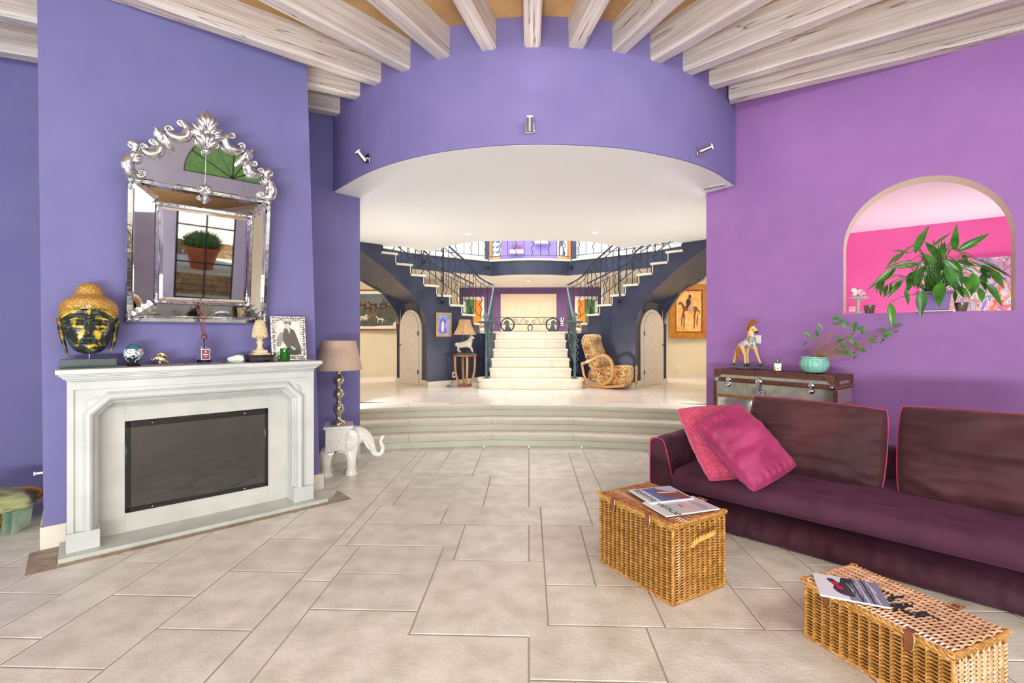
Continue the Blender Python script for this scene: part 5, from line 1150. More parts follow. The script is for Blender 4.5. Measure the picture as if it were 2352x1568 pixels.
def hamper(name, label, M0, L_, D_, H_, colf=None, rope=True, light=False, strap_x=(.14, .44)):
    g = thing(name, label, 'hamper', M0); random.seed(int(L_*1000))
    sides = [(T(0, 0, 0), L_, 'front_panel', m_wk), (T(L_, 0, 0)@RZ(90), D_, 'end_panel', m_wk_glare if light else m_wk), (T(L_, D_, 0)@RZ(180), L_, 'rear_panel', m_wk), (T(0, D_, 0)@RZ(270), D_, 'end_panel', m_wk)]
    HB = H_-.03
    for M, ln, nm, mt in sides:
        mb = MB(); weave(mb, ln, HB-.02, M, z0=.012, row=.0078 if not light or nm != 'end_panel' else .0088, r=.004); mb.col = (.28, .24, .2); box(mb, 0, ln, .003, .007, .01, HB, M)
        n = int(round(ln/.042))
        for i in range(n+1): v = random.uniform(.95, 1.15); mb.col = (v, v, v*.95); tube(mb, [M@Vector((ln*i/n, -.0025, .01)), M@Vector((ln*i/n, -.0025, HB))], .0045, 5)
        mb.build(nm, mt, g, 60)
    mb = MB()
    for x, y in ((0, 0), (L_, 0), (L_, D_), (0, D_)):
        mb = MB(); mb.col = (1.15, 1.1, 1); twist(mb, (x, y, .005), (x, y, HB), .005, .004, turns=HB/.012*.5); mb.build('corner_binding', m_wk, g, 60)
    c = [(0, 0), (L_, 0), (L_, D_), (0, D_)]
    for zz in (.009, HB+.002):
        mb = MB()
        for i in range(4): a, b = c[i], c[(i+1) % 4]; twist(mb, (*a, zz), (*b, zz), .0058, .005)
        mb.build('braided_border', m_wk, g, 60)
    mb = MB(); ML_ = T(-.008, D_+.008, H_)@RZ(-90)@RX(-90)
    weave(mb, D_+.016, L_+.016, T(-.008, -.008, H_-.006)@Matrix(((0, 0, 1, 0), (1, 0, 0, 0), (0, -1, 0, 0), (0, 0, 0, 1))), row=.0092, sp=.038, r=.0046, amp=.004, slant=.3, colf=colf)
    mb.col = (.3, .22, .18); box(mb, .006, L_-.006, .006, D_-.006, H_-.018, H_-.012)
    lid = mb.build('lid', m_wk_glare if light else PM('brown_varnished_willow', (192, 136, 88), (160, 106, 62), 24, .32, vcol=True, coat=.4), g, 60)
    mb = MB(); c = [(-.01, -.01), (L_+.01, -.01), (L_+.01, D_+.01), (-.01, D_+.01)]
    for i in range(4): a, b = c[i], c[(i+1) % 4]; twist(mb, (*a, H_-.008), (*b, H_-.008), .0062, .0055)
    for (x, y), a in zip(c, (135, -135, -45, 45)): mb.col = (1.1, 1, .8); tube(mb, [(x-.02*math.cos(R_(0))*(1 if x > 0 else -1), y, H_+.004), (x, y, H_+.002), (x, y-.02*(1 if y > 0 else -1), H_+.004)], .006, 6)
    mb.build('lid_border', m_wk, lid, 60)
    for sx_ in strap_x:
        mb = MB(); box(mb, sx_-.016, sx_+.016, -.022, -.014, H_-.075, H_+.002); box(mb, sx_-.016, sx_+.016, -.022, .02, H_, H_+.005); sp_ = mb.build('leather_tab', PM('saddle_leather', (140, 82, 56), (120, 66, 44), 30, .5), g, bevel=.002)
        mb = MB(); tube(mb, smoothpath([(sx_+.012, -.016, H_+.004), (sx_+.026, -.028, H_-.01), (sx_+.024, -.03, H_-.05), (sx_+.012, -.026, H_-.07)], 4), .0022, 6); mb.build('wire_loop', PM('brass_wire', (220, 190, 120), None, rough=.3, metal=.8), sp_)
    mb = MB(); bx_ = L_*.72; box(mb, bx_-.018, bx_+.018, D_-.01, D_+.05, H_+.004, H_+.010); bk = mb.build('buckle_strap', PM('saddle_leather', (150, 88, 60), (128, 72, 48), 30, .5), g, bevel=.002)
    mb = MB(); tube(mb, [(bx_-.02, D_-.012, H_+.012), (bx_+.02, D_-.012, H_+.012), (bx_+.02, D_+.014, H_+.02), (bx_-.02, D_+.014, H_+.02)], .0028, 6, True); mb.build('buckle', PM('brass_wire', (220, 190, 120), None, rough=.3, metal=.8), bk)
    if rope:
        mb = MB(); pts = smoothpath([(L_+.004, D_*.33, H_-.145), (L_+.03, D_*.38, H_-.11), (L_+.055, D_*.5, H_-.085), (L_+.045, D_*.66, H_-.085), (L_+.004, D_*.72, H_-.125)], 8); n = len(pts)
        for q in range(3):
            v = random.uniform(.95, 1.15); mb.col = (v, v, v); out = []
            for i, p in enumerate(pts): a = i*.75+q*2.09; out.append(p+Vector((.009*math.cos(a), 0, .009*math.sin(a))))
            tube(mb, out, .0075, 6)
        mb.build('rope_handle', PM('willow_rope', (222, 178, 96), (190, 140, 62), 40, .45, vcol=True), g, 60)
    return g
B1 = T(W(.585, 3.195))@RZ(-58.5)
hamper('wicker_hamper', 'tall wicker hamper with two magazines on its lid by the sofa corner', B1, .61, .43, .452)
blobs = [(-.02, .0)]
def paint(x, z, v):        # x across the lid, z along it: a blue-black painted figure on bands whitened as window glare
    for cx_, cz_, rx_, rz_ in ((.235, .25, .012, .05), (.20, .285, .03, .014), (.165, .33, .035, .022), (.205, .345, .05, .010), (.15, .385, .014, .04), (.185, .41, .04, .012), (.21, .44, .012, .03), (.125, .345, .02, .01), (.255, .29, .018, .010)):
        if ((x-cx_)/rx_)**2+((z-cz_)/rz_)**2 < 1: return (.02, .07, .16) if int(z*1000) % 3 else (.05, .04, .05)
    return (v*1.25, v*1.25, v*1.35) if int(x/.019) % 2 == 0 else (v*.95, v*.8, v*.75)
B2 = T(W(1.459, 2.403))@RZ(-66)
hamper('wicker_hamper', 'low wicker hamper with a painted blue-black figure on its glare-whitened lid', B2, .60, .362, .285, colf=paint, rope=False, light=True, strap_x=(.12, .46))
# ---------------------------------------------------------------- magazines
def mag_frame(pts, z):       # corners in pixels: spine-left, far-left, far-right, near-right -> frame
    q_ = [P(x, y, z) for x, y in pts]; a, b, c, d = q_
    X = ((b-a)+(c-d)).normalized(); w_ = ((b-a).length+(c-d).length)/2; h_ = ((d-a).length+(c-b).length)/2; Yv = -Vector((X.y, -X.x, 0)); 
    if Yv.dot(d-a) < 0: Yv = -Yv
    cen = (a+b+c+d)/4; M = Matrix((X, Yv, X.cross(Yv))).transposed().to_4x4(); M.translation = Vector((cen.x, cen.y, z)); return M, w_, h_
m_page = PM('magazine_pages', (228, 230, 224), None, rough=.5); m_ink = PM('black_print', (28, 30, 40), None, rough=.4)
def word(txt, size, M, mat, parent, name='cover_title', shear=0):
    cu = bpy.data.curves.new(name, 'FONT'); cu.body = txt; cu.size = size; cu.align_x = 'CENTER'; cu.align_y = 'CENTER'; cu.extrude = .0002; cu.shear = shear
    o = bpy.data.objects.new(name, cu); COL.objects.link(o); bpy.context.view_layer.update(); me = bpy.data.meshes.new_from_object(o.evaluated_get(bpy.context.evaluated_depsgraph_get())); bpy.data.objects.remove(o)
    me.materials.clear(); me.materials.append(mat); o = bpy.data.objects.new(name, me); COL.objects.link(o); o.parent = parent; o.matrix_local = M; return o
def blob(mb, pts, z, m, k=4): mb.m = m; mb.add([(x, y, z) for x, y in (sm2(pts, k) if k else pts)], [list(range(len(pts)*(k or 1)))])
def solid(mat_cols): return [PM('cover_ink_%02d' % i, c, None, rough=.22, coat=.3) for i, c in enumerate(mat_cols)]
# lower magazine first
za = .4605
M, w_, h_ = mag_frame([(1540, 1190), (1475, 1157), (1596, 1146), (1642, 1166)], za)   # X along the spine side
def magazine(label, corners, z, cover, title, art, tx, tsize, flip=1, thick=.007):
    M, w_, h_ = mag_frame(corners, z); g = thing('magazine', label, 'magazine', M)
    mb = MB(); box(mb, -w_/2, w_/2, -h_/2, h_/2, 0, thick); mb.build('page_block', m_page, g)
    mb = MB(); box(mb, -w_/2, w_/2, -h_/2, h_/2, thick, thick+.0006); cv = mb.build('front_cover', cover, g)
    mb = MB(); art(mb, w_, h_, thick+.0008); sb = mb.build('cover_picture', art.mats, cv, 0)
    if title: word(title, tsize, T(*tx, thick+.0014)@RZ(flip), m_ink, cv)
    return g
def art_lower(mb, w_, h_, z):
    blob(mb, [(-w_*.48, -h_*.22), (w_*.48, -h_*.22), (w_*.48, h_*.47), (-w_*.48, h_*.47)], z, 0, 0); blob(mb, [(-w_*.3, .0), (w_*.1, h_*.02), (w_*.35, h_*.12), (w_*.1, h_*.14), (-w_*.3, h_*.1)], z+.0003, 1); blob(mb, [(-w_*.36, h_*.22), (w_*.36, h_*.26), (w_*.3, h_*.36), (-w_*.36, h_*.32)], z+.0003, 2); blob(mb, [(-w_*.05, -h_*.03), (w_*.12, -h_*.02), (w_*.12, 0), (-w_*.05, -h_*.01)], z+.0005, 3)
art_lower.mats = solid([(198, 198, 204), (204, 180, 188), (170, 168, 180), (60, 60, 66)])
magazine('pale grey magazine lying under the other at the near edge of the tall hamper', [(1475, 1157), (1540, 1191), (1643, 1167), (1592, 1140)], .4635, PM('pale_cover', (214, 220, 222), (222, 226, 228), 8, .2, coat=.3), 'Avenue', art_lower, (0, -.1), .088, 0)
def art_upper(mb, w_, h_, z):
    blob(mb, [(-w_*.46, -h_*.22), (w_*.46, -h_*.22), (w_*.46, h_*.46), (-w_*.46, h_*.46)], z, 0, 0); blob(mb, [(-w_*.3, h_*.0), (w_*.1, -h_*.08), (w_*.3, h_*.05), (w_*.34, h_*.3), (w_*.3, h_*.45), (w_*.0, h_*.44), (-w_*.05, h_*.2)], z+.0003, 1); blob(mb, [(-w_*.42, h_*.1), (-w_*.2, h_*.2), (-w_*.1, h_*.44), (-w_*.44, h_*.44)], z+.0003, 2); blob(mb, [(w_*.34, h_*.28), (w_*.45, h_*.24), (w_*.45, h_*.45), (w_*.3, h_*.45)], z+.0004, 3); blob(mb, [(-w_*.12, h_*.0), (-w_*.06, h_*.02), (w_*.0, h_*.36), (-w_*.06, h_*.36)], z+.0005, 4)
art_upper.mats = solid([(86, 106, 178), (142, 66, 58), (200, 190, 208), (128, 44, 74), (236, 232, 236)])
magazine('magazine with blue and rust cover picture on top of the tall hamper', [(1441, 1126), (1492, 1156), (1596, 1148), (1541, 1119)], .4718, PM('white_cover', (220, 224, 232), (228, 232, 238), 8, .2, coat=.3), 'femina', art_upper, (0, -.105), .085, 0)
def art_horse(mb, w_, h_, z):
    # the cover runs along y (height of the sheet) : head at the -y end
    blob(mb, [(-w_*.5, -h_*.05), (w_*.5, -h_*.05), (w_*.5, h_*.5), (-w_*.5, h_*.5)], z, 0, 0)
    blob(mb, [(-w_*.3, -h_*.30), (-w_*.05, -h_*.22), (w_*.1, -h_*.25), (w_*.3, -h_*.16), (w_*.34, h_*.02), (w_*.1, h_*.08), (-w_*.2, h_*.05), (-w_*.4, h_*.1), (-w_*.46, -h_*.05), (-w_*.2, -h_*.12), (-w_*.34, -h_*.2)], z+.0003, 1)
    random.seed(6)
    for i in range(26):
        y0 = random.uniform(-.02, .44)*h_; x0 = random.uniform(-.45, .2)*w_; a = random.uniform(-.2, .2); blob(mb, [(x0, y0), (x0+w_*.3, y0+a*.1), (x0+w_*.3, y0+a*.1+.004), (x0, y0+.004)], z+.0005+i*1e-5, 2+(i % 3), 0)
    for i in range(4): y0 = (.08+.08*i)*h_; blob(mb, [(-w_*.5, y0), (w_*.5, y0+.01), (w_*.5, y0+.018), (-w_*.5, y0+.006)], z+.0009, 2 if i % 2 else 1, 0)
    for cx_, cy_ in ((-.12, -.19), (.04, -.14)): blob(mb, [(w_*(cx_-.1), h_*(cy_-.04)), (w_*(cx_+.02), h_*(cy_-.05)), (w_*(cx_+.08), h_*(cy_+.02)), (w_*cx_, h_*(cy_+.05)), (w_*(cx_-.08), h_*(cy_+.03))], z+.0011, 5)
art_horse.mats = solid([(126, 130, 158), (44, 46, 58), (196, 202, 220), (80, 84, 104), (150, 156, 180), (196, 30, 48)])
magazine('magazine with black and white horse picture and red blot on the low hamper', [(1867, 1319), (1884, 1371), (2046, 1396), (2012, 1341)], .2945, PM('white_cover', (222, 226, 240), (230, 234, 244), 8, .2, coat=.3), None, art_horse, (0, 0), .05, 0)
# ================================================================ HALL
def WX(px, d): v = PD(px, HY, d); return Vector((v.x, v.y))
def mx(p, s): return Vector((X0+(p[0]-X0)*(1 if s < 0 else -1), p[1], *p[2:]))
RS, ZL = .184, 1.554
rk = [(1131, 11.0), (1101.6, 10.7), (1087, 10.4), (1061, 10.05), (1033, 9.85), (1003.7, 9.66), (974, 9.47), (943.7, 9.28), (909.8, 9.1), (876, 8.92), (845, 8.75), (812, 8.55), (780, 8.4)]
FP = [WX(*p) for p in rk]
def Dat(px):
    for (a, da), (b, db) in zip(rk, rk[1:]):
        if b <= px <= a: return da+(db-da)*(px-a)/(b-a)
    return rk[-1][1]
NRM = []
for i in range(len(FP)):
    a, b = FP[max(0, i-1)], FP[min(len(FP)-1, i+1)]; d = (b-a).normalized(); NRM.append(Vector((d.y, -d.x)))
NRM = [n if n.y > -.2 else -n for n in NRM]; NRM[0] = NRM[1] = Vector((-.25, .97)).normalized(); NRM[2] = Vector((-.6, .8)).normalized()
BW = .95
FC = [(982, 885.7, 9.8), (982, 747, 9.75), (973, 719, 9.66), (963, 698.6, 9.6), (952.6, 683, 9.52), (935, 663, 9.3), (917, 647.5, 9.15), (891, 622, 9.0), (861, 599, 8.85), (827.6, 575, 8.65), (795, 553, 8.47)]
BC = [(969, 883.5, 10.0), (968, 745, 10.05), (962, 722, 10.1), (955, 696, 10.1), (938, 697.3, 10.25), (921, 698.6, 10.4), (900, 685, 10.3), (882, 673, 10.2), (860, 655, 10.0), (828, 640, 9.7), (795, 620, 9.5)]
def zlow(px):
    if px >= 982: return ZH
    for (a, ya, _), (b, yb, _) in zip(FC[1:], FC[2:]):
        if b <= px <= a: y = ya+(yb-ya)*(px-a)/(b-a); return 1.5+(HY-y)*Dat(px)/FPX
    return 3.1
m_tread = PM('cream_stone_tread', (240, 232, 214), (232, 222, 200), 8, .4)
sidn = {-1: 'left', 1: 'right'}
for s in (-1, 1):
    mb = MB(); cols = []
    pxs = sorted(set([x for x, _ in rk]+[982, 973, 963, 952.6]+list(range(796, 982, 8))), reverse=True)
    for a, b in zip(pxs, pxs[1:]):
        if b < 790: break
        k = max(i for i, (x, _) in enumerate(rk) if x >= a-.01)
        zt = ZL+RS*(k if k > 0 else 0)-.035 if k >= 1 else ZL-.035
        zt = min(ZS-.005, ZL+RS*k-.035) if k >= 1 else ZL-.035
        pa, pb = WX(a, Dat(a)), WX(b, Dat(b)); pa, pb = mx(pa, s), mx(pb, s); za, zb = min(zlow(a), zt), min(zlow(b), zt)
        th = Vector((0, .1))
        vs = [(*pa, za), (*pb, zb), (*pb, zt), (*pa, zt)]; q_ = [(*(pa+th), za), (*(pb+th), zb), (*(pb+th), zt), (*(pa+th), zt)]
        mb.add(vs+q_, [(0, 1, 2, 3) if s > 0 else (3, 2, 1, 0), (7, 6, 5, 4), (2, 6, 7, 3), (0, 4, 5, 1)])
    struct(mb, 'wall_stair_%s' % sidn[s], m_slate, smooth=0)
    mb = MB(); F = [PD(*p) for p in FC]; B = [PD(*p) for p in BC]; F = [mx(p, s) for p in F]; B = [mx(p, s) for p in B]
    F[0].z = B[0].z = ZH
    Fs = smoothpath(F[1:], 4); Bs = smoothpath(B[1:], 4); Fs = [F[0]]+Fs; Bs = [B[0]]+Bs
    mb.add(Fs+Bs, [(i, i+1, len(Fs)+i+1, len(Fs)+i) for i in range(len(Fs)-1)])
    struct(mb, 'trim_stair_vault_%s' % sidn[s], m_slate, smooth=50)
    # rear wall above the arch and its pier
    mb = MB(); top = [(921, 698.6, 10.4), (900, 685, 10.3), (882, 673, 10.2)]; arc = [(919, 744, 10.42), (912, 721.5, 10.38), (901.6, 703.7, 10.34), (891, 688, 10.3), (882, 673.2, 10.2), (866, 663, 10.1), (845, 651, 9.9), (828, 641, 9.7)]
    tp = [mx(PD(*p), s) for p in [(921, 697, 10.42), (915, 694, 10.4), (903, 686, 10.36), (892, 679, 10.3), (882, 671, 10.2), (866, 659, 10.1), (845, 648, 9.9), (828, 638, 9.7)]]; ac = [mx(PD(*p), s) for p in arc]
    dp = Vector((-.10*(1 if s < 0 else -1)*1, .22, 0))
    mb.add(tp+ac, [(i, i+1, len(tp)+i+1, len(tp)+i) for i in range(7)]); mb.add(ac+[p+dp for p in ac], [(i, i+1, 8+i+1, 8+i) for i in range(7)])
    pr_ = [mx(WX(919.5, 10.42), s), mx(WX(921, 10.7), s), mx(WX(911.5, 10.75), s), mx(WX(911.5, 10.42), s)]
    prism(mb, pr_, ZH, ac[0].z+.0)
    struct(mb, 'wall_stair_rear_%s' % sidn[s], m_slate, smooth=50)
    # closet wall with its arched door
    a, b = mx(WX(969.5, 9.99), s), mx(WX(918, 10.42), s); L_ = (b-a).length; ztop = 2.17
    if s < 0: org, vec = b, (a-b).normalized()
    else: org, vec = a, (b-a).normalized()
    CM = T(org.x, org.y, ZH)@RZ(math.degrees(math.atan2(vec.y, vec.x)))
    mb = MB(); box(mb, 0, L_, .03, .08, 0, ztop-ZH+.02); struct(mb, 'wall_closet_%s' % sidn[s], m_slate, CM)
    m_dw = PM('limewashed_wood', (232, 222, 212), (216, 202, 190), 8, .55, stretch=(1, 1, 9))
    def archp(x0, x1, z1, n=14): r = (x1-x0)/2; c = (x0+x1)/2; return [(x0, 0.004)]+[(c-r*math.cos(PI*i/n), z1-r*1.18+r*1.18*math.sin(PI*i/n)) for i in range(n+1)]+[(x1, 0.004)]
    g = tag(MB().add([(0, 0, 0)], []).build('door_%d' % (1 if s < 0 else 2), [], None, 0, CM), kind='structure') if False else None
    mb = MB(); x0, x1 = .01, L_-.01; HT = 1.56
    fw = .085 if True else 0
    xi0, xi1 = (x0+.02, x1-fw) if s < 0 else (x0+fw, x1-.02)
    plate(mb, archp(x0, x1, HT), -.01, .03)
    fr = struct(mb, 'door_%d' % (1 if s < 0 else 2), PM('pale_door_frame', (228, 218, 200), None, rough=.6), CM)
    mb = MB(); plate(mb, archp(xi0, xi1, HT-.05), -.028, -.011); mb.build('door_leaf', m_dw, fr)
    hx = xi1 if s < 0 else xi0; kx = xi0+.03 if s < 0 else xi1-.03
    for z in (.22, 1.02): mb = MB(); box(mb, hx-.01, hx+.01, -.034, -.026, z, z+.09); mb.build('door_hinge', m_black, fr)
    mb = MB(); lathe(mb, [(0, 0), (.014, .002), (.008, .02), (.018, .034), (.01, .045), (0, .046)], 10, T(kx, -.028, .82)@RX(90)); mb.build('door_knob', m_black, fr)
    # skirting along the wall foot
    mb = MB()
    def seg(pa, pb, th=.018, h=.11): d = (pb-pa).normalized(); n = Vector((d.y, -d.x)); n = n if n.y < 0 else -n; prism(mb, [pa, pb, pb+n*th, pa+n*th], ZH, ZH+h)
    pts = [mx(WX(x, Dat(x)), s) for x in (982, 1003.7, 1033, 1061, 1087, 1101.6, 1131)]
    for a_, b_ in zip(pts, pts[1:]): seg(a_, b_)
    seg(mx(WX(969.5, 9.97), s), mx(WX(982, 9.73), s)); seg(mx(WX(919.5, 10.41), s), mx(WX(909, 10.43), s))
    struct(mb, 'baseboard_stair_%s' % sidn[s], m_board)
    # the flight: treads and risers, continuous stone
    g = thing('curved_stair_flight', 'cream stone upper stair flight rising to the %s of the landing' % sidn[s], 'stairs', T(*mx(FP[1], s), ZL), 'upper stair flights')
    GI = g.matrix_world.inverted()
    for k in range(1, 9):
        mb = MB(); a, b = FP[k], FP[k+1]; na, nb = NRM[k], NRM[k+1]; z = ZL+RS*k; d = (b-a).normalized()*.02
        po = [mx(p, s) for p in (a-na*.035-d*1.5, b-nb*.035+d*.2, b+nb*BW, a+na*BW)]
        prism(mb, [tuple(p) for p in po], z-.042, z); mb.v = [GI@v for v in mb.v]; t_ = mb.build('tread', m_tread, g, 20, bevel=.008)
        mb = MB(); po = [mx(p, s) for p in (a-na*.008, a-na*.008+d*.9, a+na*BW+d*.9, a+na*BW)]; prism(mb, [tuple(p) for p in po], z-RS, z-.042); mb.v = [GI@v for v in mb.v]; mb.build('riser', m_tread, g, 20)
# landing and central stairs
g = thing('central_staircase', 'wide cream stone central stairs with rounded bottom step', 'stairs', T(X0, 9.2, ZH))
mb = MB(); hw = 1.02; po = [(-hw+.28, 0), (hw-.28, 0)]+[(hw-.28+.28*math.sin(PI*i/12), .28-.28*math.cos(PI*i/12)) for i in range(1, 7)]+[(hw, .6), (-hw, .6)]+[(-hw+.28-.28*math.cos(PI*(i/12)), .28-.28*math.sin(PI*i/12)) for i in range(0, 6)]
prism(mb, po, .001, RS-.045); mb2 = MB(); prism(mb2, [(x*1.02, y*1.0-.02) for x, y in po], RS-.045, RS)
mb.build('bottom_riser', m_tread, g, 30); mb2.build('bottom_tread', m_tread, g, 30, bevel=.012)
ys = [.35, .63, .91, 1.19]
for i, y in enumerate(ys):
    z = RS*(i+2); w_ = .80-.012*i; mb = MB(); box(mb, -w_, w_, y+.02, y+.30, z-RS, z-.042); mb.build('riser', m_tread, g); mb = MB(); box(mb, -w_-.015, w_+.015, y-.01, y+.30, z-.042, z); mb.build('tread', m_tread, g, bevel=.01)
mb = MB(); box(mb, -.765, .765, 1.47, 1.52, RS*5, ZL-ZH-.042); mb.build('riser', m_tread, g)
mb = MB(); box(mb, -.76, .76, .4, 1.5, 0, RS*2-.05); box(mb, -.75, .75, .95, 1.5, RS, RS*4-.05); mb.build('stair_core', m_tread, g)
mb = MB(); prism(mb, [(-.775, 1.45), (.775, 1.45), (.775, 1.50), (1.20, 1.50), (1.20, 3.0), (-1.20, 3.0), (-1.20, 1.50), (-.775, 1.50)], ZL-ZH-.042, ZL-ZH); mb.build('landing_slab', m_tread, g, bevel=.01)
mb = MB(); box(mb, X0-1.1, X0+1.1, 10.9, 12.1, ZH, ZL-.05); struct(mb, 'wall_landing', m_slate)
# ---------------------------------------------------------------- ironwork
def wavy(a, b, amp, n, dirv):
    out = []
    for i in range(n*4+1): t = i/(n*4); w_ = math.sin(PI*t*n)*amp*min(1, 4*t, 4*(1-t)); out.append(a.lerp(b, t)+dirv*w_)
    return out
def railing(g, path, h, mat, sp=.16, zb=.17, band=.11, r=.009, skip=(), parent_scrolls=True, smooth_=True, start_wavy=0):
    """path: nosing-line points; rails follow it at heights zb, h-band and h"""
    GI = g.matrix_world.inverted(); pts = smoothpath(path, 6) if smooth_ else [Vector(p) for p in path]
    def off(z): return [GI@(p+Vector((0, 0, z))) for p in pts]
    mb = MB(); tube(mb, off(h), .018, 8); mb.build('handrail', mat, g)
    mb = MB(); tube(mb, off(h-band), r, 6); mb.build('upper_rail', mat, g)
    mb = MB(); tube(mb, off(zb), r, 6); mb.build('lower_rail', mat, g)
    ln = [0]
    for a, b in zip(pts, pts[1:]): ln.append(ln[-1]+(Vector((b.x-a.x, b.y-a.y))).length)
    def at(d):
        for i in range(len(pts)-1):
            if ln[i] <= d <= ln[i+1]+1e-9: t = (d-ln[i])/max(1e-9, ln[i+1]-ln[i]); return pts[i].lerp(pts[i+1], t), (pts[i+1]-pts[i]).normalized()
        return pts[-1], (pts[-1]-pts[-2]).normalized()
    n = int(ln[-1]/sp)
    for i in range(1, n):
        p, d = at(i*sp); d2 = Vector((d.x, d.y, 0)).normalized(); a = GI@(p+Vector((0, 0, zb))); b = GI@(p+Vector((0, 0, h-band))); mb = MB()
        if (i+start_wavy) % 2: tube(mb, wavy(a, b, .028, 7, d2), .009, 5)
        else: tube(mb, [a, b], .0075, 5)
        mb.build('baluster', mat, g)
    m_ = max(1, int(ln[-1]/.34))
    for i in range(m_):
        p, d = at((i+.5)*ln[-1]/m_); mb = MB(); c = GI@(p+Vector((0, 0, h-band/2))); d = d.normalized()
        up = Vector((0, 0, 1)); q_ = spiral(c+d*.07, .040, 1.3, PI, 18, 1, d, up); q2 = spiral(c-d*.07, .040, 1.3, 0, 18, 1, d, up)
        tube(mb, q_, .005, 5); mb.build('scroll', mat, g); mb = MB(); tube(mb, q2, .005, 5); mb.build('scroll', mat, g)
def boss(g, p, mat, s=1, outward=Vector((0, -1, 0)), up=.22):
    GI = g.matrix_world.inverted(); p = Vector(p); mb = MB()
    for i in range(5): a = 2*PI*i/5; ell(mb, GI@(p+outward*.02+Vector((.035*math.cos(a), 0, .035*math.sin(a)))), .022, 8, 6)
    ell(mb, GI@(p+outward*.035), .018, 8, 6)
    tube(mb, [GI@(p+v) for v in smoothpath([outward*.03, outward*.10+Vector((0, 0, .01)), outward*.12+Vector((0, 0, .09)), outward*.08+Vector((0, 0, .17)), Vector((0, 0, up))], 4)], .017, 7)
    mb.build('wall_bracket', mat, g)
for s in (-1, 1):
    nm = sidn[s]
    newel = Vector(mx((X0-.86, 9.45), s)); corner = Vector(mx((X0-.80, 10.68), s))
    g = thing('stair_railing', 'wrought iron railing climbing the %s side of the central stairs and the upper flight' % nm, 'railing', T(newel.x, newel.y, ZH+RS+.0005))
    GI = g.matrix_world.inverted()
    # lower run beside the central stairs
    pth = [Vector((newel.x, newel.y, .634+.06)), Vector((mx((X0-.825, 10.1), s).x, 10.1, 1.12)), Vector((corner.x, corner.y, ZL))]
    railing(g, pth, 1.06, m_iron2, sp=.13, smooth_=False)
    # upper run along the curved flight
    up_ = [Vector((corner.x, corner.y, ZL))]+[Vector((*mx(FP[k]+NRM[k]*.07, s), ZL+RS*(k-.5)+.10)) for k in range(1, 10)]
    railing(g, up_, 1.02, m_iron, sp=.155, start_wavy=1)
    # newel post with a wavy band and a horse head finial
    mb = MB(); zt = 1.74; a = GI@Vector((newel.x, newel.y, .636)); b = GI@Vector((newel.x, newel.y, zt)); tube(mb, [a, b], .026, 8); lathe(mb, [(0, 0), (.06, 0), (.06, .012), (.03, .014), (0, .014)], 12, T(a)); mb.build('newel_post', m_iron2, g)
    mb = MB(); wv = wavy(a+Vector((.045, 0, .1)), b+Vector((.045, 0, -.15)), .02, 14, Vector((1, 0, 0))); tube(mb, wv, .010, 5); mb.build('wavy_band', m_iron2, g)
    mb = MB(); tube(mb, [b+Vector((-.16*1, 0, 0)), b+Vector((.16, 0, 0))], .018, 8); tube(mb, [b+Vector((-.12, 0, -.1)), b+Vector((.12, 0, -.1))], .012, 6)
    for q in (-1, 1): tube(mb, spiral(b+Vector((q*.06, 0, -.06)), .05, 1.2, 0 if q > 0 else PI, 16, q), .008, 5)
    mb.build('scrolled_cap', m_iron2, g)
    hh = [(-.03, 0), (.035, 0), (.03, .05), (.012, .085), (.03, .10), (.055, .082), (.068, .10), (.045, .14), (.01, .165), (-.02, .17), (-.012, .15), (-.035, .12), (-.045, .06)]
    mb = MB(); plate(mb, [(x*(-s)*-1*1.0, z) for x, z in sm2(hh, 3)], -.016, .016, T(b+Vector((0, 0, .015)))); mb.build('horse_head_finial', m_iron2, g, 60)
    # heavy post and bracket on the face of the flight
    k = 5; pb_ = mx(WX(1018, Dat(1018)), s); bp = Vector((pb_.x, pb_.y-.01, 1.5+(HY-693)*Dat(1018)/FPX)); boss(g, bp, m_iron, up=.2)
    mb = MB(); tube(mb, [GI@(bp+Vector((0, 0, .18))), GI@(bp+Vector((0, .02, 1.12)))], .017, 8); mb.build('heavy_post', m_iron, g)
    # inner railing on the far side of the flight
    g = thing('inner_stair_railing', 'wrought iron railing on the far side of the %s upper stair flight' % nm, 'railing', T(*mx(FP[1]+NRM[1]*BW, s), ZL))
    far = [Vector((*mx(FP[k]+NRM[k]*(BW-.06), s), ZL+RS*(k-.5)+.1)) for k in range(1, 9)]
    railing(g, far, .95, m_iron, sp=.17)
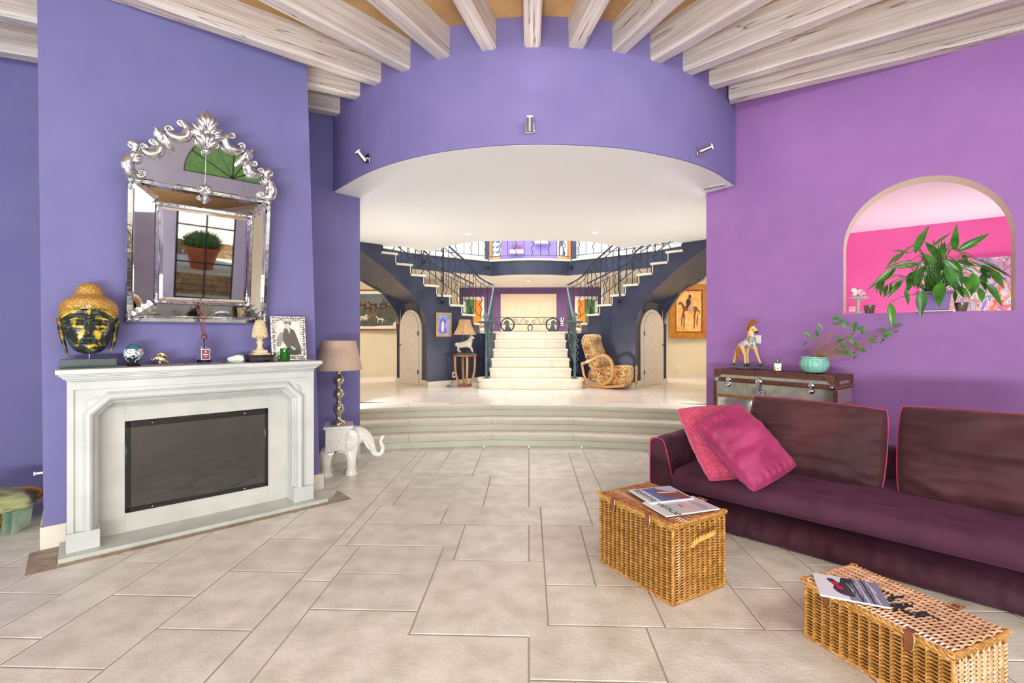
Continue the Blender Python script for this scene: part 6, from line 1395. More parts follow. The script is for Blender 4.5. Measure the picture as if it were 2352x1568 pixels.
# landing balustrade with horse heads in rings
BY = 11.98; g = thing('landing_balustrade', 'low iron balustrade with horse heads in rings across the landing', 'balustrade', T(X0, BY, ZL))
def lb(px, py): v = PD(px, py, BY); return v.x-X0, v.z-ZL
z1 = lb(1217, 728.5)[1]; z2 = lb(1217, 744.5)[1]
for z in (z1, z2, .015): mb = MB(); tube(mb, [(-1.15, 0, z), (1.15, 0, z)], .010, 6); mb.build('rail', m_iron, g)
for q in (-1, 1):
    cx_ = q*.56; cz_ = .175; mb = MB(); tube(mb, [(cx_+.155*math.cos(a), 0, cz_+.155*math.sin(a)) for a in [2*PI*i/28 for i in range(28)]], .011, 6, True); tube(mb, [(cx_+.172*math.cos(a), 0, cz_+.172*math.sin(a)) for a in [2*PI*i/28 for i in range(28)]], .006, 5, True); mb.build('ring', m_iron, g)
    hp2 = [(-.06, -.14), (.07, -.14), (.085, -.10), (.045, -.03), (.03, .02), (.045, .06), (.02, .10), (-.03, .115), (-.05, .10), (-.095, .045), (-.085, .02), (-.055, .03), (-.035, .02), (-.05, -.04)]
    mb = MB(); plate(mb, sm2([(x*(-1 if q > 0 else 1)*1.0+cx_, z+cz_) for x, z in hp2], 3), -.01, .01); mb.build('horse_head', PM('green_grey_iron_head', (70, 84, 84), None, rough=.5, metal=.3), g, 60)
mb = MB(); tube(mb, [(.055*math.cos(a), 0, .10+.075*math.sin(a)) for a in [PI*(1.35-1.7*i/18)+PI*.0 for i in range(19)]], .014, 6); mb.build('horseshoe', m_iron, g)
for q in (-1, 1):
    for c, r, st_, fl in (((q*.09, 0, z2+.05), .055, PI if q > 0 else 0, -q), ((q*.37, 0, z2+.075), .07, 0 if q > 0 else PI, q), ((q*.86, 0, z2+.06), .06, 0, q), ((q*1.02, 0, z2+.06), .055, PI, -q)):
        mb = MB(); tube(mb, spiral(c, r, 1.5, st_, 22, fl), .006, 5); mb.build('scroll', m_iron, g)
    mb = MB(); tube(mb, smoothpath([(q*.12, 0, z2+.10), (q*.18, 0, z1-.02), (q*.25, 0, z2+.03), (q*.32, 0, z2+.03)], 5), .006, 5); mb.build('curved_bar', m_iron, g)
# ---------------------------------------------------------------- gallery
lc = WX(1130, 12.35); hwc = X0-lc.x
cen = [(X0+hwc*t, 12.35-.22*(1-t*t)) for t in [-1+i/8 for i in range(17)]]
wl_ = [(X0-(X0-(-4.6)), 9.7), tuple(WX(876, 10.39)), tuple(WX(942, 11.03)), tuple(WX(1035, 11.7))]
gl = [Vector(p) for p in wl_]+[Vector(p) for p in cen]+[mx(p, 1) for p in wl_[::-1]]
mb = MB(); prism(mb, [tuple(p) for p in gl]+[(p.x, p.y+.12) for p in gl[::-1]], 3.0, 3.345); struct(mb, 'trim_gallery_band', m_slate, smooth=30)
mb = MB(); prism(mb, [(p.x, p.y-.03) for p in gl]+[(p.x, p.y+.3) for p in gl[::-1]], 3.345, 3.395); struct(mb, 'trim_gallery_edge', m_tread, smooth=30, bevel=.012)
mb = MB(); prism(mb, [(p.x, p.y+.05) for p in gl]+[(6.2, 9.7), (6.2, 15.8), (-6.2, 15.8), (-6.2, 9.7)], 3.002, 3.3); struct(mb, 'floor_gallery', m_white, smooth=0)
g = thing('gallery_railing', 'wrought iron gallery railing above the slate band at the back of the hall', 'railing', T(X0, 12.1, 3.395))
railing(g, [Vector((p.x, p.y+.05, 3.395)) for p in gl], .95, m_iron, sp=.21, zb=.09, smooth_=False)
for px, d in ((976, 11.3), (1123, 12.3), (1311, 12.3), (1457, 11.3)): p = WX(px, d); boss(g, (p.x, p.y-.06, 3.18), m_iron, up=.3)
# walls round the hall
def wseg(name, a, b, z0, z1, m, th=.1, side=1): return wall(name, a, b, z0, z1, th, m, side)
for s in (-1, 1):
    sg = 1 if s < 0 else -1
    P_ = [mx(p, s) for p in ((-6.3, 11.75), (-3.02, 11.9), (-3.0, 13.2), (-1.93, 13.2), (-2.25, 15.6))]
    for i in range(4): wseg('wall_hall_cream_%s' % sidn[s], P_[i], P_[i+1], ZH, 3.02, m_cream, .08, sg)
    mb = MB(); a, b = P_[0], P_[1]; n = Vector((0, -.02)); prism(mb, [tuple(a), tuple(b), tuple(b+n), tuple(a+n)], ZH, ZH+.11); struct(mb, 'baseboard_hall_%s' % sidn[s], m_board)
    wseg('wall_hall_side_%s' % sidn[s], mx((-2.2, 6.15), s), mx((-6.3, 12.2), s), ZH-.3, ZS, m_cream, .08, sg)
    wseg('wall_upper_side_%s' % sidn[s], mx((-6.3, 8.0), s), mx((-6.3, 15.8), s), 3.0, 6.4, m_white, .08, sg)
wseg('wall_upper_front', (-6.3, 7.8), (6.3, 7.8), 3.2, 6.4, m_white)
wseg('wall_back_plum', (-2.4, 15.6), (2.5, 15.6), ZH, 3.02, m_plum)
wseg('wall_back_upper', (-6.3, 15.7), (6.3, 15.7), 3.0, 6.4, m_white)
mb = MB(); prism(mb, [(-6.4, 7.7), (6.4, 7.7), (6.4, 15.9), (-6.4, 15.9)], 6.4, 6.5); struct(mb, 'ceiling_hall', m_white)
YB = 15.6
def bk(px, py, y=YB): v = PD(px, py, y); return v.x, v.z
x0, x1 = bk(1150, 0)[0], bk(1278, 0)[0]; zt = bk(1200, 675)[1]
m_pine = PM('pale_pine', (232, 214, 192), (222, 200, 174), 5, .5, stretch=(6, 1, 1))
mb = MB(); box(mb, x0, x1, -.03, 0, 0, zt-ZH); dr = struct(mb, 'door_3', m_pine, T(0, YB, ZH), bevel=.004)
for a, b in ((x0+.1, x0+.45), (x0+.55, (x0+x1)/2+.05), ((x0+x1)/2+.15, x1-.55), (x1-.45, x1-.1)):
    for z0, z1 in ((.15, .95), (1.05, zt-ZH-.2)):
        mb = MB(); box(mb, a, b, -.042, -.03, z0, z1); mb.build('door_panel', m_pine, dr, bevel=.008)
mb = MB(); lathe(mb, [(0, 0), (.02, 0), (.02, .05), (0, .05)], 10, T((x0+x1)/2-.02, -.03, 1.12)@RX(90)); mb.build('door_knob', m_black, dr)
def framed(name, label, cat, M, w_, h_, fw, fm, art, group=None, mat=None, matw=0):
    g = thing(name, label, cat, M, group); mb = MB()
    for a in [(0, w_, 0, fw), (0, w_, h_-fw, h_), (0, fw, fw, h_-fw), (w_-fw, w_, fw, h_-fw)]: box(mb, a[0], a[1], -.03, -.002, a[2], a[3])
    mb.build('frame', fm, g, bevel=.004); mb = MB(); box(mb, fw, w_-fw, -.014, -.004, fw, h_-fw); cb = mb.build('picture', mat or m_plastic, g)
    if art: mb = MB(); mats = art(mb, fw+matw, w_-fw-matw, fw+matw, h_-fw-matw); mb.build('painted_scene', mats, cb, 0)
    return g
def rect(mb, x0, x1, z0, z1, y, m): mb.m = m; mb.add([(x0, y, z0), (x1, y, z0), (x1, y, z1), (x0, y, z1)], [(0, 1, 2, 3)])
def poly_(mb, pts, y, m, k=3): mb.m = m; p = sm2(pts, k); mb.add([(x, y, z) for x, z in p], [list(range(len(p)))])
def horse_sil(mb, cx_, cz_, s_, y, m, flip=1, rider=None):
    b = [(-.5, .1), (-.42, .22), (-.2, .24), (.1, .22), (.3, .3), (.42, .48), (.55, .52), (.68, .38), (.62, .33), (.5, .36), (.44, .2), (.38, .02), (.42, -.25), (.36, -.42), (.3, -.4), (.3, -.15), (.2, -.02), (-.2, -.02), (-.28, -.15), (-.22, -.42), (-.32, -.42), (-.4, -.15), (-.46, .0), (-.58, -.18), (-.62, -.1)]
    poly_(mb, [(cx_+x*s_*flip, cz_+z*s_) for x, z in b], y, m, 2)
    if rider is not None:
        poly_(mb, [(cx_-.08*s_, cz_+.2*s_), (cx_-.1*s_, cz_+.5*s_), (cx_+.05*s_, cz_+.55*s_), (cx_+.14*s_, cz_+.22*s_)], y-.0004, rider, 2); poly_(mb, [(cx_-.05*s_, cz_+.55*s_), (cx_-.05*s_, cz_+.66*s_), (cx_+.05*s_, cz_+.66*s_), (cx_+.05*s_, cz_+.55*s_)], y-.0006, rider, 2)
def art_hunt(mb, x0, x1, z0, z1):
    w_, h_ = x1-x0, z1-z0; rect(mb, x0, x1, z0, z1, -.0150, 0); poly_(mb, [(x0+.02, z0+h_*.45), (x0+w_*.3, z0+h_*.6), (x0+w_*.6, z0+h_*.55), (x1-.02, z0+h_*.62), (x1-.02, z0+.03), (x0+.02, z0+.03)], -.0154, 1); random.seed(4)
    for i in range(11): horse_sil(mb, x0+w_*(.06+.088*i), z0+h_*random.uniform(.5, .66), .22, -.0158-.0002*i, random.choice([2, 2, 3, 6]), random.choice([1, -1]), random.choice([4, 4, 6, 5]))
    for i in range(16): horse_sil(mb, x0+w_*random.uniform(.06, .94), z0+h_*random.uniform(.12, .34), random.uniform(.10, .17), -.019-.0001*i, random.choice([5, 5, 2, 6]), random.choice([1, -1]))
    return [PM('painted_sky', (104, 120, 132), (84, 98, 104), 6, .6), PM('painted_field', (92, 96, 88), (70, 76, 72), 9, .6), PM('painted_chestnut', (146, 92, 66), None, rough=.6), PM('painted_bay', (66, 50, 44), None, rough=.6), PM('painted_red_coat', (160, 92, 78), None, rough=.6), PM('painted_hound', (216, 210, 200), None, rough=.6), PM('painted_dark', (52, 54, 62), None, rough=.6)]
m_bf = PM('chestnut_frame', (150, 90, 52), (128, 72, 40), 10, .4)
v1 = PD(911, 758, 11.82); v2 = PD(911, 664, 11.82)
framed('hunting_painting', 'wide framed hunting scene with horses and hounds on the left cream wall', 'painting', T(v1.x-1.75, 11.80, v1.z), 1.75, v2.z-v1.z, .035, m_bf, art_hunt, matw=.075)
def art_orange(mb, x0, x1, z0, z1):
    w_, h_ = x1-x0, z1-z0; rect(mb, x0, x1, z0, z1, -.0150, 0); rect(mb, x0+.03, x1-.03, z0+.03, z1-.03, -.0155, 1)
    s_ = w_*.62; horse_sil(mb, x0+w_*.52, z0+h_*.52, s_, -.016, 2, -1); 
    for a, b in ((.22, .16), (.3, .12), (.68, .12), (.78, .18)): poly_(mb, [(x0+w_*a, z0+h_*b), (x0+w_*(a+.02), z0+h_*.42), (x0+w_*(a+.06), z0+h_*.42), (x0+w_*(a+.035), z0+h_*b)], -.0162, 2)
    poly_(mb, [(x0+w_*.42, z0+h_*.58), (x0+w_*.40, z0+h_*.74), (x0+w_*.5, z0+h_*.80), (x0+w_*.58, z0+h_*.72), (x0+w_*.5, z0+h_*.60)], -.0165, 3); poly_(mb, [(x0+w_*.5, z0+h_*.8), (x0+w_*.5, z0+h_*.88), (x0+w_*.58, z0+h_*.88), (x0+w_*.58, z0+h_*.8)], -.0167, 3)
    poly_(mb, [(x0+w_*.5, z0+h_*.48), (x0+w_*.5, z0+h_*.62), (x0+w_*.66, z0+h_*.62), (x0+w_*.66, z0+h_*.48)], -.0169, 4)
    return [PM('umber_border', (120, 66, 30), (150, 84, 36), 12, .6), PM('orange_ground', (226, 160, 84), (240, 206, 140), 7, .6, detail=8), PM('dark_umber_paint', (112, 58, 46), (150, 84, 40), 18, .6), PM('aubergine_paint', (70, 40, 62), None, rough=.6), PM('patterned_saddle', (180, 90, 60), (220, 200, 190), 60, .6)]
a, b = PD(1527, 776, 12.05), PD(1611, 657, 12.05)
framed('horse_painting', 'orange painting of a horse and rider in a broad golden frame, right cream wall', 'painting', T(a.x, 11.78, a.z), b.x-a.x, b.z-a.z, .13, PM('golden_ochre_frame', (196, 134, 36), (176, 112, 24), 10, .45), art_orange)
def art_blue(mb, x0, x1, z0, z1):
    w_, h_ = x1-x0, z1-z0; rect(mb, x0, x1, z0, z1, -.0150, 0); poly_(mb, [(x0+w_*.1, z0+h_*.1), (x0+w_*.15, z0+h_*.6), (x0+w_*.4, z0+h_*.85), (x0+w_*.7, z0+h_*.7), (x0+w_*.6, z0+h_*.4), (x0+w_*.8, z0+h_*.15)], -.0155, 1); poly_(mb, [(x0+w_*.3, z0+h_*.2), (x0+w_*.35, z0+h_*.6), (x0+w_*.5, z0+h_*.65), (x0+w_*.5, z0+h_*.2)], -.016, 2); return [PM('lilac_blue_paint', (120, 150, 210), (180, 180, 226), 12, .5), PM('violet_paint', (110, 96, 170), (150, 130, 200), 14, .5), PM('white_paint', (220, 222, 236), None, rough=.5)]
a, b = WX(1001, Dat(1001)), WX(1036, Dat(1036)); d = (b-a).normalized(); zb = 1.5+(HY-773)*9.72/FPX; zt = 1.5+(HY-718)*9.72/FPX
framed('small_painting', 'small blue and lilac painting in a gilt frame on the slate stair wall', 'painting', T(a.x-d.y*-.0+d.y*.0, a.y-.012, zb)@RZ(math.degrees(math.atan2(d.y, d.x))), (b-a).length, zt-zb, .035, PM('gilt_frame', (216, 178, 100), (190, 150, 78), 20, .35, metal=.4), art_blue, matw=.0)
def art_go(mb, x0, x1, z0, z1, f=1):
    w_, h_ = x1-x0, z1-z0; a, b = (x0, x0+w_*.55) if f > 0 else (x0+w_*.45, x1); rect(mb, a, b, z0, z1, -.015, 0); c, d = (x0+w_*.55, x1) if f > 0 else (x0, x0+w_*.45); rect(mb, c, d, z0, z1*.98, -.015, 1); poly_(mb, [(a+.05, z0+.1), (a+w_*.2, z0+h_*.5), (a+w_*.3, z0+h_*.8), (a+w_*.45, z0+h_*.4)], -.0155, 2); return [PM('green_paint', (96, 160, 100), (60, 116, 76), 12, .5), PM('orange_paint', (244, 154, 56), None, rough=.5), PM('dark_green_paint', (40, 70, 56), None, rough=.5)]
for (p0, p1, lbx, f) in ((1063, 1112, 'green and orange picture in a white frame seen behind the left railing', 1), (1320, 1372, 'orange and green picture in a white frame seen behind the right railing', -1)):
    a = bk(p0, 745)[0]; b = bk(p1, 745)[0]; framed('abstract_picture', lbx, 'picture', T(a, YB, bk(0, 760)[1]), b-a, bk(0, 681)[1]-bk(0, 760)[1], .09, m_plastic, lambda mb, x0, x1, z0, z1, f=f: art_go(mb, x0, x1, z0, z1, f))
x, z = bk(1291, 738); q_ = thing('wall_intercom', 'white switch and intercom plates right of the pale double door', 'switch', T(x, YB, z))
mb = MB(); box(mb, -.05, .05, -.02, 0, -.02, .14); mb.build('intercom_panel', m_plastic, q_, bevel=.004); mb = MB(); box(mb, -.05, .05, -.02, 0, -.14, -.04); mb.build('switch_plate', m_plastic, q_, bevel=.004); mb = MB(); box(mb, -.02, .02, -.026, -.02, .03, .1); mb.build('intercom_screen', m_black, q_)
# upper gallery wall: lilac panel, shelves, pictures, door linings
YU = 15.58
x0, x1 = bk(1151, 0, YU)[0], bk(1278, 0, YU)[0]
mb = MB(); box(mb, x0, x1, -.06, .1, 0, 2.9); struct(mb, 'wall_lilac', m_lilac, T(0, YU, 3.302))
def shelf(pl, pr, pt, pb, lb_):
    a, zt = bk(pl, pt, YU-.1); b, zb = bk(pr, pb, YU-.1); mb = MB(); box(mb, a, b, YU-.30, YU-.062, zb, zt); return tag(mb.build('wall_shelf', m_plastic, bevel=.015), lb_, 'shelf'), (a, b, zt)
_, (a, b, z) = shelf(1171, 1203, 575, 583, 'white floating shelf with the trophy on the lilac gallery wall')
shelf(1228, 1259, 553, 561, 'empty higher white floating shelf on the lilac gallery wall')
g = thing('trophy', 'white and red trophy on the lower gallery shelf', 'trophy', T(a+.14, YU-.18, z)); mb = MB(); box(mb, -.045, .045, -.045, .045, 0, .07); mb.build('trophy_base', PM('red_wood', (160, 50, 50), None, rough=.4), g)
mb = MB(); lathe(mb, [(0, .07), (.03, .07), (.012, .09), (.012, .15), (.04, .18), (.055, .22), (.055, .25), (.045, .25), (0, .2)], 16); mb.build('trophy_cup', m_silver, g)
mb = MB(); z_ = .0
for q in (-1, 1): tube(mb, smoothpath([(0, 0, .09), (q*.05, 0, .14), (q*.09, 0, .08), (0, 0, .07)], 4, True), .010, 6); tube(mb, [(0, 0, .08), (q*.06, -.01, .0)], .012, 6)
tag(mb.build('ribbon_bow', PM('red_satin', (176, 52, 66), None, rough=.4), M=T(b-.13, YU-.18, z+.012)), 'red ribbon bow beside the trophy on the gallery shelf', 'bow')
def art_wave(mb, x0, x1, z0, z1):
    rect(mb, x0, x1, z0, z1, -.015, 0); h_ = z1-z0
    for i in range(5): z = z0+h_*(.1+.18*i); poly_(mb, [(x0+.02, z), (x0+(x1-x0)*.3, z+.05), (x0+(x1-x0)*.6, z), (x1-.02, z+.06), (x1-.02, z+.11), (x0+(x1-x0)*.6, z+.05), (x0+.02, z+.06)], -.0155-.0001*i, 1)
    return [PM('pale_wave', (214, 226, 236), None, rough=.5), PM('blue_wave', (40, 110, 186), None, rough=.5)]
def art_bw(mb, x0, x1, z0, z1):
    rect(mb, x0, x1, z0, z1, -.015, 0); poly_(mb, [(x0+.04, z0+.04), (x0+.1, z1-.1), (x0+.18, z1-.05), (x1-.1, z0+.3), (x1-.04, z0+.06)], -.0155, 1); poly_(mb, [(x0+.08, z0+.04), (x0+.1, z0+.3), (x0+.16, z0+.3), (x0+.16, z0+.04)], -.016, 0); return [m_plastic, PM('slate_paint', (90, 100, 120), None, rough=.5)]
for p0, p1, art, lbx in ((1128, 1150, art_wave, 'blue and white wave picture upstairs left of the lilac wall'), (1279, 1304, art_bw, 'black and white picture upstairs right of the lilac wall')):
    a, z = bk(p0, 588, YU-.1); b = bk(p1, 588, YU-.1)[0]; framed('gallery_picture', lbx, 'picture', T(a, YU+.115-.0, z), b-a, 1.0, .03, m_plastic, art)
    mb = MB(); box(mb, a, b, YU-.2, YU+.11, 3.303, z-.03); tag(mb.build('low_cabinet', PM('honey_wood', (196, 160, 112), (180, 142, 96), 6, .5), bevel=.01), 'low honey wood cabinet under the %s upstairs' % lbx.split(' upstairs')[0], 'cabinet')
for p0, p1, q in ((1116, 1128, -1), (1306, 1321, 1)):
    a, b = bk(p0, 0, YU)[0], bk(p1, 0, YU)[0]; mb = MB(); box(mb, a, b, -.3, .1, 0, 2.4); struct(mb, 'trim_gallery_%s' % ('left' if q < 0 else 'right'), m_slate, T(0, YU, 3.302)); e = b if q < 0 else a; mb = MB(); box(mb, e-.03, e+.03, -.32, -.02, 0, 2.4); struct(mb, 'trim_orange_%s' % ('left' if q < 0 else 'right'), PM('orange_trim', (236, 126, 52), None, rough=.5), T(0, YU, 3.302))
# ---------------------------------------------------------------- horse lamp on its table
LT = T(PX(1068, 9.78, ZH+.001)); g = thing('pedestal_table', 'small round wooden table with curved legs by the left stair wall', 'table', LT)
m_rw = PM('reddish_wood', (168, 104, 66), (146, 86, 52), 10, .35)
m_lw = PM('honey_curved_wood', (206, 156, 104), (184, 134, 84), 8, .35)
mb = MB(); lathe(mb, [(0, .60), (.225, .60), (.245, .61), (.245, .63), (.235, .637), (0, .637)], 32); mb.build('table_top', m_rw, g)
mb = MB(); lathe(mb, [(0, 0), (.135, 0), (.145, .01), (.145, .03), (.12, .035), (0, .035)], 28); mb.build('table_base', m_rw, g)
for i in range(4):
    a = R_(i*90+20); mb = MB(); c, s_ = math.cos(a), math.sin(a); tube(mb, [(r*c, r*s_, z) for r, z in [(.205, .6), (.205, .45), (.195, .3), (.165, .16), (.12, .08), (.10, .03)]], [.022, .024, .024, .024, .022, .02], 8); mb.build('table_leg', m_lw, g)
g = thing('horse_lamp', 'table lamp with white horse figure and panelled amber shade on the round table', 'lamp', LT@T(0, 0, .638))
mb = MB(); lathe(mb, [(0, 0), (.17, 0), (.19, .006), (.18, .03), (.0, .032)], 24, S(1.15, .6, 1)); mb.build('lamp_plinth', PM('verdigris', (92, 110, 104), (70, 88, 84), 20, .5), g)
vf = skin([(-.12, 0, .215, .068), (0, 0, .205, .062), (.085, 0, .225, .066), (.115, 0, .29, .05), (.125, 0, .345, .042), (.155, 0, .355, .034), (.19, 0, .31, .024), (-.15, .025, .14, .024), (-.115, .025, .08, .014), (-.08, .025, .04, .013), (-.12, -.025, .14, .024), (-.15, -.025, .09, .014), (-.10, -.025, .04, .013), (.1, .025, .15, .022), (.15, .025, .11, .014), (.12, .025, .06, .012), (.11, -.025, .15, .022), (.14, -.025, .09, .014), (.17, -.025, .04, .013), (-.18, 0, .22, .02), (-.2, 0, .17, .018)],
          [(0, 1), (1, 2), (2, 3), (3, 4), (4, 5), (5, 6), (0, 7), (7, 8), (8, 9), (0, 10), (10, 11), (11, 12), (2, 13), (13, 14), (14, 15), (2, 16), (16, 17), (17, 18), (0, 19), (19, 20)])
mb = MB(); mb.add(*vf)
for q in (-1, 1): tube(mb, [(.145, q*.012, .37), (.142, q*.016, .40)], [.008, .003], 6)
mb.build('horse_figure', PM('crackled_white_glaze', (226, 216, 198), (204, 192, 172), 30, .3), g, 60)
mb = MB(); tube(mb, smoothpath([(.15, 0, .385), (.125, 0, .38), (.095, 0, .33), (.075, 0, .27)], 3), [.012]*10, 6); mb.build('mane', PM('crackled_white_glaze', (214, 202, 182), None, rough=.3), g)
mb = MB(); tube(mb, [(0, 0, .03), (0, 0, .44)], .008, 8); mb.build('lamp_rod', m_black, g)
mb = MB(); n = 6; pr = [(.245, .40), (.205, .47), (.165, .54), (.135, .62), (.12, .70)]; lathe(mb, pr+[(r-.004, z) for r, z in pr[::-1]], n, RZ(30)@S(1, 1, 1)); sh = mb.build('lamp_shade', PM('amber_panel', (204, 164, 116), (190, 150, 104), 10, .7), g, 20)
mb = MB()
for i in range(6): a = R_(30+60*i); tube(mb, [((r+.002)*math.cos(a), (r+.002)*math.sin(a), z) for r, z in pr], .005, 5)
for r, z in (pr[0], pr[-1]): tube(mb, [(r*math.cos(R_(30+60*i)), r*math.sin(R_(30+60*i)), z) for i in range(6)], .005, 5, True)
mb.build('shade_ribs', PM('rose_braid', (176, 132, 118), None, rough=.7), sh)
x = WX(1042, 9.9); mb = MB(); tube(mb, smoothpath([(x.x-.02, x.y-.05, ZH+.14), (x.x-.03, x.y-.12, ZH+.04), (x.x-.12, x.y-.2, ZH+.006), (x.x+.0, x.y-.26, ZH+.006), (x.x+.12, x.y-.2, ZH+.006), (x.x+.1, x.y-.1, ZH+.3), (x.x+.14, x.y-.06, ZH+.62)], 5), .005, 5)
tag(mb.build('lamp_cable', m_black), 'dark lamp cable trailing from the socket to the horse lamp', 'cable')
q_ = WX(1043, Dat(1043)-.005); g = thing('wall_socket', 'white socket with plug on the slate wall left of the round table', 'socket', T(q_.x, q_.y-.012, ZH+.22)@RZ(42)); mb = MB(); box(mb, -.045, .045, -.012, .0, -.06, .06); mb.build('socket_plate', m_plastic, g); mb = MB(); box(mb, -.02, .02, -.045, -.012, -.02, .02); mb.build('plug', m_black, g)
v = PD(1547, 840, 12.05); wallplate('wall_socket', T(0, 11.79, 0), v.x, v.z, .085, 'white socket low on the right cream wall below the orange painting')
# ---------------------------------------------------------------- leopard rocking chair
def leopard():
    m = PM('leopard_plush', (226, 188, 132), (178, 116, 68), 5, .8, sheen=.4, ramp=(.45, .65)); N = m.node_tree.nodes; L = m.node_tree.links; b = N['Principled BSDF']; base = b.inputs['Base Color'].links[0].from_socket
    mp = [n for n in N if n.type == 'MAPPING'][0]; v = N.new('ShaderNodeTexVoronoi'); v.inputs['Scale'].default_value = 40; L.new(mp.outputs[0], v.inputs['Vector'])
    n = N.new('ShaderNodeTexNoise'); n.inputs['Scale'].default_value = 70; L.new(mp.outputs[0], n.inputs['Vector']); ad = N.new('ShaderNodeMath'); ad.operation = 'MULTIPLY_ADD'; ad.inputs[1].default_value = .35; L.new(n.outputs[0], ad.inputs[0]); L.new(v.outputs['Distance'], ad.inputs[2])
    r = N.new('ShaderNodeValToRGB'); e = r.color_ramp.elements; e[0].position = 0; e[0].color = (.10, .055, .03, 1); e[1].position = .53; e[1].color = (.10, .055, .03, 1); q = e.new(.57); q.color = (1, 1, 1, 1); q = e.new(1); q.color = (1.2, 1.15, 1.05, 1)
    L.new(ad.outputs[0], r.inputs[0]); mxn = N.new('ShaderNodeMix'); mxn.data_type = 'RGBA'; mxn.blend_type = 'MULTIPLY'; mxn.inputs[0].default_value = 1; L.new(base, mxn.inputs[6]); L.new(r.outputs[0], mxn.inputs[7]); L.new(mxn.outputs[2], b.inputs['Base Color']); return m
m_leo = leopard()
RC = T(PX(1395, 9.62, ZH+.001))@RZ(-34)@S(.99, .99, 1.03)
g = thing('rocking_chair', 'leopard print rocking armchair with bent blond wood arms by the right stair wall', 'chair', RC)
def slab(mb, prof, y0, y1, M=None): plate(mb, sm2(prof, 3), y0, y1, M)
hw = .30
mb = MB(); slab(mb, [(-.22, .12), (.42, .07), (.50, .10), (.52, .36), (.48, .42), (.30, .43), (-.15, .36), (-.26, .30)], -hw, hw); mb.build('seat', m_leo, g, 50, bevel=.025)
mb = MB(); slab(mb, [(-.18, .30), (-.05, .34), (-.02, .42), (-.20, .80), (-.25, .93), (-.36, .96), (-.44, .90), (-.42, .78), (-.30, .45)], -hw+.01, hw-.01); mb.build('backrest', m_leo, g, 50, bevel=.03)
mb = MB(); lathe(mb, [(0, -.30), (.06, -.30), (.088, -.27), (.092, 0), (.088, .27), (.06, .30), (0, .30)], 20, T(-.32, 0, .93)@RX(90)@S(1.15, .95, 1)); mb.build('headrest_roll', m_leo, g, 60)
m_bent = PM('blond_bentwood', (220, 164, 96), (204, 146, 80), 10, .35, coat=.4)
for q in (-1, 1):
    p = smoothpath([(-.40, q*(hw+.04), .44), (-.2, q*(hw+.04), .52), (.02, q*(hw+.04), .61), (.14, q*(hw+.04), .605), (.24, q*(hw+.04), .50), (.27, q*(hw+.04), .34), (.23, q*(hw+.04), .19), (.12, q*(hw+.04), .10), (-.02, q*(hw+.04), .085)], 5); mb = MB(); M_ = Matrix()
    for i, c in enumerate(p):
        pass
    vs = []; fs = []; n = len(p)
    for i, c in enumerate(p):
        t = (p[min(n-1, i+1)]-p[max(0, i-1)]).normalized(); nn = Vector((-t.z, 0, t.x)); h_ = .028
        vs += [c+nn*h_+Vector((0, .035, 0)), c+nn*h_-Vector((0, .035, 0)), c-nn*h_-Vector((0, .035, 0)), c-nn*h_+Vector((0, .035, 0))]
    for i in range(n-1):
        for k in range(4): fs.append((4*i+k, 4*i+(k+1) % 4, 4*i+4+(k+1) % 4, 4*i+4+k))
    fs += [[3, 2, 1, 0], [4*n-4+k for k in range(4)]]; mb.add(vs, fs); mb.build('arm', m_bent, g, 40, bevel=.008)
    mb = MB(); tube(mb, [(-.40, q*(hw+.03), .46), (-.36, q*(hw+.03), .25), (-.28, q*(hw+.03), .07)], .026, 8); mb.build('rear_post', m_bent, g)
    mb = MB(); rk_ = [(-.42+.92*t, .008+.20*(t-.5)**2+.0) for t in [i/14 for i in range(15)]]; po = rk_+[(x, z+.055) for x, z in rk_[::-1]]; plate(mb, po, q*(hw+.02)-.03, q*(hw+.02)+.03); mb.build('rocker', m_bent, g, 40, bevel=.006)
# ================================================================ CEILING AND WALL LIGHTS
fv = [Vector(p) for p in fs_]
def onfascia(px):
    best = None
    for a, b in zip(fv, fv[1:]):
        for t in (0, .25, .5, .75):
            p = a.lerp(b, t); r = Vector((p.x, p.y, 0)); q = 1176+FPX*(r.dot(RT)/r.dot(FW))
            if best is None or abs(q-px) < best[0]: d = (b-a).normalized(); best = (abs(q-px), p, r.dot(FW), Vector((d.y, -d.x)))
    return best[1], best[2], best[3]
for px, py, tilt, lb_ in ((846, 364, (-.55, -.45, .7), 'lit chrome spotlight left on the violet fascia'), (1218, 294, (0, -.5, .85), 'lit chrome spotlight in the middle of the violet fascia'), (1604, 348, (.9, -.3, .3), 'lit chrome spotlight right on the violet fascia')):
    p, d, n = onfascia(px); n = n if n.y < 0 else -n; z = 1.5+(HY-py)*d/FPX; o = Vector((p.x, p.y, z))
    g = thing('wall_spotlight', lb_, 'spotlight', T(o)@RZ(math.degrees(math.atan2(n.y, n.x))+90), 'spotlights on the fascia'); GI = g.matrix_world.inverted()
    mb = MB(); box(mb, -.042, .042, -.018, .0, -.05, .04); mb.build('mounting_plate', m_chrome, g, bevel=.003)
    tv = (GI.to_3x3()@Vector(tilt)).normalized(); c = Vector((0, -.075, 0)); mb = MB(); tube(mb, [(0, -.015, 0), c], .009, 8); mb.build('swivel_arm', m_chrome, g)
    mb = MB(); tube(mb, [c-tv*.05, c+tv*.06], .027, 16); mb.build('lamp_cylinder', m_chrome, g); mb = MB(); tube(mb, [c+tv*.0595, c+tv*.066], .024, 16); mb.build('lit_lens', m_lampglow, g)
    wp = g.matrix_world@(c+tv*.09); lamp('spot_glow', 'SPOT', wp, wp+Vector(tilt), 9, (1, .88, .72), radius=.03, cone=120)
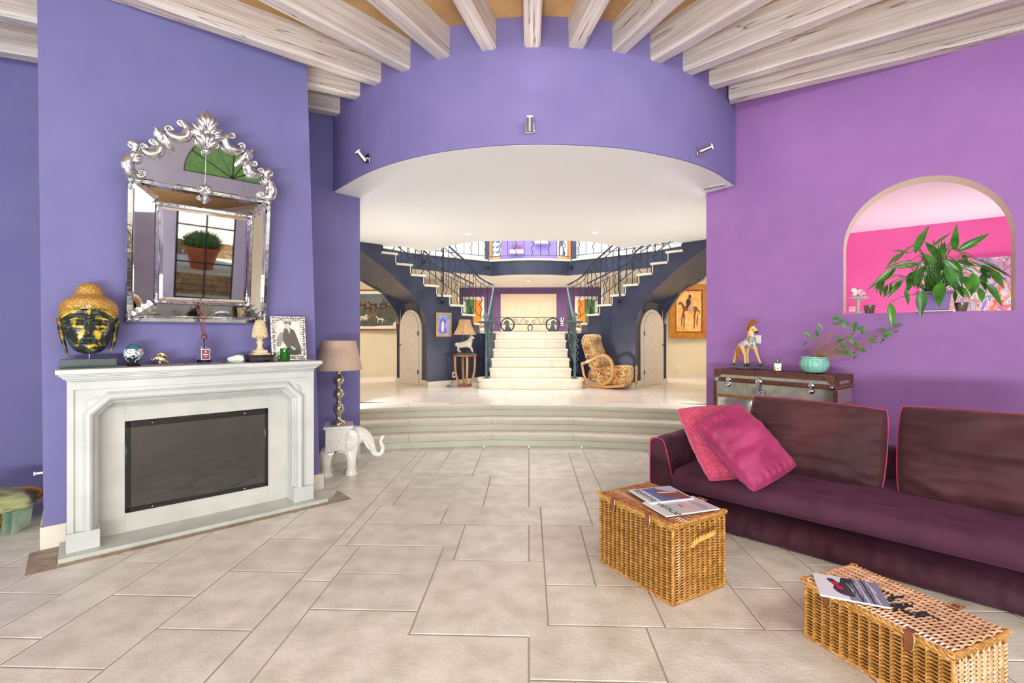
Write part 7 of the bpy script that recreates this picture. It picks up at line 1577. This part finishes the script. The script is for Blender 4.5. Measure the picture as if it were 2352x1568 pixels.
for px, py, z, lb_ in ((1076, 537.5, ZS, 'recessed downlight left in the white soffit'), (1367, 534, ZS, 'recessed downlight right in the white soffit'), (1214, 645, 3.0, 'recessed downlight under the gallery in front of the double door')):
    p = P(px, py, z); g = thing('recessed_downlight', lb_, 'downlight', T(p)); mb = MB(); lathe(mb, [(.045, -.001), (.062, -.004), (.065, 0), (.045, 0)], 24); mb.build('trim_ring', m_plastic, g); mb = MB(); lathe(mb, [(0, -.002), (.045, -.002)], 20); mb.build('lit_disc', m_downglow, g)
p = P(1640, 428.5, ZS); g = thing('air_vent', 'small white rectangular air vent at the right end of the soffit', 'vent', T(p)@RZ(-38)); mb = MB(); box(mb, -.13, .13, -.05, .05, -.008, 0); mb.build('vent_frame', m_plastic, g, bevel=.003)
mb = MB(); box(mb, -.11, .11, -.035, .035, -.010, -.0081); mb.build('vent_grille', PM('grille_grey', (196, 192, 198), (150, 146, 156), 90, .5, stretch=(1, 8, 1)), g)
# ================================================================ TERRACE OUTSIDE THE WINDOWS (seen in the mirror)
m_terr = PM('gravel', (206, 196, 180), (170, 158, 142), 60, .9, bump=.3, bscale=120); m_bl = PM('terrace_stone_block', (150, 124, 84), (176, 148, 106), 8, .9, vcol=True, bump=.5, bscale=30)
TO = TW
mb = MB(); box(mb, -6, 14, -9.5, -.2, -.25, -.06); tag(mb.build('terrace_ground', m_terr, M=TO), kind='structure')
def stonewall(y, z0, z1, x0=-4, x1=12):
    mb = MB(); random.seed(int(-y*10)); z = z0
    while z < z1-.01:
        x = x0-random.uniform(0, .3); hh_ = .14
        while x < x1: w_ = random.uniform(.25, .5); v = random.uniform(.8, 1.1); mb.col = (v, v, v); box(mb, x+.006, x+w_-.006, y-.2, y+random.uniform(0, .02), z+.005, min(z1, z+hh_)-.005); x += w_
        z += hh_
    return mb
tag(stonewall(-1.3, -.06, .5).build('terrace_wall', m_bl, M=TO, bevel=.01), 'low honey stone retaining wall outside the windows, seen in the mirror', 'wall')
mb = MB(); box(mb, -4, 12, -4.6, -1.32, .3, .5); tag(mb.build('gravel_bed', m_terr, M=TO), kind='structure')
tag(stonewall(-4.6, .5, .95).build('terrace_wall', m_bl, M=TO, bevel=.01), 'higher stone terrace wall behind the clay pots outside, seen in the mirror', 'wall')
mb = MB(); mb.add([(-6, -4.8, .95), (14, -4.8, .95), (14, -9.5, 3.2), (-6, -9.5, 3.2)], [(3, 2, 1, 0)]); tag(mb.build('garden_slope', m_terr, M=TO), kind='structure')
m_clay = PM('terracotta', (186, 104, 66), (166, 88, 54), 8, .8); m_shrub = PM('shrub_green', (52, 86, 38), (92, 124, 60), 20, .8)
def shrubm(mb, c, r, n, seed):
    random.seed(seed)
    for i in range(n):
        d = Vector((random.gauss(0, 1), random.gauss(0, 1), random.gauss(0, 1))).normalized(); p = Vector(c)+Vector((d.x*r[0], d.y*r[1], abs(d.z)*r[2]))*random.uniform(.55, 1); e = (d+Vector((0, 0, .6))).normalized(); s_ = e.orthogonal().normalized()*.012; mb.add([p-s_, p+s_, p+e*.07], [(0, 1, 2)])
    ell(mb, (c[0], c[1], c[2]+r[2]*.3), (r[0]*.85, r[1]*.85, r[2]*.6), 14, 8)
for i, (x, y) in enumerate(((3.05, -2.2), (5.05, -2.3), (1.2, -2.1))):
    g = thing('potted_shrub', ['clay pot with clipped green shrub outside the middle window', 'clay pot with clipped green shrub outside the window nearest the pink-piped sofa', 'clay pot with clipped green shrub outside the window farthest from the sofa'][i], 'plant', TO@T(x, y, .5), 'potted shrubs on the terrace')
    mb = MB(); lathe(mb, [(0, 0), (.24, 0), (.36, .48), (.40, .48), (.40, .56), (.35, .56), (.34, .5), (0, .5)], 28); mb.build('clay_pot', m_clay, g); mb = MB(); shrubm(mb, (0, 0, .55), (.46, .46, .42), 1500, i); mb.build('shrub_foliage', m_shrub, g, 0)
mb = MB(); box(mb, -6, 14, -9.6, -9.0, 2.6, 9.0); random.seed(3)
for i in range(9000): x = random.uniform(-6, 14); z = random.uniform(2.6, 9.2); y = -8.95+random.uniform(0, .15); s_ = .05; mb.add([(x, y, z), (x+s_, y+random.uniform(-.03, .05), z+.02), (x+.02, y+random.uniform(-.02, .05), z+s_)], [(0, 1, 2)])
tag(mb.build('garden_hedge', m_shrub, M=TO, smooth=0), 'tall green hedge above the garden slope, seen in the mirror', 'hedge')
